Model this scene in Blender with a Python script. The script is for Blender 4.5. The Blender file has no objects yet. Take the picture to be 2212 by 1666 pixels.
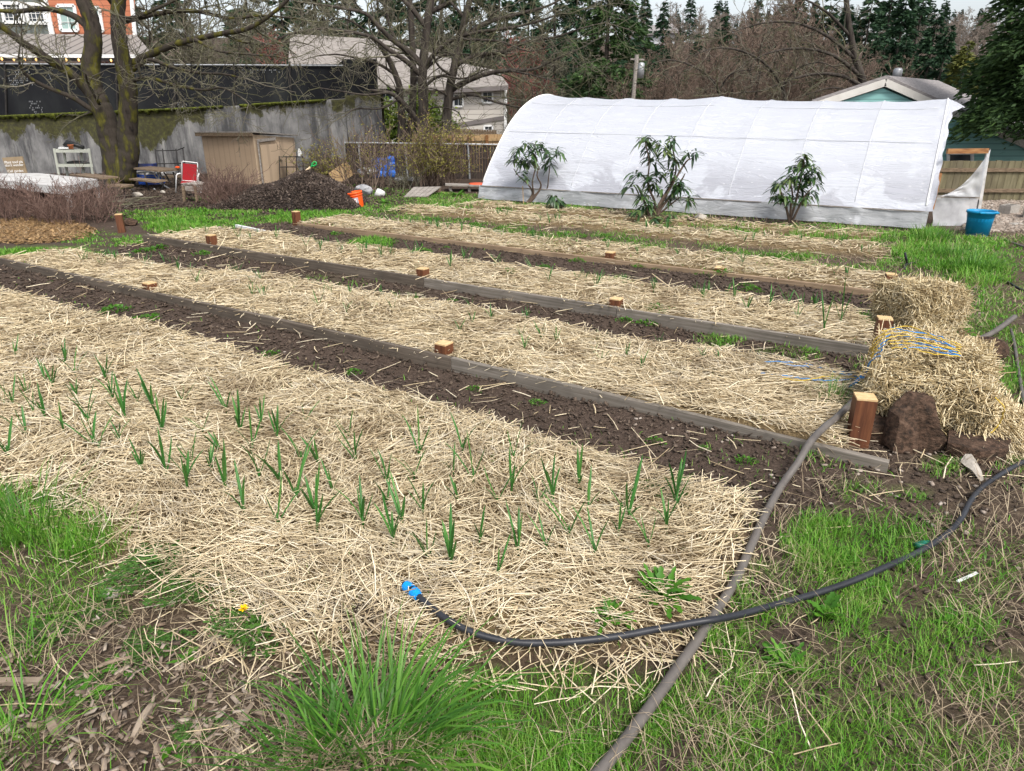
import bpy, math, random
import numpy as np
from mathutils import Vector, Matrix
from math import radians, sin, cos, pi
rng = np.random.default_rng(7)
random.seed(7)
SC = bpy.context.scene
COL = SC.collection

# ------------------------------------------------------------------ camera, world, sun, exposure
EYE = 1.75
FPX = 1503.5                       # focal length in pixels of a 2212 x 1666 picture
PITCH = math.atan(593 / FPX)
cam = bpy.data.cameras.new('camera')
cam.sensor_width = 36.0
cam.lens = 36.0 * FPX / 2212.0
cam.clip_start = 0.05
cam.clip_end = 2000
cam_o = bpy.data.objects.new('camera', cam)
COL.objects.link(cam_o)
cam_o.location = (0, 0, EYE)
cam_o.rotation_euler = (pi / 2 - PITCH, 0, 0)
SC.camera = cam_o

SUN_EL, SUN_AZ = radians(52), radians(152)     # a hazy sun behind the viewer's shoulder
world = bpy.data.worlds.new('World')
SC.world = world
world.use_nodes = True
wn, wl = world.node_tree.nodes, world.node_tree.links
wn.clear()
sky = wn.new('ShaderNodeTexSky')
sky.sky_type = 'NISHITA'
sky.sun_disc = False
sky.sun_elevation = SUN_EL
sky.sun_rotation = SUN_AZ
sky.air_density = 1.0
sky.dust_density = 4.0
hsv = wn.new('ShaderNodeHueSaturation')
hsv.inputs['Saturation'].default_value = 0.38   # thin overcast: the blue is mostly washed out
bg = wn.new('ShaderNodeBackground')
bg.inputs['Strength'].default_value = 0.15
wo = wn.new('ShaderNodeOutputWorld')
wl.new(sky.outputs[0], hsv.inputs['Color'])
wl.new(hsv.outputs[0], bg.inputs['Color'])
wl.new(bg.outputs[0], wo.inputs['Surface'])
sun = bpy.data.lights.new('sun', 'SUN')
sun.energy = 1.5
sun.angle = radians(12)
sun.color = (1.0, 0.96, 0.9)
sun_o = bpy.data.objects.new('sun', sun)
COL.objects.link(sun_o)
sd = Vector((sin(SUN_AZ) * cos(SUN_EL), cos(SUN_AZ) * cos(SUN_EL), sin(SUN_EL)))
sun_o.rotation_euler = sd.to_track_quat('Z', 'Y').to_euler()
SC.view_settings.view_transform = 'Standard'
SC.view_settings.look = 'None'
SC.view_settings.exposure = 0.92
SC.view_settings.gamma = 1.0
SC.render.engine = 'CYCLES'
SC.cycles.max_bounces = 6
SC.cycles.transparent_max_bounces = 6
SC.cycles.use_denoising = True

# ------------------------------------------------------------------ small maths
DU = np.array([-0.8453, 0.5343])   # along the garden beds (towards the far end)
DV = np.array([0.5343, 0.8453])    # across the beds (away from the viewer)


def sst(a, b, x):
    t = np.clip((np.asarray(x, float) - a) / (b - a), 0, 1)
    return t * t * (3 - 2 * t)


_tab = np.random.default_rng(3).random((256, 256))


def vn(x, y):
    x = np.asarray(x, float); y = np.asarray(y, float)
    xi = np.floor(x).astype(int); yi = np.floor(y).astype(int)
    fx = x - xi; fy = y - yi
    fx = fx * fx * (3 - 2 * fx); fy = fy * fy * (3 - 2 * fy)
    a = _tab[xi & 255, yi & 255]; b = _tab[(xi + 1) & 255, yi & 255]
    c = _tab[xi & 255, (yi + 1) & 255]; d = _tab[(xi + 1) & 255, (yi + 1) & 255]
    return (a * (1 - fx) + b * fx) * (1 - fy) + (c * (1 - fx) + d * fx) * fy


def fbm(x, y, o=3):
    s = 0; a = 0.5
    for i in range(o):
        s = s + a * (vn(np.asarray(x) * 2 ** i + 17.3 * i, np.asarray(y) * 2 ** i + 5.1 * i) - 0.5)
        a *= 0.5
    return s * 2      # about -1 .. 1


def to_uv(x, y):
    return x * DU[0] + y * DU[1], x * DV[0] + y * DV[1]


def to_xy(u, v):
    return u * DU[0] + v * DV[0], u * DU[1] + v * DV[1]


# beds: name -> (near edge v, far edge v, near end u, far end u, height)
def bed_masks(u, v, soft=True):
    n1 = fbm(u * 1.1, v * 1.1 + 40, 3)
    n2 = fbm(u * 2.3 + 9, v * 2.3, 2)
    w = 0.22 * n1 + 0.06 * n2
    m = []
    s = (u - 0.5) * 1.0 + (v - 2.3) * 1.1 + .22
    m.append(sst(1.14, 1.34, v + w) * (1 - sst(2.98, 3.13, v + 0.8 * w)) * sst(0.54, 0.72, u + w) * sst(-0.12, 0.14, s + w))
    far2 = 5.06 - 0.36 * sst(5.5, 7.2, u)
    m.append(sst(3.735, 3.76, v) * (1 - sst(far2 - 0.16, far2, v + 0.7 * w)) * sst(0.25, 0.5, u + w) * (1 - sst(9.5, 9.9, u + w)))
    m.append(sst(5.575, 5.60, v) * (1 - sst(6.60, 6.78, v + 0.7 * w)) * sst(0.35, 0.6, u + w) * (1 - sst(9.4, 9.8, u + w)))
    m.append(sst(7.72, 7.745, v) * (1 - sst(8.70, 8.9, v + 0.8 * w)) * sst(0.45, 0.7, u + w) * (1 - sst(8.8, 9.3, u + w)))
    m.append(sst(9.75, 9.98, v + w) * (1 - sst(10.62, 10.85, v + w)) * sst(0.55, 0.8, u + w) * (1 - sst(8.7, 9.2, u + w)))
    m.append(sst(11.12, 11.32, v + w) * (1 - sst(11.75, 11.98, v + w)) * sst(0.75, 1.0, u + w) * (1 - sst(8.2, 8.7, u + w)))
    return m


BED_H = [0.085, 0.085, 0.10, 0.07, 0.06, 0.05]


def hgt(x, y):
    x = np.asarray(x, float); y = np.asarray(y, float)
    u, v = to_uv(x, y)
    m = bed_masks(u, v)
    h = 0
    for k, q in enumerate(m):
        h = h + BED_H[k] * q
    inside = sst(-60, -20, -np.hypot(x, y - 5))
    h = h + inside * (0.030 * fbm(x * 0.9, y * 0.9, 3) + 0.012 * fbm(x * 5, y * 5 + 3, 2))
    h = h - 0.035 * np.exp(-((v - 3.22) / 0.09) ** 2) * sst(0.5, 1.0, u) * (1 - sst(6, 7, u))
    hb = 0
    for v0, wd, a in ((3.735, .30, .034), (5.575, .30, .034), (7.72, .5, .03)):
        hb = hb + a * sst(v0 - wd, v0 - .06, v) * (1 - sst(v0 - .02, v0 + .004, v))
    h = h + hb * sst(.1, .6, u) * (1 - sst(9.6, 10.2, u))
    # the wooded hill
    rise = sst(42, 170, y - 0.10 * x) * 15.5
    return h + rise


def ray(px, py):
    a = (px - 1106) / FPX; b = (833 - py) / FPX
    return np.array([a, cos(PITCH) + b * sin(PITCH), -sin(PITCH) + b * cos(PITCH)])


def at_z(px, py, z):
    r = ray(px, py); t = (z - EYE) / r[2]
    return np.array([r[0] * t, r[1] * t, z])


def at_y(px, py, Y):
    r = ray(px, py); t = Y / r[1]
    return np.array([r[0] * t, Y, EYE + r[2] * t])


def G(px, py, dz=0.0):
    z = 0.03
    for i in range(8):
        p = at_z(px, py, z)
        z = 0.5 * z + 0.5 * float(hgt(p[0], p[1]))
    p = at_z(px, py, z)
    return np.array([p[0], p[1], float(hgt(p[0], p[1])) + dz])


def proj(x, y, z):
    dz = z - EYE
    d = y * cos(PITCH) - dz * sin(PITCH)
    up = y * sin(PITCH) + dz * cos(PITCH)
    d = np.where(d < 0.05, 0.05, d)
    return 1106 + FPX * x / d, 833 - FPX * up / d


# ------------------------------------------------------------------ object helpers
def tag(o, label=None, cat=None, group=None, kind=None):
    if label: o['label'] = label
    if cat: o['category'] = cat
    if group: o['group'] = group
    if kind: o['kind'] = kind
    return o


def thing(name, label, cat, loc=(0, 0, 0), group=None, rz=0.0):
    o = bpy.data.objects.new(name, None)
    o.empty_display_size = 0.1
    COL.objects.link(o)
    o.location = Vector([float(c) for c in loc]); o.rotation_euler = (0, 0, rz)
    return tag(o, label, cat, group)


def world_loc(o):
    l = Vector((0, 0, 0))
    while o is not None:
        l += o.location
        o = o.parent
    return l


def link_mesh(name, me, m, parent=None, origin=None, smooth=False, local=False):
    """A mesh whose vertices are in world coordinates (unless local) becomes one object; parents are unrotated Empties."""
    for mm in (m if isinstance(m, (list, tuple)) else [m]):
        me.materials.append(mm)
    o = bpy.data.objects.new(name, me)
    COL.objects.link(o)
    if not local:
        off = world_loc(parent) if parent is not None else Vector((0, 0, 0))
        if origin is not None:
            org = Vector([float(c) for c in origin])
            o.location = org - off
            off = org
        if off.length > 0:
            me.transform(Matrix.Translation(-off))
    if parent is not None:
        o.parent = parent
    if smooth:
        me.polygons.foreach_set('use_smooth', np.ones(len(me.polygons), bool))
    me.update()
    return o


def np_mesh(name, V, F):
    """V (n,3), F (m,k) all the same size k."""
    V = np.asarray(V, np.float32); F = np.asarray(F, np.int32)
    me = bpy.data.meshes.new(name)
    me.vertices.add(len(V)); me.vertices.foreach_set('co', V.ravel())
    k = F.shape[1]
    me.loops.add(F.size); me.loops.foreach_set('vertex_index', F.ravel())
    me.polygons.add(len(F))
    me.polygons.foreach_set('loop_start', np.arange(len(F), dtype=np.int32) * k)
    me.polygons.foreach_set('loop_total', np.full(len(F), k, np.int32))
    me.update(calc_edges=True)
    return me


class MB:
    """Collects boxes, tubes and polygons; build() links them as ONE mesh object."""
    def __init__(s):
        s.v = []; s.f = []; s.mi = []; s.cur = 0

    def add(s, vs, fs):
        b = len(s.v)
        s.v += [tuple(float(c) for c in p) for p in vs]
        s.f += [[b + i for i in q] for q in fs]
        s.mi += [s.cur] * len(fs)

    def box(s, c, size, rz=0.0, M=None, taper=1.0):
        hx, hy, hz = [q / 2 for q in size]
        R = Matrix.Rotation(rz, 3, 'Z') if M is None else M
        vs = []
        for z in (-1, 1):
            k = taper if z > 0 else 1.0
            for x, y in ((-1, -1), (1, -1), (1, 1), (-1, 1)):
                vs.append(R @ Vector((x * hx * k, y * hy * k, z * hz)) + Vector([float(q) for q in c]))
        s.add(vs, [(3, 2, 1, 0), (4, 5, 6, 7), (0, 1, 5, 4), (1, 2, 6, 5), (2, 3, 7, 6), (3, 0, 4, 7)])
        return s

    def beam(s, a, b, w, h, up=(0, 0, 1)):
        """a bar of section w x h from a to b."""
        a = Vector([float(q) for q in a]); b = Vector([float(q) for q in b])
        t = (b - a).normalized(); U = Vector(up)
        sd_ = t.cross(U)
        if sd_.length < 1e-4: sd_ = t.cross(Vector((1, 0, 0)))
        sd_.normalize(); U = sd_.cross(t).normalized()
        vs = []
        for p in (a, b):
            for x, y in ((-1, -1), (1, -1), (1, 1), (-1, 1)):
                vs.append(p + sd_ * (x * w / 2) + U * (y * h / 2))
        s.add(vs, [(0, 1, 2, 3), (7, 6, 5, 4), (0, 4, 5, 1), (1, 5, 6, 2), (2, 6, 7, 3), (3, 7, 4, 0)])
        return s

    def tube(s, pts, r, sides=8, cap=True):
        pts = [Vector([float(q) for q in p]) for p in pts]
        n = len(pts)
        rr = r if hasattr(r, '__len__') else [r] * n
        prev = None; vs = []
        for i, p in enumerate(pts):
            t = (pts[min(i + 1, n - 1)] - pts[max(i - 1, 0)]).normalized()
            if prev is None:
                a = t.cross(Vector((0, 0, 1)))
                if a.length < 0.1: a = t.cross(Vector((1, 0, 0)))
            else:
                a = prev - t * prev.dot(t)
            a.normalize(); prev = a; b = t.cross(a)
            for k in range(sides):
                q = 2 * pi * k / sides
                vs.append(p + (a * cos(q) + b * sin(q)) * rr[i])
        fs = []
        for i in range(n - 1):
            for k in range(sides):
                k2 = (k + 1) % sides
                fs.append((i * sides + k, i * sides + k2, (i + 1) * sides + k2, (i + 1) * sides + k))
        if cap:
            fs.append(tuple(range(sides))[::-1]); fs.append(tuple((n - 1) * sides + k for k in range(sides)))
        s.add(vs, fs)
        return s

    def poly(s, pts, thick=None):
        """a flat polygon; with thick (a vector) it is a solid slab."""
        n = len(pts)
        P = [Vector([float(q) for q in p]) for p in pts]
        if thick is None:
            s.add(P, [tuple(range(n))])
        else:
            T = Vector([float(q) for q in thick])
            vs = P + [p + T for p in P]
            fs = [tuple(range(n))[::-1], tuple(range(n, 2 * n))]
            for i in range(n):
                j = (i + 1) % n
                fs.append((i, j, n + j, n + i))
            s.add(vs, fs)
        return s

    def lathe(s, prof, c=(0, 0, 0), sides=24, M=None):
        vs = []
        for r, z in prof:
            for k in range(sides):
                q = 2 * pi * k / sides
                p = Vector((r * cos(q), r * sin(q), z))
                if M is not None: p = M @ p
                vs.append(p + Vector([float(q_) for q_ in c]))
        fs = []
        for i in range(len(prof) - 1):
            for k in range(sides):
                k2 = (k + 1) % sides
                fs.append((i * sides + k, i * sides + k2, (i + 1) * sides + k2, (i + 1) * sides + k))
        s.add(vs, fs)
        return s

    def build(s, name, m, parent=None, origin=None, smooth=False, local=False, bevel=0.0):
        me = bpy.data.meshes.new(name)
        me.from_pydata(s.v, [], s.f)
        o = link_mesh(name, me, m, parent, origin, smooth, local)
        if max(s.mi, default=0) > 0:
            me.polygons.foreach_set('material_index', s.mi)
        if bevel > 0:
            b = o.modifiers.new('bevel', 'BEVEL'); b.width = bevel; b.segments = 1; b.limit_method = 'ANGLE'
        return o


class TB:
    """Fast collector of many thin tubes (branches, straw, twigs)."""
    def __init__(s):
        s.V = []; s.F = []; s.n = 0

    def add(s, pts, r, sides=3):
        pts = np.asarray(pts, float); n = len(pts)
        r = np.broadcast_to(np.asarray(r, float), (n,))
        t = pts[-1] - pts[0]; t = t / (np.linalg.norm(t) + 1e-9)
        a = np.cross(t, (0, 0, 1.0)) if abs(t[2]) < 0.9 else np.cross(t, (1.0, 0, 0))
        a = a / (np.linalg.norm(a) + 1e-9); b = np.cross(t, a)
        q = np.arange(sides) * 2 * pi / sides
        ring = np.cos(q)[:, None] * a + np.sin(q)[:, None] * b
        s.V.append((pts[:, None, :] + r[:, None, None] * ring[None]).reshape(-1, 3))
        i = np.arange(n - 1)[:, None] * sides; k = np.arange(sides)[None]; k2 = (k + 1) % sides
        f = np.stack([i + k, i + k2, i + sides + k2, i + sides + k], -1).reshape(-1, 4) + s.n
        s.F.append(f); s.n += n * sides

    def mesh(s, name):
        return np_mesh(name, np.concatenate(s.V), np.concatenate(s.F))


# ------------------------------------------------------------------ materials
def srgb(h):
    c = [int(h[i:i + 2], 16) / 255 for i in (0, 2, 4)]
    return tuple(x / 12.92 if x < 0.04045 else ((x + 0.055) / 1.055) ** 2.4 for x in c)


def C4(c):
    return (c[0], c[1], c[2], 1.0)


def new_mat(name):
    m = bpy.data.materials.new(name); m.use_nodes = True
    nt = m.node_tree; nt.nodes.clear()
    out = nt.nodes.new('ShaderNodeOutputMaterial')
    b = nt.nodes.new('ShaderNodeBsdfPrincipled')
    nt.links.new(b.outputs[0], out.inputs[0])
    return m, nt, b, out


def n_coord(nt, stretch=(1, 1, 1), kind='Object', rot=(0, 0, 0)):
    tc = nt.nodes.new('ShaderNodeTexCoord'); mp = nt.nodes.new('ShaderNodeMapping')
    src = tc.outputs[kind]
    if any(rot):                                   # turn first, stretch afterwards
        m0 = nt.nodes.new('ShaderNodeMapping'); m0.inputs['Rotation'].default_value = rot
        nt.links.new(src, m0.inputs[0]); src = m0.outputs[0]
    mp.inputs['Scale'].default_value = stretch
    nt.links.new(src, mp.inputs[0])
    return mp.outputs[0]


def n_noise(nt, co, scale, detail=5, rough=0.6, dist=0.0):
    n = nt.nodes.new('ShaderNodeTexNoise')
    n.inputs['Scale'].default_value = scale; n.inputs['Detail'].default_value = detail
    n.inputs['Roughness'].default_value = rough; n.inputs['Distortion'].default_value = dist
    nt.links.new(co, n.inputs['Vector'])
    return n.outputs['Fac']


def n_ramp(nt, fac, stops):
    r = nt.nodes.new('ShaderNodeValToRGB')
    e = r.color_ramp.elements
    while len(e) < len(stops): e.new(0.5)
    for q, (p, c) in zip(e, stops):
        q.position = p; q.color = C4(c)
    nt.links.new(fac, r.inputs[0])
    return r.outputs[0]


def n_mix(nt, fac, a, b, mode='MIX'):
    m = nt.nodes.new('ShaderNodeMix'); m.data_type = 'RGBA'; m.blend_type = mode
    for sock, val in ((m.inputs[0], fac), (m.inputs[6], a), (m.inputs[7], b)):
        if hasattr(val, 'is_output'): nt.links.new(val, sock)
        elif isinstance(val, (int, float)): sock.default_value = val
        else: sock.default_value = C4(val)
    return m.outputs[2]


def n_math(nt, op, a, b=0.0, clamp=False):
    m = nt.nodes.new('ShaderNodeMath'); m.operation = op; m.use_clamp = clamp
    for sock, val in ((m.inputs[0], a), (m.inputs[1], b)):
        if hasattr(val, 'is_output'): nt.links.new(val, sock)
        else: sock.default_value = val
    return m.outputs[0]


def n_bump(nt, b, h, strength=0.3, dist=0.01):
    n = nt.nodes.new('ShaderNodeBump')
    n.inputs['Strength'].default_value = strength; n.inputs['Distance'].default_value = dist
    nt.links.new(h, n.inputs['Height']); nt.links.new(n.outputs[0], b.inputs['Normal'])


def spread(cols, lo=0.3, hi=0.7):
    k = len(cols)
    return [(lo + (hi - lo) * i / max(1, k - 1), c) for i, c in enumerate(cols)]


def mat(name, cols, scale=6, detail=6, rough=0.85, stretch=(1, 1, 1), bump=0.0, bdist=0.01, island=False, trans=0.0, metal=0.0, spec=0.3, lo=0.3, hi=0.7, kind='Object'):
    m, nt, b, out = new_mat(name)
    b.inputs['Roughness'].default_value = rough; b.inputs['Metallic'].default_value = metal
    b.inputs['Specular IOR Level'].default_value = spec
    co = n_coord(nt, stretch, kind); nz = n_noise(nt, co, scale, detail)
    if island:
        g = nt.nodes.new('ShaderNodeNewGeometry')
        f = n_math(nt, 'ADD', n_math(nt, 'MULTIPLY', g.outputs['Random Per Island'], 0.75), n_math(nt, 'MULTIPLY', n_math(nt, 'SUBTRACT', nz, 0.375), 1.0))
        c = n_ramp(nt, f, spread(cols, 0.02, 0.98))
    else:
        c = n_ramp(nt, nz, spread(cols, lo, hi))
    nt.links.new(c, b.inputs['Base Color'])
    if bump > 0: n_bump(nt, b, nz, bump, bdist)
    if trans > 0:
        t = nt.nodes.new('ShaderNodeBsdfTranslucent'); nt.links.new(c, t.inputs[0])
        x = nt.nodes.new('ShaderNodeMixShader'); x.inputs[0].default_value = trans
        nt.links.new(b.outputs[0], x.inputs[1]); nt.links.new(t.outputs[0], x.inputs[2]); nt.links.new(x.outputs[0], out.inputs[0])
    return m


def dampen(m, scale, lo_c, p0, p1):
    """old damp grey patches in the straw."""
    nt = m.node_tree; b = next(n for n in nt.nodes if n.type == 'BSDF_PRINCIPLED')
    l = b.inputs['Base Color'].links[0]; src = l.from_socket
    f = n_ramp(nt, n_noise(nt, n_coord(nt), scale, 6, .65), [(p0, lo_c), (p1, (1, 1, 1))])
    nt.links.new(n_mix(nt, 1.0, src, f, 'MULTIPLY'), b.inputs['Base Color'])
    return m


STRAW = mat('straw', [(.24, .175, .10), (.54, .43, .265), (.72, .60, .395), (.84, .73, .52), (.70, .63, .50)], 3, island=True, rough=0.6, trans=0.1)
STRAW = dampen(STRAW, 2.6, (.60, .56, .53), .34, .48)
STRAW_BALE = mat('bale straw', [(.13, .09, .045), (.44, .335, .175), (.64, .52, .31), (.80, .69, .46), (.72, .64, .48)], 3, island=True, rough=0.6, trans=0.1)
GRASS = mat('grass blade', [(.045, .145, .012), (.07, .21, .016), (.10, .28, .020), (.14, .33, .028), (.21, .34, .06), (.32, .31, .14)], 1.3, island=True, rough=0.5, trans=0.35)
DRY = mat('dry grass', [(.16, .12, .075), (.32, .25, .165), (.46, .38, .26)], 2, island=True, rough=0.8, trans=0.2)
GARLIC = mat('garlic leaf', [(.02, .09, .015), (.04, .15, .025), (.08, .21, .04)], 4, island=True, rough=0.4, trans=0.25)
WEED = mat('weed leaf', [(.03, .11, .008), (.06, .18, .012), (.11, .26, .02)], 4, island=True, rough=0.5, trans=0.3)
WEED_DARK = mat('dark weed leaf', [(.025, .085, .012), (.05, .13, .018), (.09, .19, .03)], 4, island=True, rough=0.5, trans=0.3)
POSTWOOD = mat('red brown post', [(.055, .020, .010), (.10, .036, .016), (.15, .058, .025)], 5, stretch=(8, 8, 0.8), rough=0.6, bump=0.2, bdist=0.003)
ENDGRAIN = mat('post end grain', [(.42, .27, .12), (.60, .44, .24)], 30, rough=0.8)
BARK = mat('mossy bark', [(.010, .008, .007), (.026, .020, .016), (.045, .036, .028), (.030, .025, .018), (.065, .060, .010), (.10, .092, .014), (.11, .10, .08)], 3.5, detail=9, rough=0.95, stretch=(1.5, 1.5, 0.6), bump=0.8, bdist=0.03, lo=0.28, hi=0.74)
BARK2 = mat('brown bark', [(.012, .010, .008), (.034, .027, .022), (.06, .05, .042), (.055, .055, .022)], 4, detail=9, rough=0.95, stretch=(2, 2, 0.5), bump=0.6, bdist=0.03)
TWIG = mat('lichen twig', [(.06, .052, .038), (.12, .106, .08), (.09, .09, .042), (.21, .19, .155)], 0.8, island=True, rough=0.9)
TWIG_B = mat('brown twig', [(.09, .06, .045), (.14, .10, .075), (.20, .15, .115)], 0.8, island=True, rough=0.9)
TWIG_R = mat('red budding twig', [(.12, .06, .05), (.22, .07, .06), (.25, .14, .11)], 0.8, island=True, rough=0.9)
TWIG_F = mat('pale far twig', [(.12, .098, .078), (.17, .14, .115), (.22, .185, .155)], 0.8, island=True, rough=0.9)
BUSHTWIG = mat('bush twig', [(.07, .042, .034), (.14, .085, .068), (.22, .15, .12)], 1, island=True, rough=0.9)
BUD = mat('yellow green bud', [(.13, .13, .02), (.22, .21, .04), (.30, .27, .07)], 2, island=True, rough=0.7, trans=0.2)
CONIFER = mat('conifer foliage', [(.008, .024, .012), (.016, .046, .020), (.035, .080, .028)], 0.6, island=True, rough=0.7, trans=0.12)
CONIFER_G = mat('green conifer foliage', [(.012, .030, .008), (.03, .065, .015), (.065, .12, .03)], 0.6, island=True, rough=0.7, trans=0.12)
CONIFER_Y = mat('yellow conifer foliage', [(.035, .050, .010), (.085, .10, .018), (.17, .165, .035)], 0.6, island=True, rough=0.7, trans=0.15)
HEDGE = mat('yellow green hedge', [(.03, .06, .01), (.09, .14, .015), (.20, .24, .03)], 1, island=True, rough=0.6, trans=0.2)
LOQUAT = mat('long evergreen leaf', [(.008, .024, .009), (.022, .060, .017), (.06, .115, .03), (.13, .16, .05)], 3, island=True, rough=0.35, spec=0.5, trans=0.12)
LOQSTEM = mat('shrub stem', [(.06, .04, .03), (.13, .095, .07)], 9, rough=0.9)
STONE = mat('grey stone', [(.20, .18, .15), (.32, .29, .25), (.40, .37, .32)], 12, rough=0.9, bump=0.5)
BROWNROCK = mat('brown fibrous slab', [(.012, .008, .006), (.036, .022, .014), (.068, .040, .026), (.11, .07, .048)], 28, detail=9, rough=1.0, stretch=(1, 1, 1.6), bump=1.0, bdist=0.02)
CHIP = mat('wood chip', [(.08, .055, .036), (.16, .115, .08), (.25, .20, .15), (.36, .31, .26)], 5, island=True, rough=0.9)
ORCHIP = mat('fresh wood chip', [(.11, .065, .03), (.24, .145, .065), (.38, .26, .13)], 5, island=True, rough=0.9)
LEAFLITTER = mat('dark leaf litter', [(.016, .011, .009), (.038, .026, .020), (.075, .053, .041), (.19, .15, .12)], 5, island=True, rough=0.7)
LITTER = mat('brown litter', [(.030, .021, .015), (.062, .044, .032), (.125, .092, .068)], 5, island=True, rough=0.9)
FORELITTER = mat('front litter', [(.045, .03, .021), (.10, .072, .052), (.19, .145, .11), (.30, .25, .20)], 5, island=True, rough=.9)
PEBBLE = mat('pebble', [(.14, .11, .085), (.26, .21, .17), (.34, .30, .26)], 5, island=True, rough=0.8)
PIPE_G = mat('grey polyethylene pipe', [(.075, .066, .06), (.125, .112, .10)], 9, rough=0.55, bump=0.05)
HOSE_B = mat('black hose', [(.012, .013, .017), (.028, .030, .036)], 7, rough=0.42)
BLUEPL = mat('sky blue plastic', [(.0, .20, .60), (.01, .27, .72)], 7, rough=0.35)
BLACKPL = mat('black plastic', [(.01, .01, .01), (.02, .02, .02)], 7, rough=0.4)
TWINE_B = mat('blue twine', [(.02, .15, .42), (.05, .28, .65)], 60, rough=0.6)
TWINE_Y = mat('yellow twine', [(.50, .33, .03), (.70, .50, .08)], 60, rough=0.6)
WHITE = mat('white paint', [(.60, .60, .58), (.76, .76, .75)], 5, rough=0.5)
WHITE_D = mat('weathered white paint', [(.28, .27, .255), (.44, .43, .415), (.54, .535, .52)], 6, rough=0.7)
RED = mat('red mesh fabric', [(.24, .007, .012), (.31, .012, .018)], 40, rough=0.7)
ORANGE = mat('orange plastic', [(.72, .075, .008), (.85, .11, .015)], 5, rough=0.4)
GREYWOOD = mat('grey weathered wood', [(.12, .105, .09), (.24, .215, .19), (.33, .30, .27)], 6, stretch=(1, 6, 6), rough=0.9, bump=0.3)
BROWNWOOD = mat('brown weathered wood', [(.07, .05, .032), (.14, .10, .065), (.2, .15, .10)], 6, stretch=(1.5, 6, 6), rough=0.9, bump=0.3)
TIMBER = mat('orange timber', [(.15, .06, .022), (.27, .13, .05), (.36, .19, .08)], 7, stretch=(1, 5, 5), rough=0.8)
NEWWOOD = mat('new fence wood', [(.34, .21, .10), (.48, .32, .16), (.55, .40, .22)], 5, stretch=(6, 6, 0.7), rough=0.8)
DARKSTEEL = mat('dark steel', [(.015, .014, .014), (.04, .036, .034)], 12, rough=0.6, metal=0.3)
GALV = mat('galvanised steel', [(.25, .26, .27), (.40, .41, .42)], 9, rough=0.5, metal=0.5)
SCREEN = mat('black privacy screen', [(.010, .010, .012), (.016, .017, .019), (.026, .028, .028)], 1.4, detail=8, stretch=(1, 1, 0.5), rough=0.9, spec=0.08)
SLAT = mat('brown fence slat', [(.022, .016, .013), (.05, .036, .03)], 5, rough=0.7)
GLASS = mat('dark window glass', [(.02, .026, .032), (.06, .07, .08)], 1.5, rough=0.12, spec=0.6)
GLASS_G = mat('blind behind glass', [(.22, .32, .30), (.32, .42, .40)], 0.6, rough=0.25, spec=0.5)
BLUETARP = mat('blue tarp', [(.012, .05, .26), (.02, .11, .46), (.05, .20, .62)], 4, rough=0.4, bump=0.3, bdist=0.03)
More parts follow.
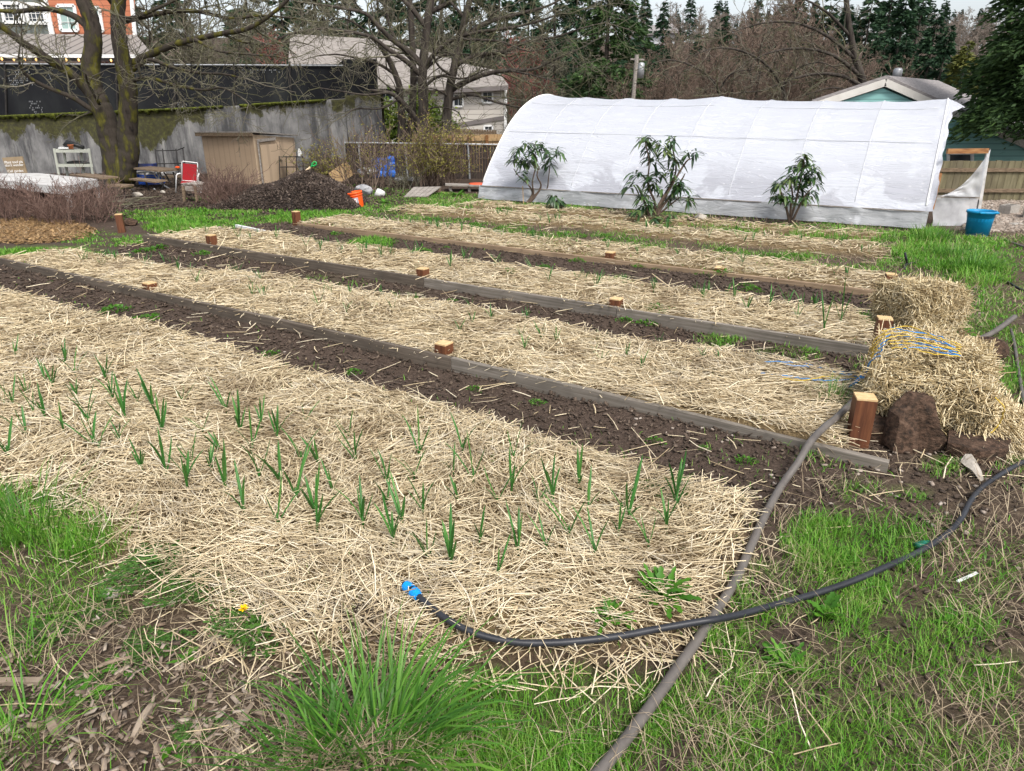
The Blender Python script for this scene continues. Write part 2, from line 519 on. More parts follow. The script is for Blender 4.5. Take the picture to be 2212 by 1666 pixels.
# ------------------------------------------------------------------ where grass grows (given in the flat garden plan)
# patches: picture spot of the patch on the ground, its half width and half depth in the picture, density, height
PATCH = [
    (20, 1120, 150, 60, 1.0, .12), (170, 1165, 120, 45, .8, .13), (60, 1290, 130, 60, .45, .06), (150, 1240, 150, 40, .4, .06),
    (20, 1580, 50, 60, .2, .09), (1000, 1610, 160, 100, 1.0, .075), (1090, 1650, 170, 70, .9, .07), (1050, 1500, 110, 60, .6, .06),
    (1230, 1500, 120, 70, .5, .05), (1380, 1530, 110, 80, .6, .055), (1250, 1620, 150, 70, .7, .06), (1500, 1480, 60, 60, .5, .05),
    (1790, 1160, 95, 65, 1.0, .075), (1900, 1135, 90, 40, .65, .07), (1965, 1165, 60, 50, .7, .08), (1660, 1270, 90, 60, .85, .075),
    (1580, 1370, 60, 40, .8, .07), (1830, 1260, 120, 60, .65, .055), (1790, 1330, 90, 40, .7, .07), (1680, 1450, 120, 60, .8, .065),
    (1640, 1560, 130, 60, .6, .06), (1830, 1430, 130, 60, .35, .05), (1790, 1560, 150, 70, .5, .055), (1950, 1390, 130, 50, .45, .055),
    (1920, 1510, 110, 50, .5, .055), (2060, 1330, 110, 50, .45, .055), (2130, 1450, 90, 60, .4, .06), (1700, 1640, 200, 50, .6, .055),
    (2010, 1600, 160, 60, .4, .05), (2180, 1590, 60, 60, .5, .06), (2150, 1240, 70, 50, .25, .05), (1850, 1050, 60, 20, .55, .04),
    (1960, 1065, 50, 16, .5, .04), (2050, 1000, 50, 20, .6, .04), (2190, 950, 40, 60, .6, .05), (2200, 820, 40, 60, .7, .05),
    (2130, 690, 70, 30, .6, .04), (2190, 640, 70, 30, .45, .04), (2180, 740, 60, 40, .6, .04), (1790, 860, 40, 25, .7, .10),
    (2010, 545, 75, 28, .9, .12), (2075, 560, 70, 30, .9, .12), (2120, 590, 65, 25, 1.0, .16), (2060, 600, 60, 25, .7, .07),
    (2010, 515, 45, 20, 1.0, .16), (2110, 640, 60, 25, .6, .06), (2100, 520, 80, 15, .8, .08), (1960, 560, 60, 14, .5, .06),
    (2000, 640, 70, 40, .5, .05), (1880, 690, 60, 18, .7, .07), (1820, 505, 130, 8, 1.0, .10), (1640, 492, 100, 7, .8, .07),
    (1500, 484, 90, 6, .5, .06), (1880, 512, 70, 8, .7, .08), (1200, 445, 100, 7, .5, .05), (1040, 437, 70, 8, .7, .06),
    (450, 462, 190, 16, .95, .075), (640, 462, 150, 14, .9, .075), (850, 450, 120, 12, .8, .06), (960, 440, 80, 9, .75, .06),
    (380, 487, 70, 12, 1.0, .085), (350, 455, 60, 10, .6, .04), (100, 543, 130, 14, 1.0, .05), (250, 513, 120, 10, .7, .04),
    (20, 555, 60, 12, 1.0, .05), (190, 500, 60, 8, .4, .04), (480, 478, 100, 8, .7, .05), (760, 462, 90, 8, .7, .05),
    (800, 520, 48, 9, 1.0, .09), (1325, 603, 40, 12, 1.0, .06), (1260, 530, 160, 9, .65, .05), (1500, 560, 150, 9, .5, .05),
    (1640, 590, 130, 8, .45, .05), (1150, 480, 120, 6, .4, .05), (1400, 500, 150, 6, .5, .05), (1700, 545, 110, 7, .45, .05),
    (1560, 728, 60, 14, .55, .05), (1700, 760, 80, 14, .4, .05), (860, 640, 60, 12, .35, .05), (700, 600, 120, 10, .12, .05),
]


def grass_plan(x, y, px=None, py=None):
    if px is None: px, py = proj(x, y, 0.05)
    d = np.zeros(np.shape(x)); h = np.full(np.shape(x), 0.045)
    n = 0.5 + 0.5 * fbm(x * 2.2, y * 2.2 + 11, 3) * 1.5 + .8 * fbm(x * 7, y * 7 + 4, 2)
    for cx, cy, rx, ry, dd, hh in PATCH:
        q = ((px - cx) / rx) ** 2 + ((py - cy) / ry) ** 2
        w = dd * np.clip(1.35 - q, 0, 1) * np.clip(-0.05 + 1.2 * n, 0, 1.2)
        h = np.where(w > d, hh, h); d = np.maximum(d, w)
    return np.clip(d, 0, 1), h


# ------------------------------------------------------------------ ground: ONE sheet reaching the horizon
def axis(lo, hi, step, far_lo, far_hi):
    mid = list(np.arange(lo, hi + 1e-6, step))
    a = []; s = step; p = lo
    while p > far_lo:
        s *= 1.22; p -= s; a.append(p)
    b = []; s = step; p = mid[-1]
    while p < far_hi:
        s *= 1.22; p += s; b.append(p)
    return np.array(a[::-1] + mid + b)


ua = axis(-1.6, 14.0, 0.055, -320, 420)
va = axis(-0.6, 13.2, 0.05, -120, 420)
va = np.array(sorted(set(np.round(np.concatenate([va, [3.735, 3.76, 5.575, 5.60, 7.72, 7.745]]), 4))))
UU, VV = np.meshgrid(ua, va, indexing='ij')
GX, GY = to_xy(UU, VV)
GZ = hgt(GX, GY)
nu, nv = UU.shape
idx = np.arange(nu * nv).reshape(nu, nv)
Fg = np.stack([idx[:-1, :-1], idx[1:, :-1], idx[1:, 1:], idx[:-1, 1:]], -1).reshape(-1, 4)[:, ::-1]
gme = np_mesh('ground', np.stack([GX, GY, GZ], -1).reshape(-1, 3), Fg)
bm_ = bed_masks(UU, VV)
a_straw = np.clip(sum(bm_), 0, 1)
gd, gh = grass_plan(GX, GY, *proj(GX, GY, GZ))
near_front = (GY * cos(PITCH) + 1.2 > 0.9)
a_grass = np.where(near_front, gd, 0)
dist = np.hypot(GX, GY)
# rough turf, dry stems and moss around the garden, dirt between shed and lawn, gravel beside the fence
u_, v_ = UU, VV
weedy = np.clip(sst(8.95, 9.1, v_) * (1 - sst(12.6, 13.2, v_)), 0, 1) * sst(-0.3, 0.5, u_) * (1 - sst(9, 10, u_))
a_dry = np.clip(0.55 * weedy + 0.5 * sst(0.3, -0.3, u_) + 0.5 * sst(1.5, 1.0, v_), 0, 1)
gpx, gpy = proj(GX, GY, GZ)
a_gravel = np.clip(sst(2030, 2100, gpx) * sst(510, 480, gpy) * (GY > 8), 0, 1)
far = sst(24, 34, dist)
for nm, arr in (('straw', a_straw), ('grass', a_grass), ('dry', a_dry), ('gravel', a_gravel)):
    at = gme.attributes.new(nm, 'FLOAT', 'POINT')
    at.data.foreach_set('value', np.asarray(arr, np.float32).ravel())


def ground_mat():
    m, nt, b, out = new_mat('garden soil')
    b.inputs['Roughness'].default_value = 0.95; b.inputs['Specular IOR Level'].default_value = 0.15
    co = n_coord(nt)
    def attr(n):
        a = nt.nodes.new('ShaderNodeAttribute'); a.attribute_name = n; return a.outputs['Fac']
    fine = n_noise(nt, co, 55, 8, 0.7); mid_ = n_noise(nt, co, 9, 8, 0.65); big = n_noise(nt, co, 1.3, 4)
    soil = n_ramp(nt, fine, [(.28, (.020, .014, .011)), (.48, (.056, .039, .029)), (.62, (.095, .068, .052)), (.78, (.22, .175, .14))])
    soil = n_mix(nt, n_math(nt, 'MULTIPLY', big, 0.5), soil, n_ramp(nt, mid_, [(.3, (.028, .019, .014)), (.7, (.105, .077, .060))]))
    dry = n_ramp(nt, fine, [(.3, (.035, .026, .016)), (.5, (.11, .08, .05)), (.7, (.22, .17, .11))])
    c = n_mix(nt, n_math(nt, 'MULTIPLY', attr('dry'), n_ramp(nt, mid_, [(.35, (.15, .15, .15)), (.65, (1, 1, 1))])), soil, dry)
    grs = n_ramp(nt, fine, [(.3, (.03, .05, .010)), (.55, (.08, .15, .018)), (.75, (.19, .19, .08))])
    gm = n_math(nt, 'MULTIPLY', attr('grass'), n_ramp(nt, mid_, [(.30, (.25, .25, .25)), (.55, (1, 1, 1))]))
    c = n_mix(nt, gm, c, grs)
    stw = n_ramp(nt, n_noise(nt, n_coord(nt, (1, 1, 1)), 90, 5, 0.7), [(.3, (.04, .026, .014)), (.5, (.17, .12, .06)), (.7, (.36, .27, .14))])
    c = n_mix(nt, n_math(nt, 'MULTIPLY', attr('straw'), 0.9), c, stw)
    grv = n_ramp(nt, n_noise(nt, co, 26, 4), [(.3, (.05, .043, .038)), (.5, (.16, .14, .125)), (.7, (.32, .29, .27))])
    c = n_mix(nt, n_math(nt, 'MULTIPLY', attr('gravel'), .8), c, grv)
    nt.links.new(c, b.inputs['Base Color'])
    n_bump(nt, b, n_math(nt, 'ADD', fine, mid_), 0.9, 0.02)
    return m


ground = link_mesh('ground', gme, ground_mat(), smooth=True)
tag(ground, 'dark brown garden soil and rough turf running back to the wooded hill', 'ground', kind='structure')

# ------------------------------------------------------------------ scattering on the ground
def candidates(n, lod=0.0, d0=3.0, ur=(-1.4, 14), vr=(0.1, 13.2)):
    u = rng.uniform(ur[0], ur[1], n); v = rng.uniform(vr[0], vr[1], n)
    x, y = to_xy(u, v)
    d = np.sqrt(x * x + y * y + EYE ** 2)
    px, py = proj(x, y, 0.05)
    ok = (py < 1860) & (px > -260) & (px < 2480) & (y > 0.6)
    if lod > 0: ok &= rng.random(n) < np.minimum(1, (d0 / d) ** lod)
    return u[ok], v[ok], x[ok], y[ok], d[ok], px[ok], py[ok]


def straw_strands(x, y, z, ang, tilt, L, r, bend=0.0):
    """each strand a three sided stalk; returns V, F."""
    n = len(x)
    ct = np.cos(tilt)
    a = np.stack([np.cos(ang) * ct, np.sin(ang) * ct, np.sin(tilt)], -1)
    s = np.stack([-np.sin(ang), np.cos(ang), np.zeros(n)], -1)
    w = np.cross(a, s)
    c = np.stack([x, y, z], -1)
    ring = []
    for q in (0.5, 2.6, 4.7):
        ring.append(cos(q) * s + sin(q) * w)
    ring = np.stack(ring, 1)                       # n,3,3
    mid_off = (s * (rng.normal(0, 1, n) * bend * L)[:, None])
    cs = [c - a * (L / 2)[:, None], c + mid_off, c + a * (L / 2)[:, None]]
    rr = [1.0, 1.05, 0.8]
    V = np.stack([p[:, None, :] + ring * (r * k)[:, None, None] for p, k in zip(cs, rr)], 1)   # n,3rings,3,3
    V = V.reshape(-1, 3)
    base = np.arange(n)[:, None] * 9
    f = []
    for i in range(2):
        for k in range(3):
            k2 = (k + 1) % 3
            f.append(np.stack([i * 3 + k, i * 3 + k2, i * 3 + 3 + k2, i * 3 + 3 + k]))
    F = (base[:, :, None] + np.array(f)[None]).reshape(-1, 4)
    return V, F


def straw_object(k, n, label):
    vr = [(0.8, 3.6), (3.77, 5.45), (5.61, 7.3), (7.76, 9.2), (9.5, 11.1), (10.9, 12.2)][k]
    u, v, x, y, d, px, py = candidates(n, 0.9, 3.0, (0.1, 10.2), vr)
    m = bed_masks(u, v)[k]
    patch = 0.5 + 0.5 * fbm(u * 0.9 + 3 * k, v * 1.6, 3) * 1.6
    thin = 1.0
    if k == 0: thin = np.where((px > 1450) & (py > 1120) & (py < 1240), 0.75, 1.0)
    if k == 1: thin = 1 - 0.55 * np.clip(patch - 0.55, 0, 1) * 2
    if k >= 3: thin = np.clip(1.15 - 0.5 * patch, 0.3, 1)
    keep = rng.random(len(u)) < np.clip(m * 1.1, 0, 1) ** 0.8 * thin
    keep |= (rng.random(len(u)) < 0.012) & (m < 0.5)        # strays
    u, v, x, y, d = u[keep], v[keep], x[keep], y[keep], d[keep]
    nn = len(u)
    th = fbm(x * 1.3, y * 1.3 + 20 * k, 2) * 3.2 + math.atan2(DU[1], DU[0])
    ang = th + rng.normal(0, 0.75, nn)
    L = np.where(rng.random(nn) < .35, rng.uniform(.02, .08, nn), rng.gamma(5.0, 0.031, nn).clip(0.04, 0.36))
    lod = (np.maximum(d, 3.0) / 3.0)
    r = np.where(rng.random(nn) < .4, rng.uniform(.0006, .0013, nn), rng.uniform(0.0012, 0.0030, nn)) * lod ** 0.75
    tilt = rng.normal(0, 0.10, nn) + (rng.random(nn) < 0.03) * rng.normal(0, 0.3, nn)
    mm = bed_masks(u, v)[k]
    z = hgt(x, y) + 0.004 + rng.random(nn) ** 1.3 * (0.012 + 0.035 * mm) + np.abs(np.sin(tilt)) * L * 0.42
    V, F = straw_strands(x, y, z, ang, tilt, L, r, 0.05)
    o = link_mesh('straw_mulch', np_mesh('straw_mulch', V, F), STRAW)
    tag(o, label, 'straw', 'straw mulch on the garden beds', 'stuff')


straw_object(0, 100000, 'pale golden straw covering the wide bed closest to the viewer')
straw_object(1, 72000, 'pale golden straw on the second bed, between the long dark boards')
straw_object(2, 40000, 'straw on the third bed behind the dark middle board')
straw_object(3, 26000, 'straw on the narrow bed behind the tan far board')
straw_object(4, 22000, 'straw strip among weedy rows past the tan board')
straw_object(5, 12000, 'thin straw strip beside the white plastic tunnel')

# loose straw spilled over paths and turf
u, v, x, y, d, px, py = candidates(150000, 0.8, 3.0)
w = np.zeros(len(u))
for cx, cy, rx, ry, dd in ((560, 1370, 160, 60, .8), (1230, 1420, 230, 60, .9), (1500, 1340, 90, 60, .7), (820, 1420, 230, 60, 1.0), (1150, 1390, 400, 45, 1.0), (1620, 1170, 60, 90, .5), (430, 1345, 120, 50, .4),
                           (1900, 1000, 200, 60, .25), (1800, 1500, 400, 200, .03), (2050, 1050, 200, 150, .05), (1500, 950, 300, 70, .10), (700, 760, 500, 110, .12), (1100, 690, 800, 60, .16),
                           (300, 1500, 300, 200, .03), (1000, 600, 900, 60, .1), (1400, 530, 700, 50, .06), (1950, 1140, 250, 60, .04), (1850, 905, 70, 70, .6)):
    w = np.maximum(w, dd * (1.0 if cy > 1330 and dd > .4 else .22) * (((px - cx) / rx) ** 2 + ((py - cy) / ry) ** 2 < 1))
k_ = rng.random(len(u)) < w
x, y, d = x[k_], y[k_], d[k_]; nn = len(x)
L = rng.gamma(5, .034, nn).clip(.05, .4)
tilt = rng.normal(0, .03, nn)
V, F = straw_strands(x, y, hgt(x, y) + .008 + rng.random(nn) * .02 + np.abs(np.sin(tilt)) * L * .4, rng.uniform(0, 2 * pi, nn), tilt, L, rng.uniform(.0015, .003, nn) * (np.maximum(d, 3) / 3) ** .7, .05)
tag(link_mesh('loose_straw', np_mesh('loose_straw', V, F), STRAW), 'loose straw stalks spilled over the dark paths and the turf', 'straw', kind='stuff')


def blades(x, y, z, h, w, ang, lean, curl):
    """grass blades: two quads each, bending over."""
    n = len(x)
    dx, dy = np.cos(ang), np.sin(ang)
    sx, sy = -dy, dx
    def pt(t):
        out = lean * t + curl * t * t
        return x + dx * out * h, y + dy * out * h, z + h * t * np.sqrt(np.clip(1 - (out * 0.6) ** 2, .12, 1))
    V = np.zeros((n, 6, 3))
    for i, (t, k) in enumerate(((0, 1.0), (.55, .8), (1.0, .12))):
        a, b, c = pt(t)
        V[:, 2 * i] = np.stack([a - sx * w * k, b - sy * w * k, c], -1)
        V[:, 2 * i + 1] = np.stack([a + sx * w * k, b + sy * w * k, c], -1)
    F = (np.arange(n)[:, None, None] * 6 + np.array([[0, 1, 3, 2], [2, 3, 5, 4]])[None]).reshape(-1, 4)
    return V.reshape(-1, 3), F


def grass_object(n, name, label, m, mode):
    u, v, x, y, d, px, py = candidates(n, 1.25, 2.6)
    g, hh = grass_plan(x, y, px, py)
    bed = np.clip(sum(bed_masks(u, v)), 0, 1)
    if mode == 'green':
        basep = 0.04 * (1 - sst(.4, 1.2, u) * sst(3.2, 3.4, v) * (1 - sst(8.8, 9.2, v)))
        sparse = np.where((u < .45) | (v < 1.4), np.where((px < 900) & (py > 1300), .07, 0.20) * np.clip(fbm(x * 3, y * 3, 2) * 2 + .3, 0, 1), basep * .6)
        weedyk = np.clip(sst(8.9, 9.1, v), 0, 1) * (1 - bed) * 0.34 * np.clip(.4 + 1.6 * fbm(x * 1.7, y * 1.7 + 5, 3), 0, 1)
        p = np.maximum(np.maximum(g, sparse), weedyk) * (1 - 0.93 * bed) + 0.0015 + bed * np.clip(fbm(x * 1.6 + 3, y * 1.6, 3) - .22, 0, 1) * .10
        p = np.clip(p, 0, 1)
    else:
        p = np.where((u < .45) | (v < 1.5), .60, 0.0) * np.clip(.5 + 1.8 * fbm(x * 2 + 31, y * 2, 3), 0, 1)
        p = np.maximum(p, .20 * sst(8.9, 9.1, v) * (1 - bed) * (u > 0) * (u < 9.5))
        p = np.maximum(p, .05 * (v > 5.1) * (v < 5.8) * (u > 3)) * (1 - bed)
        p = np.where((px < 900) & (py > 1220), .75 * np.clip(.5 + 1.5 * fbm(x * 3 + 31, y * 3, 3), .1, 1), p)
    k = rng.random(len(u)) < p
    x, y, d, hh, g = x[k], y[k], d[k], hh[k], g[k]; nn = len(x)
    lod = np.maximum(d, 2.6) / 2.6
    if mode == 'green':
        h = hh * rng.uniform(.35, 1.05, nn); lean = np.abs(rng.normal(.25, .3, nn)); curl = rng.uniform(0, .8, nn)
        wdt = rng.uniform(.0007, .0019, nn) * lod ** .95
    else:
        h = rng.uniform(.03, .11, nn); lean = rng.uniform(.9, 1.5, nn); curl = rng.uniform(-.2, .4, nn)
        wdt = rng.uniform(.0006, .0014, nn) * lod ** .8
    V, F = blades(x, y, hgt(x, y) - .003 + (0.012 if mode != 'green' else 0), h, wdt, rng.uniform(0, 2 * pi, nn), lean, curl)
    tag(link_mesh(name, np_mesh(name, V, F), m), label, 'grass', kind='stuff')
    return nn


ng = grass_object(6000000, 'grass', 'short bright green grass around the straw beds', GRASS, 'green')
nd = grass_object(700000, 'dry_grass', 'dead tan grass stems matted over the bare turf', DRY, 'dry')


# ------------------------------------------------------------------ chips, litter, pebbles
def flakes(x, y, z, L, W, T, ang, tilt):
    n = len(x)
    a = np.stack([np.cos(ang) * np.cos(tilt), np.sin(ang) * np.cos(tilt), np.sin(tilt)], -1)
    s = np.stack([-np.sin(ang), np.cos(ang), rng.normal(0, .25, n)], -1); s /= np.linalg.norm(s, axis=1)[:, None]
    w = np.cross(a, s)
    c = np.stack([x, y, z], -1); V = []
    j = lambda: rng.uniform(.6, 1.1, (n, 1))
    for zz in (-1, 1):
        for i, k in ((-1, -1), (1, -1), (1, 1), (-1, 1)):
            V.append(c + a * (i * L / 2)[:, None] * j() + s * (k * W / 2)[:, None] * j() + w * (zz * T / 2)[:, None])
    V = np.stack(V, 1).reshape(-1, 3)
    q = np.array([[3, 2, 1, 0], [4, 5, 6, 7], [0, 1, 5, 4], [1, 2, 6, 5], [2, 3, 7, 6], [3, 0, 4, 7]])
    return V, (np.arange(n)[:, None, None] * 8 + q[None]).reshape(-1, 4)


def flake_object(name, label, cat, m, n, dens, Lr, Wk, T, lod=.9, pile=.01, tilt=.25, ur=(-1.4, 14), vr=(.1, 13.2)):
    u, v, x, y, d, px, py = candidates(n, lod, 2.6, ur, vr)
    k = rng.random(len(u)) < dens(u, v, px, py, x, y)
    x, y, d = x[k], y[k], d[k]; nn = len(x)
    L = rng.uniform(Lr[0], Lr[1], nn) * (np.maximum(d, 2.6) / 2.6) ** .5
    V, F = flakes(x, y, hgt(x, y) + .004 + rng.random(nn) * pile, L, L * rng.uniform(.2, Wk, nn), np.full(nn, T), rng.uniform(0, 2 * pi, nn), rng.normal(0, tilt, nn))
    return tag(link_mesh(name, np_mesh(name, V, F), m), label, cat, kind='stuff')


flake_object('wood_chips', 'weathered grey brown wood chips in the weedy front corner', 'wood chips', CHIP, 420000,
             lambda u, v, px, py, x, y: np.where(px < 1000 - (py - 1300) * .2, 1, 0) * sst(1250, 1480, py) * .42 * np.clip(.5 + 1.2 * fbm(x * 2, y * 2, 2), .1, 1), (.012, .058), .42, .004, pile=.016, tilt=.3)
flake_object('dark_chips', 'dark rotted bark pieces under the weedy front corner', 'bark pieces', FORELITTER, 600000,
             lambda u, v, px, py, x, y: np.where(px < 1000 - (py - 1300) * .2, 1, 0) * sst(1250, 1480, py) * .55, (.010, .042), .45, .003, pile=.014, tilt=.35)
flake_object('fresh_wood_chips', 'fresh orange wood chips spread under the brown thicket', 'wood chips', ORCHIP, 260000,
             lambda u, v, px, py, x, y: np.clip(1.3 - ((px - 40) / 150) ** 2 - ((py - 492) / 24) ** 2, 0, 1), (.015, .045), .5, .004, .5, .02, .3, (9, 16), (3, 9))
flake_object('soil_crumbs', 'small crumbs and bits of bark on the dark soil paths', 'soil', LITTER, 420000,
             lambda u, v, px, py, x, y: np.where((u > .2) & (u < 9.6) & (v > 3.1) & (v < 9), (1 - np.clip(sum(bed_masks(u, v)), 0, 1)) * .5, np.where((u < .6) & (py > 930) & (px > 1500), .25, 0)), (.006, .028), .9, .006, .6, .008, .5)
flake_object('pebbles', 'small tan pebbles in the bare soil near the wooden corner post', 'pebbles', PEBBLE, 90000,
             lambda u, v, px, py, x, y: np.where((px > 1350) & (py > 900) & (py < 1120), .20, np.where((py > 1120) & (px > 1700), .03, .008)) * (1 - np.clip(sum(bed_masks(u, v)), 0, 1)), (.008, .026), 1.0, .010, .5, .004, .3)
flake_object('gravel', 'loose grey gravel in front of the wooden boundary fence', 'gravel', PEBBLE, 500000,
             lambda u, v, px, py, x, y: np.where((px > 2085) & (py < 492), .5, 0), (.02, .045), 1.0, .02, .2, .02, .4, (-4, 1.5), (11.5, 19))
flake_object('leaf_litter', 'brown leaf litter on the bare yard by the red chair', 'leaf litter', LITTER, 600000,
             lambda u, v, px, py, x, y: np.where((px < 900) & (py < 470), .22, 0), (.012, .035), .8, .005, .2, .012, .4, (8.5, 25), (3, 18))
# ================================================================== plastic tunnel (greenhouse)
def uvp(u, v, z):
    x, y = to_xy(u, v)
    return np.array([x, y, z])


TL = G(1041, 429); TR = G(1990, 497)
tu0, tv0 = to_uv(TR[0], TR[1]); tu1, tv1 = to_uv(TL[0], TL[1])
T_LEN = math.hypot(TL[0] - TR[0], TL[1] - TR[1])
tdu = (TL - TR); tdu[2] = 0; tdu /= np.linalg.norm(tdu)        # along the tunnel, towards its far end
tdv = np.array([-tdu[1], tdu[0], 0]) * -1.0
if tdv[1] < 0: tdv = -tdv                                      # across, away from the viewer
T_W, T_Z0 = 6.0, 0.21
PROF_V = np.array([0, .16, .34, .68, 1.15, 1.73, 2.26, 2.65, 3.0])
PROF_Z = np.array([0, .20, .40, .74, 1.15, 1.47, 1.64, 1.70, 1.71])


def tun(s, q, k=1.0, z0=T_Z0):
    """s 0..T_LEN along, q 0..1 over the hoop from near base to far base."""
    e = q * 2 if q <= .5 else (1 - q) * 2
    k_ = e * (len(PROF_V) - 1)
    vv = np.interp(e, PROF_E, PROF_V); zz = np.interp(e, PROF_E, PROF_Z) * (.955 + .075 * s / T_LEN)
    w = e * e
    sag = 0.012 * abs(sin(pi * (s / T_LEN * 8))) + .02 * float(fbm(s * .7, 3, 2)) - 0.05 * math.exp(-((s - T_LEN * .5) / .4) ** 2)
    hump = 0.07 * math.exp(-((s - T_LEN) / .45) ** 2) + 0.05 * math.exp(-(s / .35) ** 2)
    zz += w * (hump - sag)
    if q > .5: vv = T_W - vv
    p = TR + tdu * s + tdv * vv
    return np.array([p[0], p[1], 0.07 + z0 + zz])


_l = np.concatenate([[0], np.cumsum(np.hypot(np.diff(PROF_V), np.diff(PROF_Z)))]); PROF_E = _l / _l[-1]
_e = np.linspace(0, 1, 41)
_pv = np.interp(_e, PROF_E, PROF_V); _pz = np.interp(_e, PROF_E, PROF_Z)
for _ in range(6):
    _pv[1:-1] = (_pv[:-2] + 2 * _pv[1:-1] + _pv[2:]) / 4; _pz[1:-1] = (_pz[:-2] + 2 * _pz[1:-1] + _pz[2:]) / 4
PROF_E, PROF_V, PROF_Z = _e, _pv, _pz


def plastic_mat(name, base=(.565, .585, .635), grey=(.42, .43, .475), trans=.25, rough=.32):
    m, nt, b, out = new_mat(name)
    co = n_coord(nt)
    z = nt.nodes.new('ShaderNodeSeparateXYZ'); nt.links.new(co, z.inputs[0])
    ang = math.atan2(tdu[1], tdu[0])
    cs = n_coord(nt, (0.55, 3.2, 3.2), rot=(0, 0, -ang))
    streak = n_noise(nt, cs, 2.6, 6, 0.6, 0.8)
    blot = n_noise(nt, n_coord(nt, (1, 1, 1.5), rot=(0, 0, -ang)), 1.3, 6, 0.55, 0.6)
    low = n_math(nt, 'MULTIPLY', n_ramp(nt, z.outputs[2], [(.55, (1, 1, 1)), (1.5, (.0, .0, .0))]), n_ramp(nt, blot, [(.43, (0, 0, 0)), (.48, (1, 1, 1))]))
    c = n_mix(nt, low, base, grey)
    vor = nt.nodes.new('ShaderNodeTexVoronoi'); vor.inputs['Scale'].default_value = 5.5
    nt.links.new(n_coord(nt, (1, 1, 2.2)), vor.inputs['Vector'])
    spot = n_ramp(nt, vor.outputs['Distance'], [(.10, (1, 1, 1)), (.14, (0, 0, 0))])
    c = n_mix(nt, n_math(nt, 'MULTIPLY', spot, .7), c, (.68, .68, .69))
    nt.links.new(c, b.inputs['Base Color'])
    b.inputs['Roughness'].default_value = rough
    n_bump(nt, b, n_ramp(nt, streak, [(.38, (0, 0, 0)), (.5, (1, 1, 1)), (.62, (0, 0, 0))]), .42, .03)
    t = nt.nodes.new('ShaderNodeBsdfTranslucent'); t.inputs[0].default_value = (.70, .71, .74, 1)
    x = nt.nodes.new('ShaderNodeMixShader'); x.inputs[0].default_value = trans
    nt.links.new(b.outputs[0], x.inputs[1]); nt.links.new(t.outputs[0], x.inputs[2]); nt.links.new(x.outputs[0], out.inputs[0])
    return m


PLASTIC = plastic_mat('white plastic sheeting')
PLASTIC_D = plastic_mat('dull plastic skirt', (.50, .51, .53), (.34, .35, .36), .3, .35)
def clear_mat():
    m, nt, b, out = new_mat('clear plastic')
    co = n_coord(nt)
    f = n_noise(nt, co, 3.5, 6)
    nt.links.new(n_ramp(nt, f, [(.35, (.40, .41, .43)), (.65, (.58, .59, .61))]), b.inputs['Base Color'])
    b.inputs['Roughness'].default_value = .3
    n_bump(nt, b, n_noise(nt, n_coord(nt, (1, 1, .3)), 9, 4), .5, .02)
    t = nt.nodes.new('ShaderNodeBsdfTransparent'); t.inputs[0].default_value = (.9, .9, .9, 1)
    x = nt.nodes.new('ShaderNodeMixShader'); x.inputs[0].default_value = .32
    nt.links.new(b.outputs[0], x.inputs[1]); nt.links.new(t.outputs[0], x.inputs[2]); nt.links.new(x.outputs[0], out.inputs[0])
    return m
CLEAR = clear_mat()

tunnel = thing('greenhouse_tunnel', 'long white plastic hoop tunnel standing behind the straw beds', 'greenhouse', (TR + TL) / 2 * np.array([1, 1, 0]))
ns, nq = 260, 110
V = np.zeros((ns, nq, 3))
for i in range(ns):
    s = T_LEN * i / (ns - 1)
    for j in range(nq):
        V[i, j] = tun(s, j / (nq - 1))
S_, Q_ = np.meshgrid(np.linspace(0, T_LEN, ns), np.linspace(0, 1, nq), indexing='ij')
wr = 0.016 * fbm(S_ * .55 + Q_ * 6, Q_ * 44, 4) + .016 * np.abs(fbm(S_ * .9 - Q_ * 9, Q_ * 16 + 50, 3)) + 0.020 * np.abs(fbm(S_ * .45 + Q_ * 6 + 4, Q_ * 20 + 7, 3)) + .018 * fbm(S_ * .8, Q_ * 5, 2)
hoops_at = [T_LEN * (i / 8) for i in range(9)]
damp = np.min(np.abs(S_[..., None] - np.array(hoops_at)), -1)
wr = (wr - 0.01) * sst(0, .25, damp)
end_pull = 0.05 * np.exp(-S_ / .5) * np.sin(Q_ * 60) * sst(0.02, .1, S_)
t_ = pi * Q_
nrm = -np.cos(t_)[..., None] * tdv + np.sin(t_)[..., None] * np.array([0, 0, 1.0])
V = V + nrm * (wr + end_pull * .25)[..., None]
ii = np.arange(ns * nq).reshape(ns, nq)
F = np.stack([ii[:-1, :-1], ii[1:, :-1], ii[1:, 1:], ii[:-1, 1:]], -1).reshape(-1, 4)
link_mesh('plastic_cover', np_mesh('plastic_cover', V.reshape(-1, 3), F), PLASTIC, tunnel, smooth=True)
TAPE = mat('grey tape', [(.40, .41, .44), (.54, .55, .58)], 8, rough=.5)
for i, s in enumerate(hoops_at):
    mb = MB(); q = np.linspace(0.015, .985, 44)
    mb.tube([tun(s, a) + 0.006 * (-cos(pi * a) * tdv + sin(pi * a) * np.array([0, 0, 1])) for a in q], .006 if 0 < i < 8 else .014, 6)
    mb.build('hoop', TAPE if 0 < i < 8 else WHITE, tunnel, smooth=True)
for qq in (.20, .36):
    mb = MB(); mb.tube([tun(s, qq) + .004 * np.array([0, 0, 1]) - .006 * tdv for s in np.linspace(.1, T_LEN - .1, 60)], .004, 5)
    mb.build('purlin', TAPE, tunnel, smooth=True)
mb = MB()
b0 = tun(-.02, 0) - tdv * .03; b1 = tun(T_LEN + .02, 0) - tdv * .03
mb.beam(b0, b1, .02, .016)
mb.build('base_rail', GREYWOOD, tunnel)
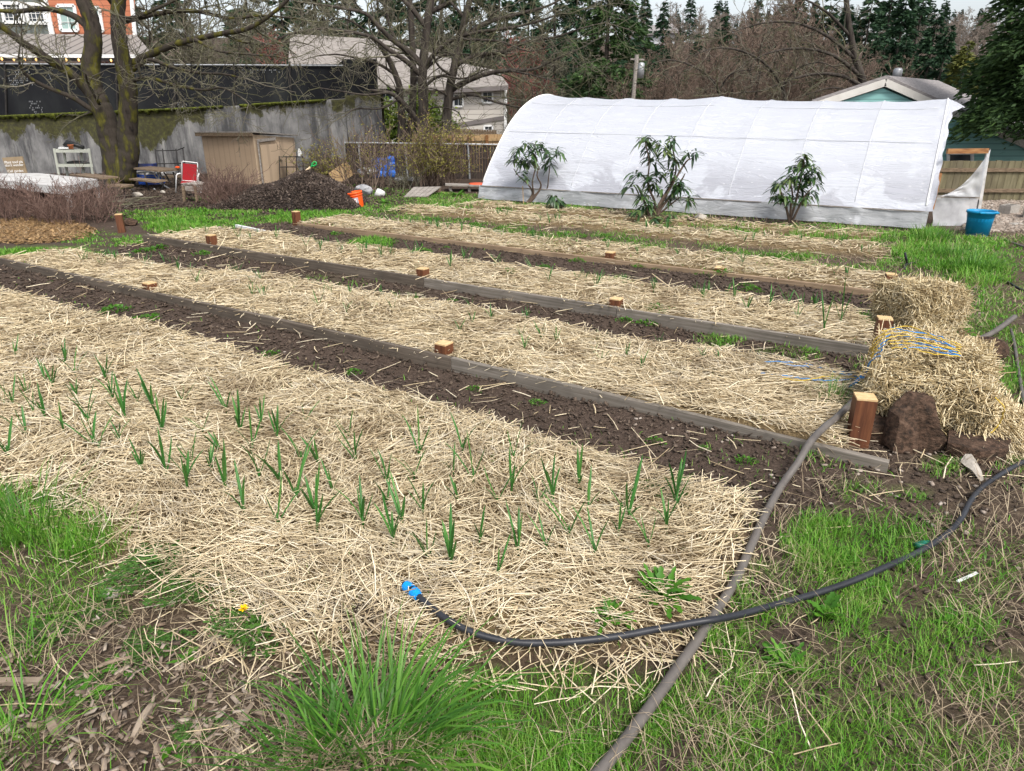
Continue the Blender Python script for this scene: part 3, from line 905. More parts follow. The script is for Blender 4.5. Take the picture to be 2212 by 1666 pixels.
# loose skirt below the rail
n1, n2 = 220, 8
V = np.zeros((n1, n2, 3))
for i in range(n1):
    s = -.05 + (T_LEN + .1) * i / (n1 - 1)
    for j in range(n2):
        f = j / (n2 - 1)
        p = TR + tdu * s - tdv * (.02 + .12 * (1 - f) + .05 * float(fbm(s * 3, f * 2, 3)) + .03 * sin(s * 9 + 2 * float(fbm(s, 2, 2))) * (1 - f))
        V[i, j] = (p[0], p[1], .03 + (T_Z0 + .05) * f)
ii = np.arange(n1 * n2).reshape(n1, n2)
F = np.stack([ii[:-1, :-1], ii[1:, :-1], ii[1:, 1:], ii[:-1, 1:]], -1).reshape(-1, 4)
link_mesh('skirt', np_mesh('skirt', V.reshape(-1, 3), F), PLASTIC_D, tunnel, smooth=True)
# ragged loose edge at the open end
n1, n2 = 70, 7
V = np.zeros((n1, n2, 3))
for i in range(n1):
    q = .0 + .5 * i / (n1 - 1)
    wid = .10 + .10 * sst(.30, .46, q) + .05 * float(fbm(q * 30, 3, 2)) + .10 * float(sst(.34, .40, q)) * (1 - float(sst(.43, .5, q)))
    for j in range(n2):
        f = j / (n2 - 1)
        p = tun(0, q)
        V[i, j] = p - tdu * wid * f * .95 + tdv * (.05 * f * float(fbm(q * 25, f * 2 + 9, 2))) - np.array([0, 0, 1]) * (.14 * f * f * float(sst(.3, .5, q)) + .03 * f * float(fbm(q * 40, 1, 2)))
ii = np.arange(n1 * n2).reshape(n1, n2)
F = np.stack([ii[:-1, :-1], ii[1:, :-1], ii[1:, 1:], ii[:-1, 1:]], -1).reshape(-1, 4)
link_mesh('loose_edge', np_mesh('loose_edge', V.reshape(-1, 3), F), PLASTIC, tunnel, smooth=True)
# the sagging plastic door at the near end
D0 = G(2020, 492); dY = D0[1] + .15
dp = lambda px, py, o=0: at_y(px, py, dY + o)
door = MB()
door.beam(dp(2046, 327), dp(2134, 326), .05, .075)
fr = door.build('door_header', TIMBER, tunnel)
mb = MB(); mb.beam(dp(2012, 452), dp(2030, 374), .06, .05); mb.build('door_post', TIMBER, tunnel)
mb = MB(); mb.beam(dp(2017, 425, .02), dp(2115, 428, .02), .03, .045); mb.build('door_rail', GREYWOOD, tunnel)
mb = MB(); mb.beam(dp(2108, 490, .04), dp(2134, 326, .04), .04, .05); mb.build('door_stile', WHITE_D, tunnel)


def sheet(name, corners, m, parent, nx=24, ny=16, bulge=.03, thick=None):
    """a wavy sheet between four corners a b c d (a-b bottom, d-c top)."""
    a, b, c, d = [np.array(q, float) for q in corners]
    V = np.zeros((nx, ny, 3))
    for i in range(nx):
        for j in range(ny):
            s, t = i / (nx - 1), j / (ny - 1)
            p = (a * (1 - s) + b * s) * (1 - t) + (d * (1 - s) + c * s) * t
            p = p + np.array([0, 1, 0]) * bulge * float(fbm(s * 5 + 3, t * 3, 3))
            V[i, j] = p
    ii = np.arange(nx * ny).reshape(nx, ny)
    F = np.stack([ii[:-1, :-1], ii[1:, :-1], ii[1:, 1:], ii[:-1, 1:]], -1).reshape(-1, 4)
    return link_mesh(name, np_mesh(name, V.reshape(-1, 3), F), m, parent, smooth=True)


sheet('door_lower_panel', [dp(2013, 496), dp(2100, 497), dp(2112, 429), dp(2017, 427)], CLEAR, tunnel)
# the upper sheet has torn loose and hangs in a triangle from the outer corner
n1, n2 = 26, 20
V = np.zeros((n1, n2, 3))
for i in range(n1):
    f = i / (n1 - 1)
    lo = np.array([2022 + (2116 - 2022) * f, 424.0 + 1.5 * f])
    top = np.array([2022 + (2141 - 2022) * f, 424 - 103 * f ** 1.9])
    for j in range(n2):
        g = j / (n2 - 1)
        q = lo * (1 - g) + top * g
        V[i, j] = dp(q[0], q[1], -.05 + .05 * float(fbm(f * 4, g * 3 + f * 4, 3)))
ii = np.arange(n1 * n2).reshape(n1, n2)
F = np.stack([ii[:-1, :-1], ii[1:, :-1], ii[1:, 1:], ii[:-1, 1:]], -1).reshape(-1, 4)
link_mesh('door_torn_sheet', np_mesh('door_torn_sheet', V.reshape(-1, 3), F), CLEAR, tunnel, smooth=True)

# ================================================================== retaining wall, screen fence
def concrete_mat():
    m, nt, b, out = new_mat('stained concrete')
    b.inputs['Roughness'].default_value = .95
    co = n_coord(nt)
    base = n_ramp(nt, n_noise(nt, n_coord(nt, (1, 1, .6)), 2.2, 8, .65), [(.3, (.075, .073, .072)), (.5, (.16, .157, .155)), (.7, (.26, .255, .245))])
    run = n_noise(nt, n_coord(nt, (1.6, 1.6, .22)), 1.6, 9, .75)
    c = n_mix(nt, n_ramp(nt, run, [(.46, (0, 0, 0)), (.60, (.85, .85, .85))]), base, (.035, .035, .038))
    run2 = n_noise(nt, n_coord(nt, (2.2, 2.2, .35), rot=(0, 0, 1)), 2.3, 9, .75)
    c = n_mix(nt, n_ramp(nt, run2, [(.55, (0, 0, 0)), (.70, (.7, .7, .7))]), c, (.30, .29, .265))
    # moss creeping down from the coping
    z = nt.nodes.new('ShaderNodeAttribute'); z.attribute_name = 'below'
    f = n_math(nt, 'ADD', n_math(nt, 'MULTIPLY', n_math(nt, 'SUBTRACT', n_noise(nt, n_coord(nt, (1.3, 1.3, .8)), 2.6, 9, .75), .5), 1.7), z.outputs['Fac'])
    f = n_math(nt, 'ADD', f, .5)
    moss = n_ramp(nt, n_noise(nt, co, 9, 8, .7), [(.3, (.012, .011, .004)), (.5, (.036, .034, .007)), (.7, (.085, .085, .012))])
    c = n_mix(nt, n_ramp(nt, f, [(.47, (0, 0, 0)), (.56, (.95, .95, .95))]), c, moss)
    nt.links.new(c, b.inputs['Base Color'])
    n_bump(nt, b, n_noise(nt, co, 14, 8, .7), .4, .02)
    return m


WY0, WY1 = 21.6, 21.6
wall = thing('retaining_wall', 'tall stained concrete retaining wall with moss along its top', 'retaining wall', (-9, 21.6, 0))
def wall_piece(name, px0, t0, px1, t1, Yd=21.6, n=60, m=None, thick=.3):
    a0 = at_y(px0, t0, Yd); a1 = at_y(px1, t1, Yd)
    V = []; at = []; R = 27
    n = n * 3
    for k in range(n + 1):
        f = k / n
        p = a0 * (1 - f) + a1 * f
        dep = (.72 if p[0] < -8.9 else .12) * (1 + 1.3 * float(fbm(p[0] * .8, 7, 3))) + (.16 * float(fbm(p[0] * 3, 2, 2)))
        if -10.9 < p[0] < -10.1 or p[0] > -5.2: dep += .1
        for j in range(R - 2):
            g = (j / (R - 3)) ** .8
            V.append((p[0], Yd, -.25 + (p[2] + .25) * g)); at.append(np.clip(dep - (p[2] + .25) * (1 - g), -1, 1))
        V.append((p[0], Yd + thick, p[2])); at.append(.5)
        V.append((p[0], Yd + thick, -.25)); at.append(-1)
    F = []
    for k in range(n):
        for j in range(R - 1):
            F.append((k * R + j, (k + 1) * R + j, (k + 1) * R + j + 1, k * R + j + 1))
    F2 = np.array(F)
    me = np_mesh(name, V, F2)
    A = me.attributes.new('below', 'FLOAT', 'POINT'); A.data.foreach_set('value', np.array(at, np.float32))
    o = link_mesh(name, me, m, wall)
    return a0, a1


CONC = concrete_mat()
w0, w1 = wall_piece('wall_face', -420, 270, 430, 233.5, m=CONC)
w2, w3 = wall_piece('wall_face', 430.3, 233.2, 746, 214, m=CONC)
w4, w5 = wall_piece('wall_pier', 745, 206, 822, 203.5, Yd=21.52, m=CONC, n=10, thick=.42)
wall.children[0].name = 'wall_face'
MOSS = mat('moss', [(.02, .024, .004), (.06, .07, .008), (.13, .15, .018)], 14, detail=8, rough=1.0, bump=1.0, bdist=.04)
mb = MB()
V = []
for a, b, n in ((w0, w1, 160), (w2, w3, 70)):
    for k in range(n):
        f = (k + rng.random()) / n
        p = a * (1 - f) + b * f
        thick_ = 1.2 if p[0] < -9.5 else .7
        if fbm(p[0] * 1.7, 3, 2) < -.25 and p[0] > -9.5: continue
        hang = abs(rng.normal(0, .05)) * thick_ + .03
        mb.lathe([(0.0, .035), (.10, .02), (.11, -.01), (.05, -hang * .7), (0.0, -hang)], (p[0], p[1] - .02, p[2] + .0), 6)
mb.build('moss_fringe', MOSS, wall, smooth=True)

scr = thing('screen_fence', 'chain link fence with black privacy screen on top of the mossy wall', 'fence', (-9, 21.9, 1.6))
FYd = 21.75
mb = MB()
tl, tr = at_y(-420, 137, FYd), at_y(812, 141, FYd)
bl_, bm__, br_ = at_y(-420, 268, FYd), at_y(430, 232, FYd), at_y(745, 211, FYd)
n = 90
V = []; 
for k in range(n + 1):
    f = k / n; px = -420 + (812 + 420) * f
    t = at_y(px, 139 if px < 600 else (128 if px > 742 else 139), FYd + .02 * float(fbm(px * .02, 1, 2)))
    by = np.interp(px, [-420, 430, 744, 748, 812], [268, 233, 213, 205, 203])
    b = at_y(px, by, FYd + .02 * float(fbm(px * .02, 5, 2)))
    V += [b, t]
F = [(2 * k, 2 * k + 2, 2 * k + 3, 2 * k + 1) for k in range(n)]
mb.add(V, F); mb.build('privacy_screen', SCREEN, scr)
mb = MB(); mb.tube([at_y(-420, 136, FYd - .05), at_y(742, 142, FYd - .05)], .022, 6); mb.build('top_rail', GALV, scr)
for px in (-200, 10, 250, 375, 505, 625, 742, 811):
    by = np.interp(px, [-420, 430, 744, 748, 812], [268, 233, 213, 205, 203])
    mb = MB(); mb.tube([at_y(px + 4, by, FYd - .05), at_y(px, 134 if px < 740 else 128, FYd - .05)], .03, 8); mb.build('fence_post', DARKSTEEL, scr)
# torn gaps in the screen where the pale mesh shows
for (x0, x1, y0, y1) in ((3, 75, 150, 185), (60, 93, 218, 248), (104, 115, 145, 175), (515, 605, 150, 156), (380, 405, 220, 231)):
    mb = MB(); cx = (x0 + x1) / 2; nn_ = int((x1 - x0) / 3.2)
    for k in range(nn_):
        px = x0 + (x1 - x0) * k / nn_; prev = None
        for j in range(int((y1 - y0) / 4.5) + 1):
            if rng.random() < .35 + 1.1 * abs((px - cx) / (x1 - x0)): continue
            mb.beam(at_y(px + 1.2 * (j % 2), y0 + 4.5 * j, FYd - .035), at_y(px + 1.2 * (j % 2), y0 + 4.5 * j + 3, FYd - .035), .014, .004, up=(0, 1, 0))
    if mb.v: mb.build('worn_mesh', GALV, scr)['kind'] = 'stuff'

# ================================================================== houses
def siding_mat(name, c1, c2, pitch=.16, vert=False, dark=.45, off=0):
    m, nt, b, out = new_mat(name)
    b.inputs['Roughness'].default_value = .75
    co = n_coord(nt); s = nt.nodes.new('ShaderNodeSeparateXYZ'); nt.links.new(co, s.inputs[0])
    ax = s.outputs[0] if vert else s.outputs[2]
    fr = n_math(nt, 'FRACT', n_math(nt, 'DIVIDE', ax, pitch))
    c = n_mix(nt, n_noise(nt, n_coord(nt, (.4, .4, 3)), 3, 4), c1, c2)
    line = n_ramp(nt, fr, [(0.0, (1, 1, 1)), (.16, (.9, .9, .9)), (.22, (0, 0, 0))])
    c = n_mix(nt, n_math(nt, 'MULTIPLY', line, 1 - dark), c, tuple(q * .35 for q in c1))
    nt.links.new(c, b.inputs['Base Color'])
    n_bump(nt, b, fr, .6, .02)
    return m


ROOFG = mat('grey shingle roof', [(.13, .12, .12), (.21, .195, .19), (.27, .25, .24)], 9, detail=8, stretch=(1, 1, 4), rough=.95, bump=.4, bdist=.03)
ROOFT = mat('taupe shingle roof', [(.13, .115, .10), (.21, .19, .172), (.28, .255, .235)], 7, detail=9, stretch=(.6, .6, 5), rough=.95, bump=.4, bdist=.03)
TEAL = siding_mat('teal lap siding', (.20, .42, .40), (.25, .48, .46), .155)
TEALL = TEAL
TRIM = mat('cream trim', [(.46, .44, .40), (.56, .54, .50)], 4, rough=.7)
BEIGE = siding_mat('beige lap siding', (.42, .39, .345), (.50, .465, .42), .20)
TAUPE = mat('dark taupe band', [(.12, .105, .10), (.15, .135, .13)], 3)
RUST = siding_mat('rust shingle siding', (.36, .115, .055), (.48, .175, .09), .17)
OLIVE = siding_mat('grey green board siding', (.095, .11, .10), (.125, .14, .13), .42, True)
METALROOF = siding_mat('ribbed metal roof', (.17, .155, .14), (.23, .21, .195), .36, True, .0)
FASCIA = mat('grey fascia', [(.12, .10, .10), (.16, .14, .14)], 3)


def window(parent, P, x0, x1, y0, y1, m=GLASS, fr=.06, frame=WHITE, bars=0, hbars=0, sk=0):
    """P(px,py,o) gives points on the wall plane, o metres proud of it. sk = vertical lean in px."""
    q = lambda x, y, o: P(x + sk * (y - y0) / (y1 - y0), y, o)
    mb = MB()
    c = [q(x0, y0, .05), q(x1, y0, .05), q(x1, y1, .05), q(x0, y1, .05)]
    for a, b in ((0, 1), (1, 2), (2, 3), (3, 0)):
        mb.beam(c[a], c[b], fr, .05, up=(0, 1, 0))
    f = mb.build('window', frame, parent)
    mb = MB(); mb.poly([q(x0, y1, .02), q(x1, y1, .02), q(x1, y0, .02), q(x0, y0, .02)]); mb.build('pane', m, f)
    if bars or hbars:
        mb = MB()
        for k in range(1, bars + 1):
            xx = x0 + (x1 - x0) * k / (bars + 1); mb.beam(q(xx, y0, .035), q(xx, y1, .035), .014, .02, up=(0, 1, 0))
        for k in range(1, hbars + 1):
            yy = y0 + (y1 - y0) * k / (hbars + 1); mb.beam(q(x0, yy, .038), q(x1, yy, .038), .014, .02, up=(0, 1, 0))
        mb.build('muntin', frame, f)
    return f


# --- teal house behind the tunnel
TY = 19.5
hp = lambda x, y, o=0: at_y(x, y, TY - o)
teal = thing('teal_house', 'teal gabled house with cream trim rising behind the white tunnel', 'house', at_y(1940, 300, TY) * np.array([1, 1, 0]))
apx = hp(1911, 165) - np.array([0, 0, .20]); el = hp(1772, 211) - np.array([0, 0, .20]); er = hp(2133, 264) - np.array([0, 0, .20])
gL, gR = el.copy(), er.copy()
mb = MB()
bot = -.2
mb.poly([(el[0] + .2, TY, bot), (er[0] + 3.4, TY, bot), (er[0] + 3.4, TY, er[2] - .95), (er[0] - .1, TY, er[2]), (apx[0], TY, apx[2] - .08), (el[0] + .2, TY, el[2])], (3.2, 3.2, 0))
mb.build('wall', TEAL, teal)
rb = np.array([3.2, 3.2, 0.0])
mb = MB()
er2 = er + (er - apx) * .9
el2 = el + (el - apx) * .15
front = np.array([0, -.07, 0])
mb.poly([apx + front + (0, 0, .14), er2 + front + (0, 0, .14), er2 + rb + (0, 0, .14), apx + rb + (0, 0, .14)], (0, 0, .08))
mb.poly([el2 + front + (0, 0, .14), apx + front + (0, 0, .14), apx + rb + (0, 0, .14), el2 + rb + (0, 0, .14)], (0, 0, .08))
rf = mb.build('roof', ROOFG, teal)
mb = MB(); mb.beam(apx + front + (0, -.03, .05), er2 + front + (0, -.03, .05), .05, .17, up=(0, 0, 1)); mb.build('rake_board', TRIM, teal)
mb = MB(); mb.beam(el2 + front + (0, -.03, .05), apx + front + (0, -.03, .05), .05, .17, up=(0, 0, 1)); mb.build('rake_board', TRIM, teal)
ch = at_y(1934, 184, TY + 1.6)
mb = MB(); mb.lathe([(.07, -.5), (.07, .12), (.12, .14), (.12, .32), (.08, .37), (0, .38)], ch + (0, 0, .06), 12); mb.build('flue_pipe', GALV, rf, smooth=True)
mb = MB(); mb.box(at_y(1878, 187, TY + 1.2) + (0, 0, .05), (.75, .8, .06), M=Matrix.Rotation(-.32, 3, 'Y')); mb.build('solar_panel', GLASS, rf)
mb = MB(); mb.box(at_y(2118, 247, TY + .5) + (0, 0, .12), (.6, .9, .06), M=Matrix.Rotation(.42, 3, 'Y')); mb.build('skylight', GLASS, rf)
window(teal, hp, 2048, 2100, 331, 356, GLASS, .07)

# --- board fence on the right
mb = MB()
fence = thing('board_fence', 'mossy brown wooden board fence behind the blue bucket', 'fence', G(2150, 436))
FB = G(2100, 437)[1]
def board_mat():
    m, nt, b, out = new_mat('mossy fence board')
    co = n_coord(nt)
    g = nt.nodes.new('ShaderNodeNewGeometry')
    c = n_ramp(nt, n_noise(nt, n_coord(nt, (3, 3, .5)), 3, 8, .65), [(.3, (.05, .04, .022)), (.5, (.12, .105, .055)), (.7, (.19, .17, .10))])
    c = n_mix(nt, n_math(nt, 'MULTIPLY', g.outputs['Random Per Island'], .5), c, (.07, .055, .04))
    nt.links.new(c, b.inputs['Base Color']); b.inputs['Roughness'].default_value = .9
    return m
BOARDM = board_mat()
xa = at_y(1965, 437, FB)[0]; xb = at_y(2420, 440, FB)[0]; zt = at_y(2100, 348, FB)[2]
x = xa; mb = MB()
while x < xb:
    w = .125 + .01 * rng.random()
    mb.box((x + w / 2, FB + .004 * rng.random(), zt / 2 - .01 + .012 * rng.random()), (w - .006, .02, zt + .02)); x += w
mb.build('fence_boards', BOARDM, fence)
for z in (zt - .17, .25):
    mb = MB(); mb.box(((xa + xb) / 2, FB - .03, z), (xb - xa, .035, .07)); mb.build('fence_rail', BROWNWOOD, fence)
mb = MB(); mb.beam(G(2098, 437), at_y(2112, 400, FB - .12), .02, .02)
tag(mb.build('metal_stake', DARKSTEEL, origin=G(2098, 437)), 'thin dark metal stake leaning on the mossy board fence', 'stake')

# --- grey house at the back
GYd = 31.0
gp = lambda x, y, o=0: at_y(x, y, GYd - o)
grey = thing('beige_house', 'beige sided house with taupe roof behind the bare trees', 'house', at_y(900, 250, GYd) * np.array([1, 1, 0]))
mb = MB()
z0 = -.3
mb.poly([(gp(640, 0)[0], GYd, z0), (gp(1092, 0)[0], GYd, z0), gp(1092, 188), gp(985, 188), gp(985, 180), gp(640, 180)][:], (0, 7, 0)); mb.build('wall', BEIGE, grey)
mb = MB()
r1 = [gp(600, 152, .6), gp(1000, 196, .6), gp(968, 132, -3.5), gp(640, 84, -3.5)]
mb.poly([gp(620, 186, .5), gp(978, 196, .5), at_y(975, 133, GYd + 3.5), at_y(830, 92, GYd + 3.5), at_y(628, 80, GYd + 3.5)], (0, 0, .12)); mb.build('roof', ROOFT, grey)
mb = MB()
mb.poly([gp(968, 198, .4), gp(1098, 189, .4), at_y(1075, 158, GYd + 2.5), at_y(985, 140, GYd + 2.5)], (0, 0, .1)); mb.build('lower_roof', ROOFT, grey)
mb = MB(); mb.beam(gp(980, 196, .42), gp(1097, 190, .42), .05, .16); mb.build('fascia', TAUPE, grey)
mb = MB()
mb.beam(gp(985, 271, .03), gp(1093, 254, .03), .04, .16); mb.beam(gp(960, 246, .03), gp(985, 271, .03), .04, .16); mb.beam(gp(935, 244, .03), gp(960, 246, .03), .04, .16)
mb.build('wall_band', TAUPE, grey)
mb = MB(); mb.beam(gp(1092, 190, .03), gp(1092, 280, .03), .12, .05, up=(0, 1, 0)); mb.build('corner_board', WHITE, grey)
window(grey, gp, 980, 1000, 204, 230, GLASS, .07, bars=1)
window(grey, gp, 1042, 1064, 198, 222, GLASS, .07, bars=1)
window(grey, gp, 1046, 1064, 272, 282, GLASS, .07, bars=1)
window(grey, gp, 818, 848, 182, 216, GLASS, .07, bars=1)
for px, py in ((676, 87), (712, 89), (754, 92), (788, 95), (820, 98)):
    mb = MB(); mb.box(at_y(px, py + 8, GYd + 3.2), (.35, .3, .14)); mb.build('roof_vent', GALV, grey)

# --- red house top left
RY = 27.0
rp = lambda x, y, o=0: at_y(x, y, RY - o)
redh = thing('rust_house', 'rust and green sided house with white windows above the black screen', 'house', at_y(150, 100, RY) * np.array([1, 1, 0]))
mb = MB(); mb.poly([rp(108, 82), rp(292, 84), rp(290, -160), rp(90, -160)], (-4, 5, 0)); mb.build('wall', RUST, redh)
mb = MB(); mb.poly([rp(-400, 80, .0), rp(107, 78, .0), rp(89, -160, .0), rp(-400, -160, .0)], (-4, 5, 0)); mb.build('wall', OLIVE, redh)
mb = MB(); mb.beam(rp(114, 80, .04), rp(96, -5, .04), .16, .06, up=(0, 1, 0)); mb.build('corner_board', WHITE, redh)
mb = MB(); mb.beam(rp(292, 82, .04), rp(284, -5, .04), .12, .06, up=(0, 1, 0)); mb.build('corner_board', WHITE, redh)
window(redh, rp, 124, 160, 12, 66, GLASS_G, .10, bars=1, hbars=2, sk=8)
window(redh, rp, 184, 214, 17, 68, GLASS_G, .10, bars=1, hbars=2, sk=8)
window(redh, rp, 2, 44, 7, 48, GLASS, .10, bars=3, hbars=3, sk=8)
window(redh, rp, 54, 92, 9, 50, GLASS, .10, bars=3, hbars=3, sk=8)
mb = MB(); mb.poly([rp(-400, 117, 2.6), rp(330, 121, 2.6), rp(294, 79, .05), rp(-400, 74, .05)], (0, 0, .06)); mb.build('porch_roof', METALROOF, redh)
mb = MB(); mb.beam(rp(-400, 119, 2.65), rp(332, 122, 2.65), .06, .10); mb.build('gutter', WHITE, redh)
mb = MB(); mb.beam(rp(-400, 125, 2.5), rp(330, 127, 2.5), .08, .16); mb.build('fascia', FASCIA, redh)
mb = MB(); mb.box(((rp(-400, 0)[0] + rp(330, 0)[0]) / 2, RY + 1, 1.0), (rp(330, 0)[0] - rp(-400, 0)[0], 2.0, 4.2)); mb.build('porch_wall', FASCIA, redh)
WARM, ntw, bw_, ow_ = new_mat('warm bulb')
bw_.inputs['Base Color'].default_value = (.9, .55, .2, 1); bw_.inputs['Emission Color'].default_value = (1, .5, .15, 1); bw_.inputs['Emission Strength'].default_value = .8
ls = thing('string_lights', 'string of small warm bulbs under the porch gutter', 'string lights', rp(60, 128, 2.8))
bl = [(-30, 128), (4, 128), (30, 129), (54, 129), (78, 129), (104, 130), (143, 130), (170, 130), (205, 130), (240, 131), (275, 131)]
mb = MB(); mb.tube([rp(x, y - 3 + (i % 2), 2.8) for i, (x, y) in enumerate(bl)], .008, 4); mb.build('cable', BLACKPL, ls)
for x, y in bl:
    mb = MB(); mb.lathe([(0, .05), (.025, .03), (.035, -.01), (.0, -.05)], rp(x, y, 2.8), 8); mb.build('bulb', WARM, ls, smooth=True)

# ---- house on the far hill
FYd2 = 112.0
fh = thing('hill_house', 'pale grey house high on the wooded hill', 'house', at_y(1410, 95, FYd2))
fp = lambda x, y, o=0: at_y(x, y, FYd2 - o)
mb = MB(); mb.poly([fp(1368, 100), fp(1458, 96), fp(1458, 70), fp(1368, 76)], (0, 8, 0)); mb.build('wall', mat('pale far wall', [(.38, .39, .42), (.44, .45, .47)], 1), fh)
mb = MB(); mb.poly([fp(1362, 78, .6), fp(1466, 71, .6), at_y(1452, 56, FYd2 + 4), at_y(1372, 62, FYd2 + 4)], (0, 0, .3)); mb.build('roof', ROOFG, fh)
mb = MB(); mb.poly([fp(1428, 88, .1), fp(1448, 87, .1), fp(1448, 80, .1), fp(1428, 81, .1)]); mb.build('window', GLASS, fh)

# ---- chain link with brown slats, wooden fences behind
cl = thing('slat_fence', 'chain link fence threaded with dark brown slats beside the tunnel end', 'fence', G(930, 392))
CY = G(930, 392)[1] + .6
cpt = lambda x, y, o=0: at_y(x, y, CY - o)
mb = MB(); x0 = cpt(745, 310)[0]; x1 = cpt(1120, 312)[0]
zt0, zt1 = cpt(770, 308)[2], cpt(1080, 313)[2]
n = int((x1 - x0) / .075)
for k in range(n):
    f = (k + .5) / n; zt_ = zt0 + (zt1 - zt0) * f - .03
    mb.box((x0 + (x1 - x0) * f, CY, zt_ / 2 - .02), (.068, .012, zt_ + .04))
mb.build('slats', SLAT, cl)
mb = MB(); mb.tube([(x0, CY - .04, zt0), (x1, CY - .04, zt1)], .022, 6); mb.build('top_rail', GALV, cl)
for px in (775, 875, 1011):
    mb = MB(); p = cpt(px, 311); mb.tube([(p[0] + .03, CY - .05, -.05), (p[0], CY - .05, p[2] + .03)], .026, 8); mb.build('fence_post', GALV, cl)
wf = thing('new_wood_fence', 'new tan wooden fence seen from its railed side', 'fence', at_y(1000, 305, CY + 2.5) * np.array([1, 1, 0]))
wy = CY + 2.5; wp = lambda x, y, o=0: at_y(x, y, wy - o)
mb = MB(); xa = wp(840, 0)[0]; xb = wp(1130, 0)[0]; zt_ = wp(1000, 291)[2]; x = xa
while x < xb:
    mb.box((x + .07, wy, zt_ / 2 - .1 + .01 * rng.random()), (.135, .02, zt_ + .2)); x += .14
mb.build('fence_boards', NEWWOOD, wf)
for px in (938, 976, 1014, 1052, 1090):
    mb = MB(); p = wp(px, 290); mb.box((p[0], wy - .07, p[2] / 2 - .1), (.09, .09, p[2] + .16)); mb.build('fence_post', TIMBER, wf)
for k, (a, b) in enumerate(((938, 976), (976, 1014), (1014, 1052), (1052, 1090))):
    mb = MB(); mb.beam(wp(a, 302, .04), wp(b, 300, .04), .04, .09); mb.build('fence_rail', NEWWOOD, wf)
pf = thing('picket_fence', 'old dark picket fence with gaps behind the new tan fence', 'fence', at_y(1000, 290, wy + 1.5) * np.array([1, 1, 0]))
mb = MB()
for k in range(26):
    px = 930 + k * 5.6
    a = at_y(px, 276 + 1.2 * rng.random() + (px - 930) * .03, wy + 1.5); mb.box((a[0], wy + 1.5, a[2] / 2), (.075, .02, a[2]))
mb.build('pickets', BROWNWOOD, pf)
mb = MB(); a, b = at_y(928, 284, wy + 1.54), at_y(1072, 287, wy + 1.54); mb.beam(a, b, .04, .08); mb.build('fence_rail', BROWNWOOD, pf)

# ---- utility pole
up_ = thing('utility_pole', 'grey utility pole with a drum transformer beyond the tunnel', 'utility pole', at_y(1376, 240, 30) * np.array([1, 1, 0]))
pp = lambda x, y: at_y(x, y, 30)
mb = MB(); mb.tube([(pp(1376, 0)[0], 30, -.2), pp(1376, 118)], .085, 8); mb.build('pole', GREYWOOD, up_)
mb = MB(); q = pp(1384, 153); mb.lathe([(0, -.28), (.14, -.27), (.14, .25), (.1, .29), (0, .3)], q, 12); mb.build('transformer', GALV, up_, smooth=True)
mb = MB(); mb.beam(pp(1362, 128), pp(1392, 129), .06, .06); mb.build('crossarm', GREYWOOD, up_)
# ================================================================== trees
def unit(v):
    return v / (np.linalg.norm(v) + 1e-9)


def curve_pts(P, n=6):
    """Catmull-Rom through points."""
    P = [np.array(p, float) for p in P]
    P = [2 * P[0] - P[1]] + P + [2 * P[-1] - P[-2]]
    out = []
    for i in range(1, len(P) - 2):
        for k in range(n):
            t = k / n
            out.append(.5 * ((2 * P[i]) + (-P[i - 1] + P[i + 1]) * t + (2 * P[i - 1] - 5 * P[i] + 4 * P[i + 1] - P[i + 2]) * t * t + (-P[i - 1] + 3 * P[i] - 3 * P[i + 1] + P[i + 2]) * t ** 3))
    out.append(P[-2])
    return np.array(out)


def grow(tw, p, d, L, r, lvl, o, rg):
    """a wandering branch with children; o: wig, trop (upward pull), fork counts by level, ratio, minr."""
    n = 5 if L > .5 else 4
    pts = [np.array(p, float)]; dd = unit(np.array(d, float))
    for i in range(n):
        dd = unit(dd + rg.normal(0, o['wig'], 3) + np.array([0, 0, o['trop']]))
        pts.append(pts[-1] + dd * L / n)
    pts = np.array(pts)
    tw.add(pts, np.linspace(r, max(o['minr'], r * .45), n + 1), 5 if r > .03 else 3)
    if lvl >= len(o['kids']): return
    for k in range(rg.poisson(o['kids'][lvl])):
        t = rg.uniform(.2, 1.0); i = min(n - 1, int(t * n)); f = t * n - i
        q = pts[i] * (1 - f) + pts[i + 1] * f
        ax = unit(pts[i + 1] - pts[i])
        side = unit(np.cross(ax, rg.normal(0, 1, 3)))
        a = rg.uniform(o.get('amin', .5), o.get('amax', 1.1))
        grow(tw, q, ax * cos(a) + side * sin(a), L * o['ratio'] * rg.uniform(.65, 1.15), max(o['minr'], r * o.get('rr', .55)), lvl + 1, o, rg)


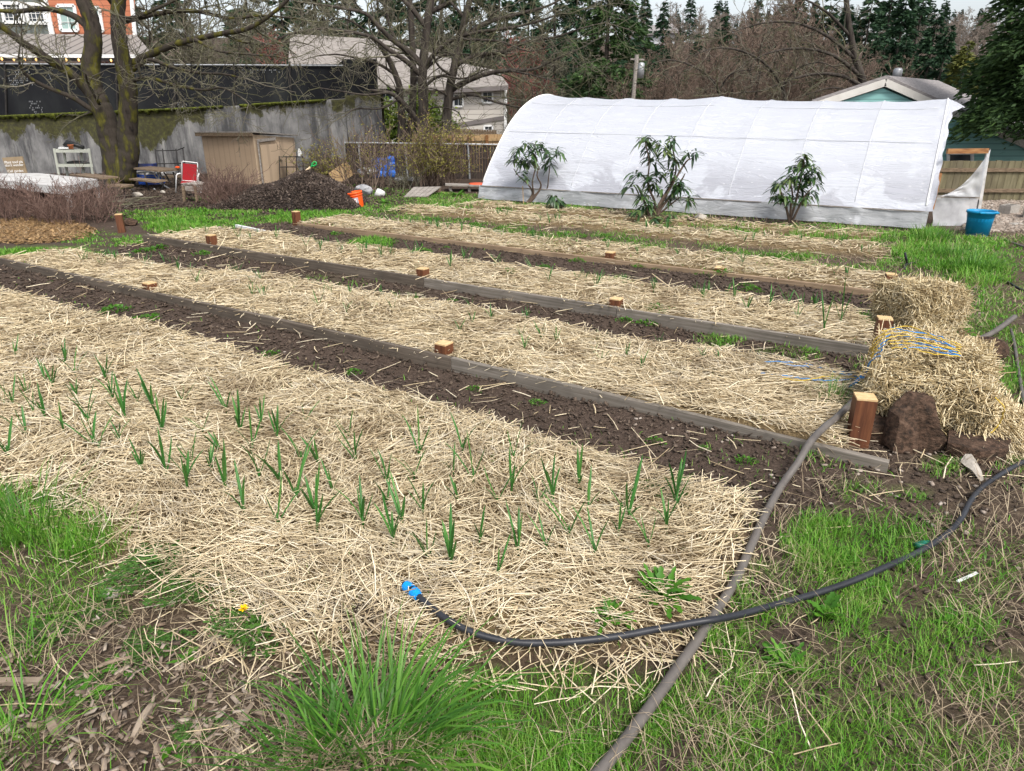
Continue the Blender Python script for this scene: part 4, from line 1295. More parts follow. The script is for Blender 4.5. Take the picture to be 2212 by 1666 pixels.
def limbs_tree(name, label, trunk_lines, limb_lines, bark, twig, twig_o, base, seed=1, step=.35, group=None, tstart=.12, cat='tree'):
    """trunk_lines / limb_lines: (points, r0, r1). Twigs sprout along the limbs."""
    rg = np.random.default_rng(seed)
    t = thing(name, label, cat, base, group)
    mb = MB()
    tw = TB()
    for pts, r0, r1 in trunk_lines + limb_lines:
        c = curve_pts(pts, 6); n = len(c)
        rr = r0 + (r1 - r0) * np.linspace(0, 1, n) ** .8
        cc = c + rg.normal(0, 1, c.shape) * rr[:, None] * .03
        mb.tube(cc, list(rr * (1 + .02 * rg.normal(0, 1, n))), 12 if r0 > .1 else 7)
    mb.build('trunk', bark, t, smooth=True)
    for pts, r0, r1 in limb_lines:
        c = curve_pts(pts, 8); seg = np.linalg.norm(np.diff(c, axis=0), axis=1); cum = np.concatenate([[0], np.cumsum(seg)])
        s = cum[-1] * tstart
        while s < cum[-1]:
            i = min(len(seg) - 1, int(np.searchsorted(cum, s) - 1)); i = max(i, 0)
            f = (s - cum[i]) / max(seg[i], 1e-6)
            p = c[i] * (1 - f) + c[i + 1] * f; ax = unit(c[i + 1] - c[i])
            side = unit(np.cross(ax, rg.normal(0, 1, 3))); a = rg.uniform(.5, 1.2)
            fr = s / cum[-1]; r = (r0 + (r1 - r0) * fr) * .5
            grow(tw, p, ax * cos(a) + side * sin(a), twig_o['L'] * rg.uniform(.5, 1.2) * (1 - .25 * fr), min(r, twig_o['r']), 0, twig_o, rg)
            s += step * rg.uniform(.5, 1.5)
        grow(tw, c[-1], unit(c[-1] - c[-3]), twig_o['L'], min(r1, twig_o['r']), 0, twig_o, rg)
    link_mesh('crown', tw.mesh('crown'), twig, t)
    return t


def L_(pts, Y0, Y1=None):
    """picture line -> points; depth runs from Y0 to Y1 along it."""
    Y1 = Y0 if Y1 is None else Y1
    n = len(pts)
    return [at_y(x, y, Y0 + (Y1 - Y0) * i / max(1, n - 1)) for i, (x, y) in enumerate(pts)]


MT = 17.6
tb0 = at_y(248, 408, MT)
TWO = dict(wig=.22, trop=.02, kids=[3.4, 3.2, 2.2], ratio=.62, minr=.0042, L=1.15, r=.028, rr=.5)
maple = limbs_tree('mossy_maple_tree', 'big bare maple with two mossy trunks in front of the concrete wall',
    [(L_([(255, 412), (250, 375), (245, 330), (236, 290), (228, 255), (213, 220), (200, 185), (196, 140), (202, 90), (196, 40), (180, 0), (165, -60), (150, -160)], MT), .30, .14),
     (L_([(265, 412), (270, 370), (278, 330), (276, 290), (277, 240), (277, 190), (268, 150), (262, 110), (255, 60), (256, 10), (268, -60), (280, -180)], MT, MT - .4), .28, .12),
     (L_([(255, 414), (256, 396), (257, 372), (256, 352)], MT + .05), .47, .20)],
    [(L_([(196, 205), (160, 165), (115, 135), (80, 112), (45, 90), (10, 62), (-40, 30), (-110, 10)], MT, MT - 1.5), .12, .05),
     (L_([(225, 255), (190, 232), (150, 208), (100, 188), (60, 165), (45, 145), (40, 125)], MT, MT - 1.2), .075, .02),
     (L_([(192, 60), (160, 35), (120, 22), (85, 20), (30, 25), (-30, 20)], MT, MT + .6), .085, .04),
     (L_([(275, 145), (320, 120), (370, 98), (420, 85), (480, 72), (540, 60), (600, 20), (640, -20)], MT, MT - .8), .10, .03),
     (L_([(277, 160), (305, 138), (330, 130), (370, 145), (430, 158), (480, 160), (530, 170)], MT, MT - 1.4), .06, .018),
     (L_([(250, 50), (300, 38), (350, 28), (420, 24), (500, 40), (560, 34), (640, 40)], MT, MT + .8), .075, .02),
     (L_([(275, 178), (320, 168), (380, 185), (440, 195), (480, 190), (520, 210)], MT - .1, MT - 1.8), .05, .014),
     (L_([(215, 225), (190, 180), (185, 160)], MT - .3, MT - 1.2), .04, .015),
     (L_([(255, 20), (230, -10), (205, -60)], MT, MT - .5), .07, .03),
     (L_([(270, -20), (340, -60), (430, -70), (540, -60), (620, -90)], MT, MT), .08, .02),
     (L_([(300, 36), (380, 0), (450, -30)], MT), .05, .02),
     (L_([(420, 85), (470, 110), (540, 118), (600, 122)], MT - .5, MT - 1.0), .04, .012),
     (L_([(480, 72), (520, 90), (570, 95), (640, 90)], MT - .5, MT + .5), .035, .012)],
    BARK, TWIG, TWO, tb0, seed=11, step=.40)

AY = 20.5
TW2 = dict(wig=.24, trop=.01, kids=[3.2, 3.0, 2.2], ratio=.62, minr=.0042, L=1.4, r=.03, rr=.5)
limbs_tree('bare_orchard_tree', 'middle bare tree whose straight dark trunk forks low by the slat fence',
    [(L_([(913, 318), (914, 270), (915, 220), (912, 170), (915, 130), (922, 60), (930, 0), (935, -80)], AY), .165, .09),
     (L_([(908, 285), (893, 250), (862, 215), (838, 200), (800, 195)], AY - .2, AY - 1.4), .11, .03)],
    [(L_([(911, 140), (880, 110), (850, 88), (820, 60), (790, 30), (740, 18), (690, 10)], AY, AY - .8), .10, .025),
     (L_([(911, 165), (880, 135), (840, 108), (805, 82), (760, 70), (700, 62), (640, 70)], AY, AY - 1.2), .08, .02),
     (L_([(912, 150), (945, 110), (980, 85), (1030, 70), (1090, 62), (1150, 50), (1210, 30)], AY, AY - .8), .075, .02),
     (L_([(913, 190), (950, 165), (1000, 170), (1050, 150)], AY, AY - 1.0), .05, .015),
     (L_([(838, 200), (790, 205), (740, 198), (690, 190)], AY - 1.2, AY - 1.8), .035, .012),
     (L_([(862, 215), (820, 235), (770, 235), (745, 250)], AY - .8, AY - 1.5), .03, .012),
     (L_([(922, 60), (890, 20), (850, -20), (800, -60)], AY, AY), .08, .03),
     (L_([(925, 30), (980, 0), (1040, -30), (1110, -60)], AY, AY), .07, .02),
     (L_([(908, 250), (940, 232), (985, 240), (1000, 262)], AY, AY - 1), .03, .012),
     (L_([(640, 70), (600, 85), (560, 110)], AY - 1.2, AY - 1.4), .03, .01),
     (L_([(1000, 85), (1080, 90), (1140, 110), (1200, 100)], AY - .5, AY - 1.2), .04, .012)],
    BARK2, TWIG, TW2, at_y(905, 318, AY), seed=5, step=.36)
limbs_tree('bare_orchard_tree', 'bare tree with two crowded trunks close to the end of the concrete wall',
    [(L_([(866, 308), (868, 265), (866, 225), (862, 185), (845, 140), (822, 100), (800, 78)], AY + .8), .135, .06),
     (L_([(880, 308), (888, 260), (892, 210), (893, 150), (890, 80), (885, 0), (880, -80)], AY + .9), .12, .07)],
    [(L_([(852, 160), (820, 140), (780, 128), (730, 118), (690, 120)], AY + .8, AY), .05, .015),
     (L_([(892, 130), (860, 95), (840, 50), (830, 0), (820, -60)], AY + .9, AY + 1.5), .07, .02),
     (L_([(893, 180), (930, 140), (960, 120), (1010, 118), (1060, 128)], AY + .9, AY + .3), .05, .015),
     (L_([(822, 100), (780, 60), (740, 40), (690, 50)], AY + .8, AY + .3), .045, .012),
     (L_([(866, 200), (850, 195), (815, 165), (812, 140)], AY + .8, AY + .2), .035, .012)],
    BARK2, TWIG, TW2, at_y(872, 308, AY + .8), seed=8, step=.40)
limbs_tree('bare_orchard_tree', 'bare tree with pale leaning trunk in front of the beige house',
    [(L_([(964, 290), (966, 240), (972, 190), (980, 150), (990, 110), (1000, 60), (1015, 0), (1030, -80)], AY - .3), .145, .07)],
    [(L_([(972, 195), (1010, 175), (1050, 160), (1100, 152), (1150, 150), (1200, 128), (1240, 110)], AY - .3, AY - 1.2), .085, .02),
     (L_([(975, 215), (1020, 205), (1075, 222), (1120, 232), (1150, 240)], AY - .3, AY - 1.0), .05, .014),
     (L_([(985, 140), (1030, 120), (1090, 112), (1140, 90), (1200, 80), (1260, 60)], AY - .3, AY - .6), .07, .018),
     (L_([(998, 80), (1050, 50), (1120, 30), (1190, 10), (1250, -30)], AY - .3, AY), .07, .018),
     (L_([(980, 165), (955, 150), (940, 130), (935, 100)], AY - .3, AY - 1.0), .045, .014),
     (L_([(970, 210), (945, 195), (920, 190)], AY - .3, AY - 1.2), .03, .012),
     (L_([(1005, 40), (970, 0), (940, -40)], AY - .3, AY), .05, .02),
     (L_([(1100, 152), (1160, 165), (1215, 180)], AY - .9, AY - 1.4), .03, .01)],
    BARK2, TWIG, TW2, at_y(958, 290, AY - .3), seed=21, step=.36)


# ---- generic bare trees of the wood behind: a few shapes, copied
def bare_proto(name, label, H, twig, seed, kids, minr, spreadk=1.0, trunk_r=.12):
    rg = np.random.default_rng(seed)
    t = thing(name, label, 'tree')
    mb = MB(); tw = TB()
    stems = rg.integers(1, 4)
    for s_ in range(stems):
        a = rg.uniform(0, 2 * pi); lean = .18 * rg.random() * spreadk
        pts = []
        for k in range(8):
            f = k / 7
            pts.append(np.array([cos(a) * lean * H * f + rg.normal(0, .02 * H) * f, sin(a) * lean * H * f + rg.normal(0, .02 * H) * f, H * f * rg.uniform(.97, 1.03) - .1]))
        rr = trunk_r * rg.uniform(.7, 1.1)
        mb.tube(pts, list(rr * (1 - .85 * np.linspace(0, 1, 8))), 6)
        c = curve_pts(pts, 4)
        o = dict(wig=.18, trop=.06, kids=kids, ratio=.58, minr=minr, rr=.5)
        for k in range(int(26 / stems) + 6):
            f = rg.uniform(.15, 1); p = c[int(f * (len(c) - 1))]
            az = rg.uniform(0, 2 * pi); el_ = rg.uniform(.1, .9)
            grow(tw, p, (cos(az) * cos(el_), sin(az) * cos(el_), sin(el_)), H * .32 * (1.15 - .75 * f) * rg.uniform(.7, 1.2) * spreadk, .035, 0, o, rg)
    mb.build('trunk', BARK2 if twig is not TWIG_F else TWIG_F, t, local=True)
    link_mesh('crown', tw.mesh('crown'), twig, t, local=True)
    return t


used = set()
def place(proto, loc, rz, s, label=None, group=None):
    if proto.name not in used:
        r = proto; used.add(proto.name)
    else:
        r = proto.copy(); COL.objects.link(r)
        for ch in proto.children:
            c = ch.copy(); COL.objects.link(c); c.parent = r
    r.location = [float(q) for q in loc]; r.rotation_euler = (0, 0, rz); r.scale = (s, s, s)
    if label: r['label'] = label
    if group: r['group'] = group
    return r


def ground_at(x, y):
    return float(hgt(x, y)) - .05


BP = [bare_proto('bare_brown_tree', 'bare brown deciduous tree in the wood behind the tunnel', 7.0, TWIG_B, 100 + i, [3.6, 3.4, 2.2], .010, 1.1) for i in range(4)]
GRP_B = 'bare brown trees in the wood behind the tunnel'
k = 0
for (px, Y, top) in ((1395, 34, 120), (1440, 38, 95), (1470, 30, 130), (1500, 44, 70), (1520, 33, 85), (1550, 28, 110), (1585, 36, 45), (1600, 48, 15), (1630, 29, 70), (1665, 40, 0), (1690, 30, 45), (1725, 34, 30),
                     (1750, 28, 90), (1775, 38, 75), (1800, 31, 100), (1830, 36, 110), (1860, 30, 140), (1640, 58, 0), (1430, 30, 160), (1350, 30, 160),
                     (1575, 27, 140), (1700, 27, 130), (1920, 42, 130), (2080, 38, 150), (2130, 36, 130)):
    p = at_y(px, 240, Y); gz = ground_at(p[0], Y); H = at_y(px, top, Y)[2] - gz
    place(BP[k % 4], (p[0], Y, gz), 2.4 * k, max(.35, H / 7.2), None, GRP_B); k += 1
BQ = [bare_proto('bare_grey_tree', 'bare grey tree crowding behind the orchard trees and the beige house', 8.0, TWIG, 200 + i, [3.4, 3.2, 2.2], .010, 1.0) for i in range(3)]
k = 0
for (px, Y, top) in ((300, 34, -60), (345, 30, -30), (390, 36, -80), (430, 33, -20), (470, 40, -60), (510, 34, -40), (560, 38, -60), (610, 36, 0), (660, 42, -60), (720, 44, -40), (790, 46, -40), (860, 44, -20), (960, 46, -30), (1040, 44, 0), (1110, 42, 20), (1170, 38, 40), (1210, 34, 80), (330, 29, 60), (1130, 34, 130), (1180, 30, 160), (1110, 30, 200)):
    p = at_y(px, 240, Y); gz = ground_at(p[0], Y); H = at_y(px, top, Y)[2] - gz
    place(BQ[k % 3], (p[0], Y, gz), 1.9 * k, max(.3, H / 8.2), None, 'bare grey trees behind the beige house'); k += 1
BR = bare_proto('red_budding_tree', 'reddish budding bare tree beyond the beige house roof', 4.5, TWIG_R, 300, [4.2, 3.6, 2.2], .011, 1.2)
for i, (px, Y, top, lb) in enumerate(((1125, 36, 100, 'reddish budding bare tree between the beige house and the dark pine'), (1150, 38, 112, 'smaller reddish budding tree touching the dark pine'), (590, 33, 92, 'reddish budding tree just above the black screen'), (300, 33, 20, 'reddish budding tree beside the rust house'))):
    p = at_y(px, 240, Y); gz = ground_at(p[0], Y); H = at_y(px, top, Y)[2] - gz
    place(BR, (p[0], Y, gz), 2.0 * i, H / 4.6, lb, None)
BF = [bare_proto('far_bare_tree', 'pale bare tree on the far hillside', 9.0, TWIG_F, 400 + i, [3.2, 3.0], .030, .9, .14) for i in range(3)]
k = 0
for Y, n, x0, x1, hh in ((90, 14, 1330, 1560, 5.5), (110, 14, 1480, 1800, 6), (135, 26, 1250, 2200, 6), (160, 26, 1250, 2250, 6), (100, 10, 1980, 2200, 7), (75, 9, 2010, 2180, 6)):
    for i in range(n):
        px = x0 + (x1 - x0) * (i + rng.random()) / n
        p = at_y(px, 200, Y); yy = Y + rng.uniform(-5, 5); gz = ground_at(p[0], yy)
        if Y < 112 and 1355 < px < 1475 and yy < 112: gz -= 4
        place(BF[k % 3], (p[0], yy, gz), rng.uniform(0, 6), hh / 9 * rng.uniform(.75, 1.15), None, 'pale bare trees on the far hillside'); k += 1


limbs_tree('spreading_bare_tree', 'bare tree with long pale arching limbs just behind the tunnel ridge',
    [(L_([(1880, 260), (1870, 200), (1855, 150), (1840, 90), (1830, 20), (1825, -50)], 25.5), .16, .07)],
    [(L_([(1868, 190), (1820, 165), (1760, 160), (1700, 175), (1650, 195), (1600, 200)], 25.5, 24.5), .075, .015),
     (L_([(1860, 165), (1800, 120), (1730, 105), (1660, 115), (1590, 150)], 25.5, 24.3), .07, .014),
     (L_([(1850, 130), (1790, 80), (1720, 50), (1650, 50), (1580, 70)], 25.5, 25), .07, .014),
     (L_([(1838, 80), (1790, 30), (1740, 0), (1690, -10)], 25.5, 25), .06, .014),
     (L_([(1870, 205), (1800, 190), (1740, 205)], 25.5, 24.8), .04, .012),
     (L_([(1700, 240), (1690, 190), (1655, 140), (1600, 110), (1540, 105), (1480, 130)], 25.5, 24.6), .07, .012),
     (L_([(1690, 190), (1720, 150), (1770, 135), (1810, 150)], 25.5, 24.8), .04, .012),
     (L_([(1560, 240), (1550, 190), (1510, 150), (1450, 130), (1400, 140)], 25.5, 24.8), .06, .012),
     (L_([(1550, 200), (1580, 160), (1630, 150)], 25.5, 24.8), .04, .012)],
    BARK2, TWIG, dict(wig=.24, trop=.01, kids=[3.0, 2.8, 2.0], ratio=.62, minr=.006, L=1.5, r=.03, rr=.5), at_y(1880, 260, 25.5) * np.array([1, 1, 0]), seed=33, step=.55)

# ---- conifers
def conifer_mesh(rg, H, R, n_br, per, L, W, droop=.35, skirt=.06, power=.85, irregular=.25):
    P = []; A = []; S = []
    zs = H * (skirt + (1 - skirt) * rg.random(n_br) ** 1.15)
    for z in zs:
        f = (z / H); l = R * (1 - f) ** power * rg.uniform(1 - irregular, 1 + irregular) + .05 * R
        az = rg.uniform(0, 2 * pi); n = max(3, int(per * (l / R + .15)))
        t = rg.random(n) ** .65
        rad = l * t
        zz = z + .12 * l * t - droop * l * t * t
        wob = rg.normal(0, .10 * l, n) * (1.1 - t * .6)
        P.append(np.stack([cos(az) * rad - sin(az) * wob, sin(az) * rad + cos(az) * wob, zz + rg.normal(0, .05 * l, n)], -1))
        spread_ = rg.normal(0, .6, n)
        a = np.stack([np.cos(az + spread_), np.sin(az + spread_), rg.normal(-.25 * (1 + droop), .30, n)], -1)
        A.append(a)
    P = np.concatenate(P); A = np.concatenate(A); A /= np.linalg.norm(A, axis=1)[:, None]
    n = len(P)
    s = np.cross(A, rg.normal(0, 1, (n, 3))); s /= np.linalg.norm(s, axis=1)[:, None]
    ln = L * rg.uniform(.5, 1.3, n)[:, None]; w = W * rg.uniform(.5, 1.3, n)[:, None]
    V = np.stack([P, P + A * ln * .45 + s * w, P + A * ln, P + A * ln * .45 - s * w], 1).reshape(-1, 3)
    F = np.arange(n * 4).reshape(-1, 4)
    return V, F


def conifer_proto(name, label, H, R, n_br, per, L, W, m, seed, **kw):
    rg = np.random.default_rng(seed)
    t = thing(name, label, 'tree')
    mb = MB(); mb.tube([(0, 0, -.2), (0, 0, H * .5), (0, 0, H * .97)], [R * .07, R * .045, .02], 8); mb.build('trunk', BARK2, t, local=True, smooth=True)
    V, F = conifer_mesh(rg, H, R, n_br, per, L, W, **kw)
    link_mesh('crown', np_mesh('crown', V, F), m, t, local=True)
    return t


CP = [conifer_proto('dark_conifer', 'dark conifer in the wood beyond the houses', 12, 2.7, 130, 70, .55, .085, CONIFER, 500 + i) for i in range(3)]
k = 0
for (px, Y, top, wk) in ((300, 50, -120, 1), (400, 54, -80, 1), (560, 50, -150, 1), (630, 56, -110, 1), (700, 48, -160, 1), (770, 60, -90, 1), (830, 52, -140, 1), (900, 58, -150, 1), (960, 50, -120, 1), (1020, 56, -140, 1.0), (1080, 50, -90, 1), (1140, 58, -60, 1), (1195, 50, -110, 1), (1240, 56, -60, 1),
                      (1350, 75, 0, .9), (1380, 90, -5, .8), (1420, 95, 5, .7), (1700, 70, -10, .9), (1760, 60, -5, 1), (1735, 75, 15, .8), (1800, 58, 10, 1), (1845, 54, -20, 1.1), (1885, 58, -45, 1.1), (1915, 52, -25, 1.1), (1950, 60, -20, 1), (1985, 50, 20, 1), (2015, 46, 55, 1), (1870, 44, 60, 1.1), (1930, 44, 80, 1.1), (1660, 62, 20, .8), (2060, 62, 90, .8), (2150, 56, 60, .9), (1430, 46, 95, 1), (1500, 50, 60, 1), (1580, 47, 90, 1), (1650, 45, 60, 1), (1715, 46, 70, 1), (1790, 42, 90, 1), (1545, 60, 35, 1), (1610, 56, 40, 1), (1385, 44, 130, 1), (1470, 40, 150, 1), (1620, 36, 165, 1), (1740, 36, 165, 1), (1840, 38, 150, 1), (2100, 48, 120, 1), (2030, 44, 130, 1)):
    p = at_y(px, 240, Y); gz = ground_at(p[0], Y); H = at_y(px, top, Y)[2] - gz
    lb = 'tall dark conifer filling the gaps behind the orchard trees' if px < 1300 else 'dark conifer on the slope above the teal house and tunnel'
    o = place(CP[k % 3], (p[0], Y, gz), 2.2 * k, H / 12, lb, 'conifers behind the orchard trees' if px < 1300 else 'conifers on the slope'); k += 1
for i in range(40):
    px = 1220 + 1000 * rng.random(); Y = rng.uniform(150, 175); p = at_y(px, 200, Y); gz = ground_at(p[0], Y)
    place(CP[i % 3], (p[0], Y, gz), i * 1.3, rng.uniform(.35, .75), 'tiny conifer on the skyline of the far hill', 'conifers on the far skyline')
pine = conifer_proto('dark_pine_tree', 'broad dark green pine directly behind the far end of the tunnel', 13, 3.1, 190, 120, .38, .065, CONIFER_G, 510, skirt=.02, irregular=.45, power=.45)
p = at_y(1305, 240, 32); H = at_y(1305, -150, 32)[2]
place(pine, (p[0], 32, ground_at(p[0], 32)), .4, H / 13)
cedar = conifer_proto('yellow_cedar_tree', 'yellow green cedar behind the roof of the teal house', 7, 2.3, 150, 110, .34, .06, CONIFER_Y, 520, skirt=.0, droop=.2, irregular=.4)
p = at_y(2062, 240, 29); H = at_y(2062, 86, 29)[2]
place(cedar, (p[0], 29, ground_at(p[0], 29)), .4, H / 7)
near = conifer_proto('dark_conifer', 'large dark conifer overhanging the mossy board fence', 9, 3.2, 380, 330, .22, .034, CONIFER_G, 530, skirt=.24, droop=.36, power=.35, irregular=.15)
p = at_y(2345, 240, 17.3)
place(near, (p[0], 17.3, -.1), 1.0, .85)
hd = thing('evergreen_shrub', 'yellow green evergreen shrub between the bare trunks and beige house', 'shrub', at_y(880, 300, 24) * np.array([1, 1, 0]))
rg = np.random.default_rng(66); P = []
for cx, cy, r in ((840, 245, .45), (835, 275, .5), (850, 262, .5), (925, 255, .5), (935, 280, .5), (905, 235, .4), (905, 210, .3), (945, 265, .4), (880, 285, .5), (900, 290, .5), (965, 282, .35), (842, 295, .4)):
    c = at_y(cx, cy, 24 + rg.normal(0, .3)); P.append(c + rg.normal(0, .55 * r, (420, 3)))
P = np.concatenate(P); n = len(P); A = rg.normal(0, 1, (n, 3)); A[:, 2] += .4; A /= np.linalg.norm(A, axis=1)[:, None]
s = np.cross(A, rg.normal(0, 1, (n, 3))); s /= np.linalg.norm(s, axis=1)[:, None]
V = np.stack([P, P + A * .07 + s * .03, P + A * .16, P + A * .07 - s * .03], 1).reshape(-1, 3)
mb = MB(); mb.tube([at_y(880, 312, 24), at_y(870, 260, 24)], .05, 6); mb.tube([at_y(905, 312, 24), at_y(920, 260, 24)], .05, 6); mb.build('stem', BARK2, hd)
link_mesh('foliage', np_mesh('foliage', V, np.arange(n * 4).reshape(-1, 4)), HEDGE, hd)
# ================================================================== boards and posts of the beds
def wood_board_mat(name, c, tan):
    m, nt, b, out = new_mat(name)
    b.inputs['Roughness'].default_value = .85
    a = math.atan2(DU[1], DU[0])
    co = n_coord(nt, (.35, 14, 14), rot=(0, 0, -a))
    w = n_noise(nt, co, 3.0, 9, .7, 1.2)
    col = n_ramp(nt, w, [(.32, tuple(q * .45 for q in c)), (.48, c), (.68, tan)])
    knots = n_noise(nt, n_coord(nt), 1.7, 3)
    col = n_mix(nt, n_ramp(nt, knots, [(.55, (0, 0, 0)), (.7, (.7, .7, .7))]), col, tuple(q * .55 for q in c))
    nt.links.new(col, b.inputs['Base Color'])
    n_bump(nt, b, w, .2, .003)
    return m


BOARD_D = wood_board_mat('dark weathered board', (.085, .066, .048), (.155, .125, .098))
BOARD_G = wood_board_mat('grey weathered board', (.15, .13, .105), (.25, .22, .19))
BOARD_T = wood_board_mat('tan board', (.24, .165, .10), (.34, .25, .165))


def plank(label, u0, u1, v, z0, z1, m, th=.038, dz=0.0, dv=0.0):
    mb = MB()
    n = 10
    vs = []
    for k in range(n + 1):
        f = k / n; u = u0 + (u1 - u0) * f
        bow = .010 * sin(pi * f) + dv * f
        zt = z1 + dz * f + .006 * float(fbm(u * .8, v, 2))
        for (vv, zz) in ((v + bow, z0), (v + bow, zt - .004), (v + bow + .004, zt), (v + bow + th - .004, zt), (v + bow + th, zt - .004), (v + bow + th, z0)):
            x, y = to_xy(u, vv); vs.append((x, y, zz))
    fs = []
    for k in range(n):
        for j in range(6):
            a = k * 6 + j; b = k * 6 + (j + 1) % 6
            fs.append((a, b, b + 6, a + 6))
    fs.append(tuple(range(6))); fs.append(tuple(n * 6 + j for j in range(6))[::-1])
    mb.add(vs, fs)
    c = to_xy((u0 + u1) / 2, v)
    o = mb.build('bed_board', m, origin=(c[0], c[1], 0))
    return tag(o, label, 'board', 'boards edging the garden beds')


def u_at(px, py, z):
    p = at_z(px, py, z); return to_uv(p[0], p[1])


A1, A2 = u_at(310, 636, .13)[0], u_at(945, 782, .13)[0]
A0 = u_at(1925, 985, .03)[0]
vA = np.mean([u_at(310, 632, .14)[1], u_at(945, 775, .14)[1], u_at(1460, 880, .13)[1]])
B1, B2, B0, B9 = u_at(905, 602, .14)[0], u_at(1325, 668, .13)[0], u_at(1895, 745, .10)[0], u_at(285, 510, .14)[0]
vB = np.mean([u_at(905, 600, .14)[1], u_at(1325, 664, .14)[1], u_at(500, 543, .14)[1]])
C0, C1, C9 = u_at(1912, 626, .10)[0], u_at(1325, 556, .12)[0], u_at(624, 480, .13)[0]
vC = np.mean([u_at(1000, 524, .14)[1], u_at(1500, 580, .14)[1], u_at(700, 487, .14)[1]])
print('boards v', vA, vB, vC, 'A', A0, A1, A2, 'B', B0, B1, B2, B9, 'C', C0, C1, C9)
plank('dark weathered board on edge reaching out of the picture, by the front straw bed', A1, 11.5, 3.72, -.06, .115, BOARD_D)
plank('long dark weathered board between the two low posts, behind the front path', A2, A1 - .006, 3.715, -.06, .118, BOARD_D)
plank('grey board of the front row, with the thick grey pipe lying across it', A0, A2 - .006, 3.72, -.08, .075, BOARD_G, dz=.042)
plank('dark grained board of the middle row running to the far end of the beds', B1, B9, 5.558, -.06, .135, BOARD_D)
plank('lighter board in the middle row, between two low reddish posts', B2, B1 - .006, 5.555, -.06, .13, BOARD_G)
plank('grey board with a dark knot, ending beside the twine covered bale', B0, B2 - .006, 5.558, -.06, .125, BOARD_G)
plank('tan board edging the far straw bed, from the far post to the middle', C1, C9, 7.70, -.05, .09, BOARD_T)
plank('tan board edging the far straw bed, ending beside the far bale', C0, C1 - .006, 7.705, -.05, .082, BOARD_T)


def post(label, px, pyb, pyt, v=None, lean=(0, 0), rz=None, w=.098, pyground=None):
    g = G(px, pyb)
    if v is not None:
        # stands just behind its board
        r = ray(px, pyb); 
        lo, hi = 1.0, 30.0
        for _ in range(50):
            mid_ = (lo + hi) / 2
            if to_uv(r[0] / r[1] * mid_, mid_)[1] < v: lo = mid_
            else: hi = mid_
        Y = lo; g = np.array([r[0] / r[1] * Y, Y, 0.0])
    top = at_y(px, pyt, g[1])[2]
    a = math.atan2(DU[1], DU[0]) if rz is None else rz
    t = thing('wooden_post', label, 'post', (g[0], g[1], 0), 'short reddish posts along the beds')
    base = np.array([g[0], g[1], -.12]); tp = np.array([g[0] + lean[0], g[1] + lean[1], top - .006])
    mb = MB()
    R = Matrix.Rotation(a, 3, 'Z'); vs = []
    for p in (base, tp):
        for x, y in ((-1, -1), (1, -1), (1, 1), (-1, 1)):
            vs.append(R @ Vector((x * w / 2, y * w / 2, 0)) + Vector([float(q) for q in p]))
    mb.add(vs, [(3, 2, 1, 0), (0, 1, 5, 4), (1, 2, 6, 5), (2, 3, 7, 6), (3, 0, 4, 7), (4, 5, 6, 7)])
    mb.build('post_body', POSTWOOD, t)
    mb = MB(); mb.box(tp + (0, 0, .004), (w * .99, w * .99, .012), rz=a); mb.build('post_top', ENDGRAIN, t)
    return t


post('tall reddish corner post beside the brown slab and the bale with twine', 1850, 955, 857, lean=(-.0, .0), rz=-.25, w=.105)
post('low post stub at the joint of the dark front board and the grey board', 960, 775, 741, v=3.81)
post('low post stub behind the dark front board, nearest the picture edge', 327, 636, 611, v=3.81)
post('reddish post behind the knotted grey board, by the bale with blue and yellow twine', 1906, 715, 687, v=5.66, rz=-.3)
post('low post stub midway along the lighter board of the middle row', 1331, 664, 645, v=5.66)
post('low post stub where the dark grained board meets the lighter board', 914, 598, 580, v=5.66)
post('post stub behind the dark grained board, second from its far end', 459, 532, 508, v=5.66)
post('tall orange brown post at the far end of the dark grained board', 264, 502, 463, rz=.35)
post('dark reddish post beside the far straw bale', 1918, 630, 592, v=7.80, rz=-.3)
post('tiny post stub on the tan board close to the far bale', 1554, 589, 578, v=7.80)
post('squat post stub midway along the tan far board', 1318, 559, 545, v=7.80)
post('orange post at the far end of the tan board near the leaf heap', 641, 478, 457, v=7.80)

# ================================================================== straw bales
def on_box(n, L, W, H, rg, faces=('x+', 'x-', 'y+', 'y-', 'z+')):
    wts = {'x+': W * H, 'x-': W * H, 'y+': L * H, 'y-': L * H, 'z+': L * W}
    ch = rg.choice(len(faces), n, p=np.array([wts[f] for f in faces]) / sum(wts[f] for f in faces))
    P = np.stack([rg.uniform(-L / 2, L / 2, n), rg.uniform(-W / 2, W / 2, n), rg.uniform(0, H, n)], -1)
    N = np.zeros((n, 3))
    for i, f in enumerate(faces):
        k = ch == i; ax = 'xyz'.index(f[0]); s = 1 if f[1] == '+' else -1
        P[k, ax] = (s * (L, W)[ax] / 2) if ax < 2 else H
        N[k, ax] = s
    return P, N


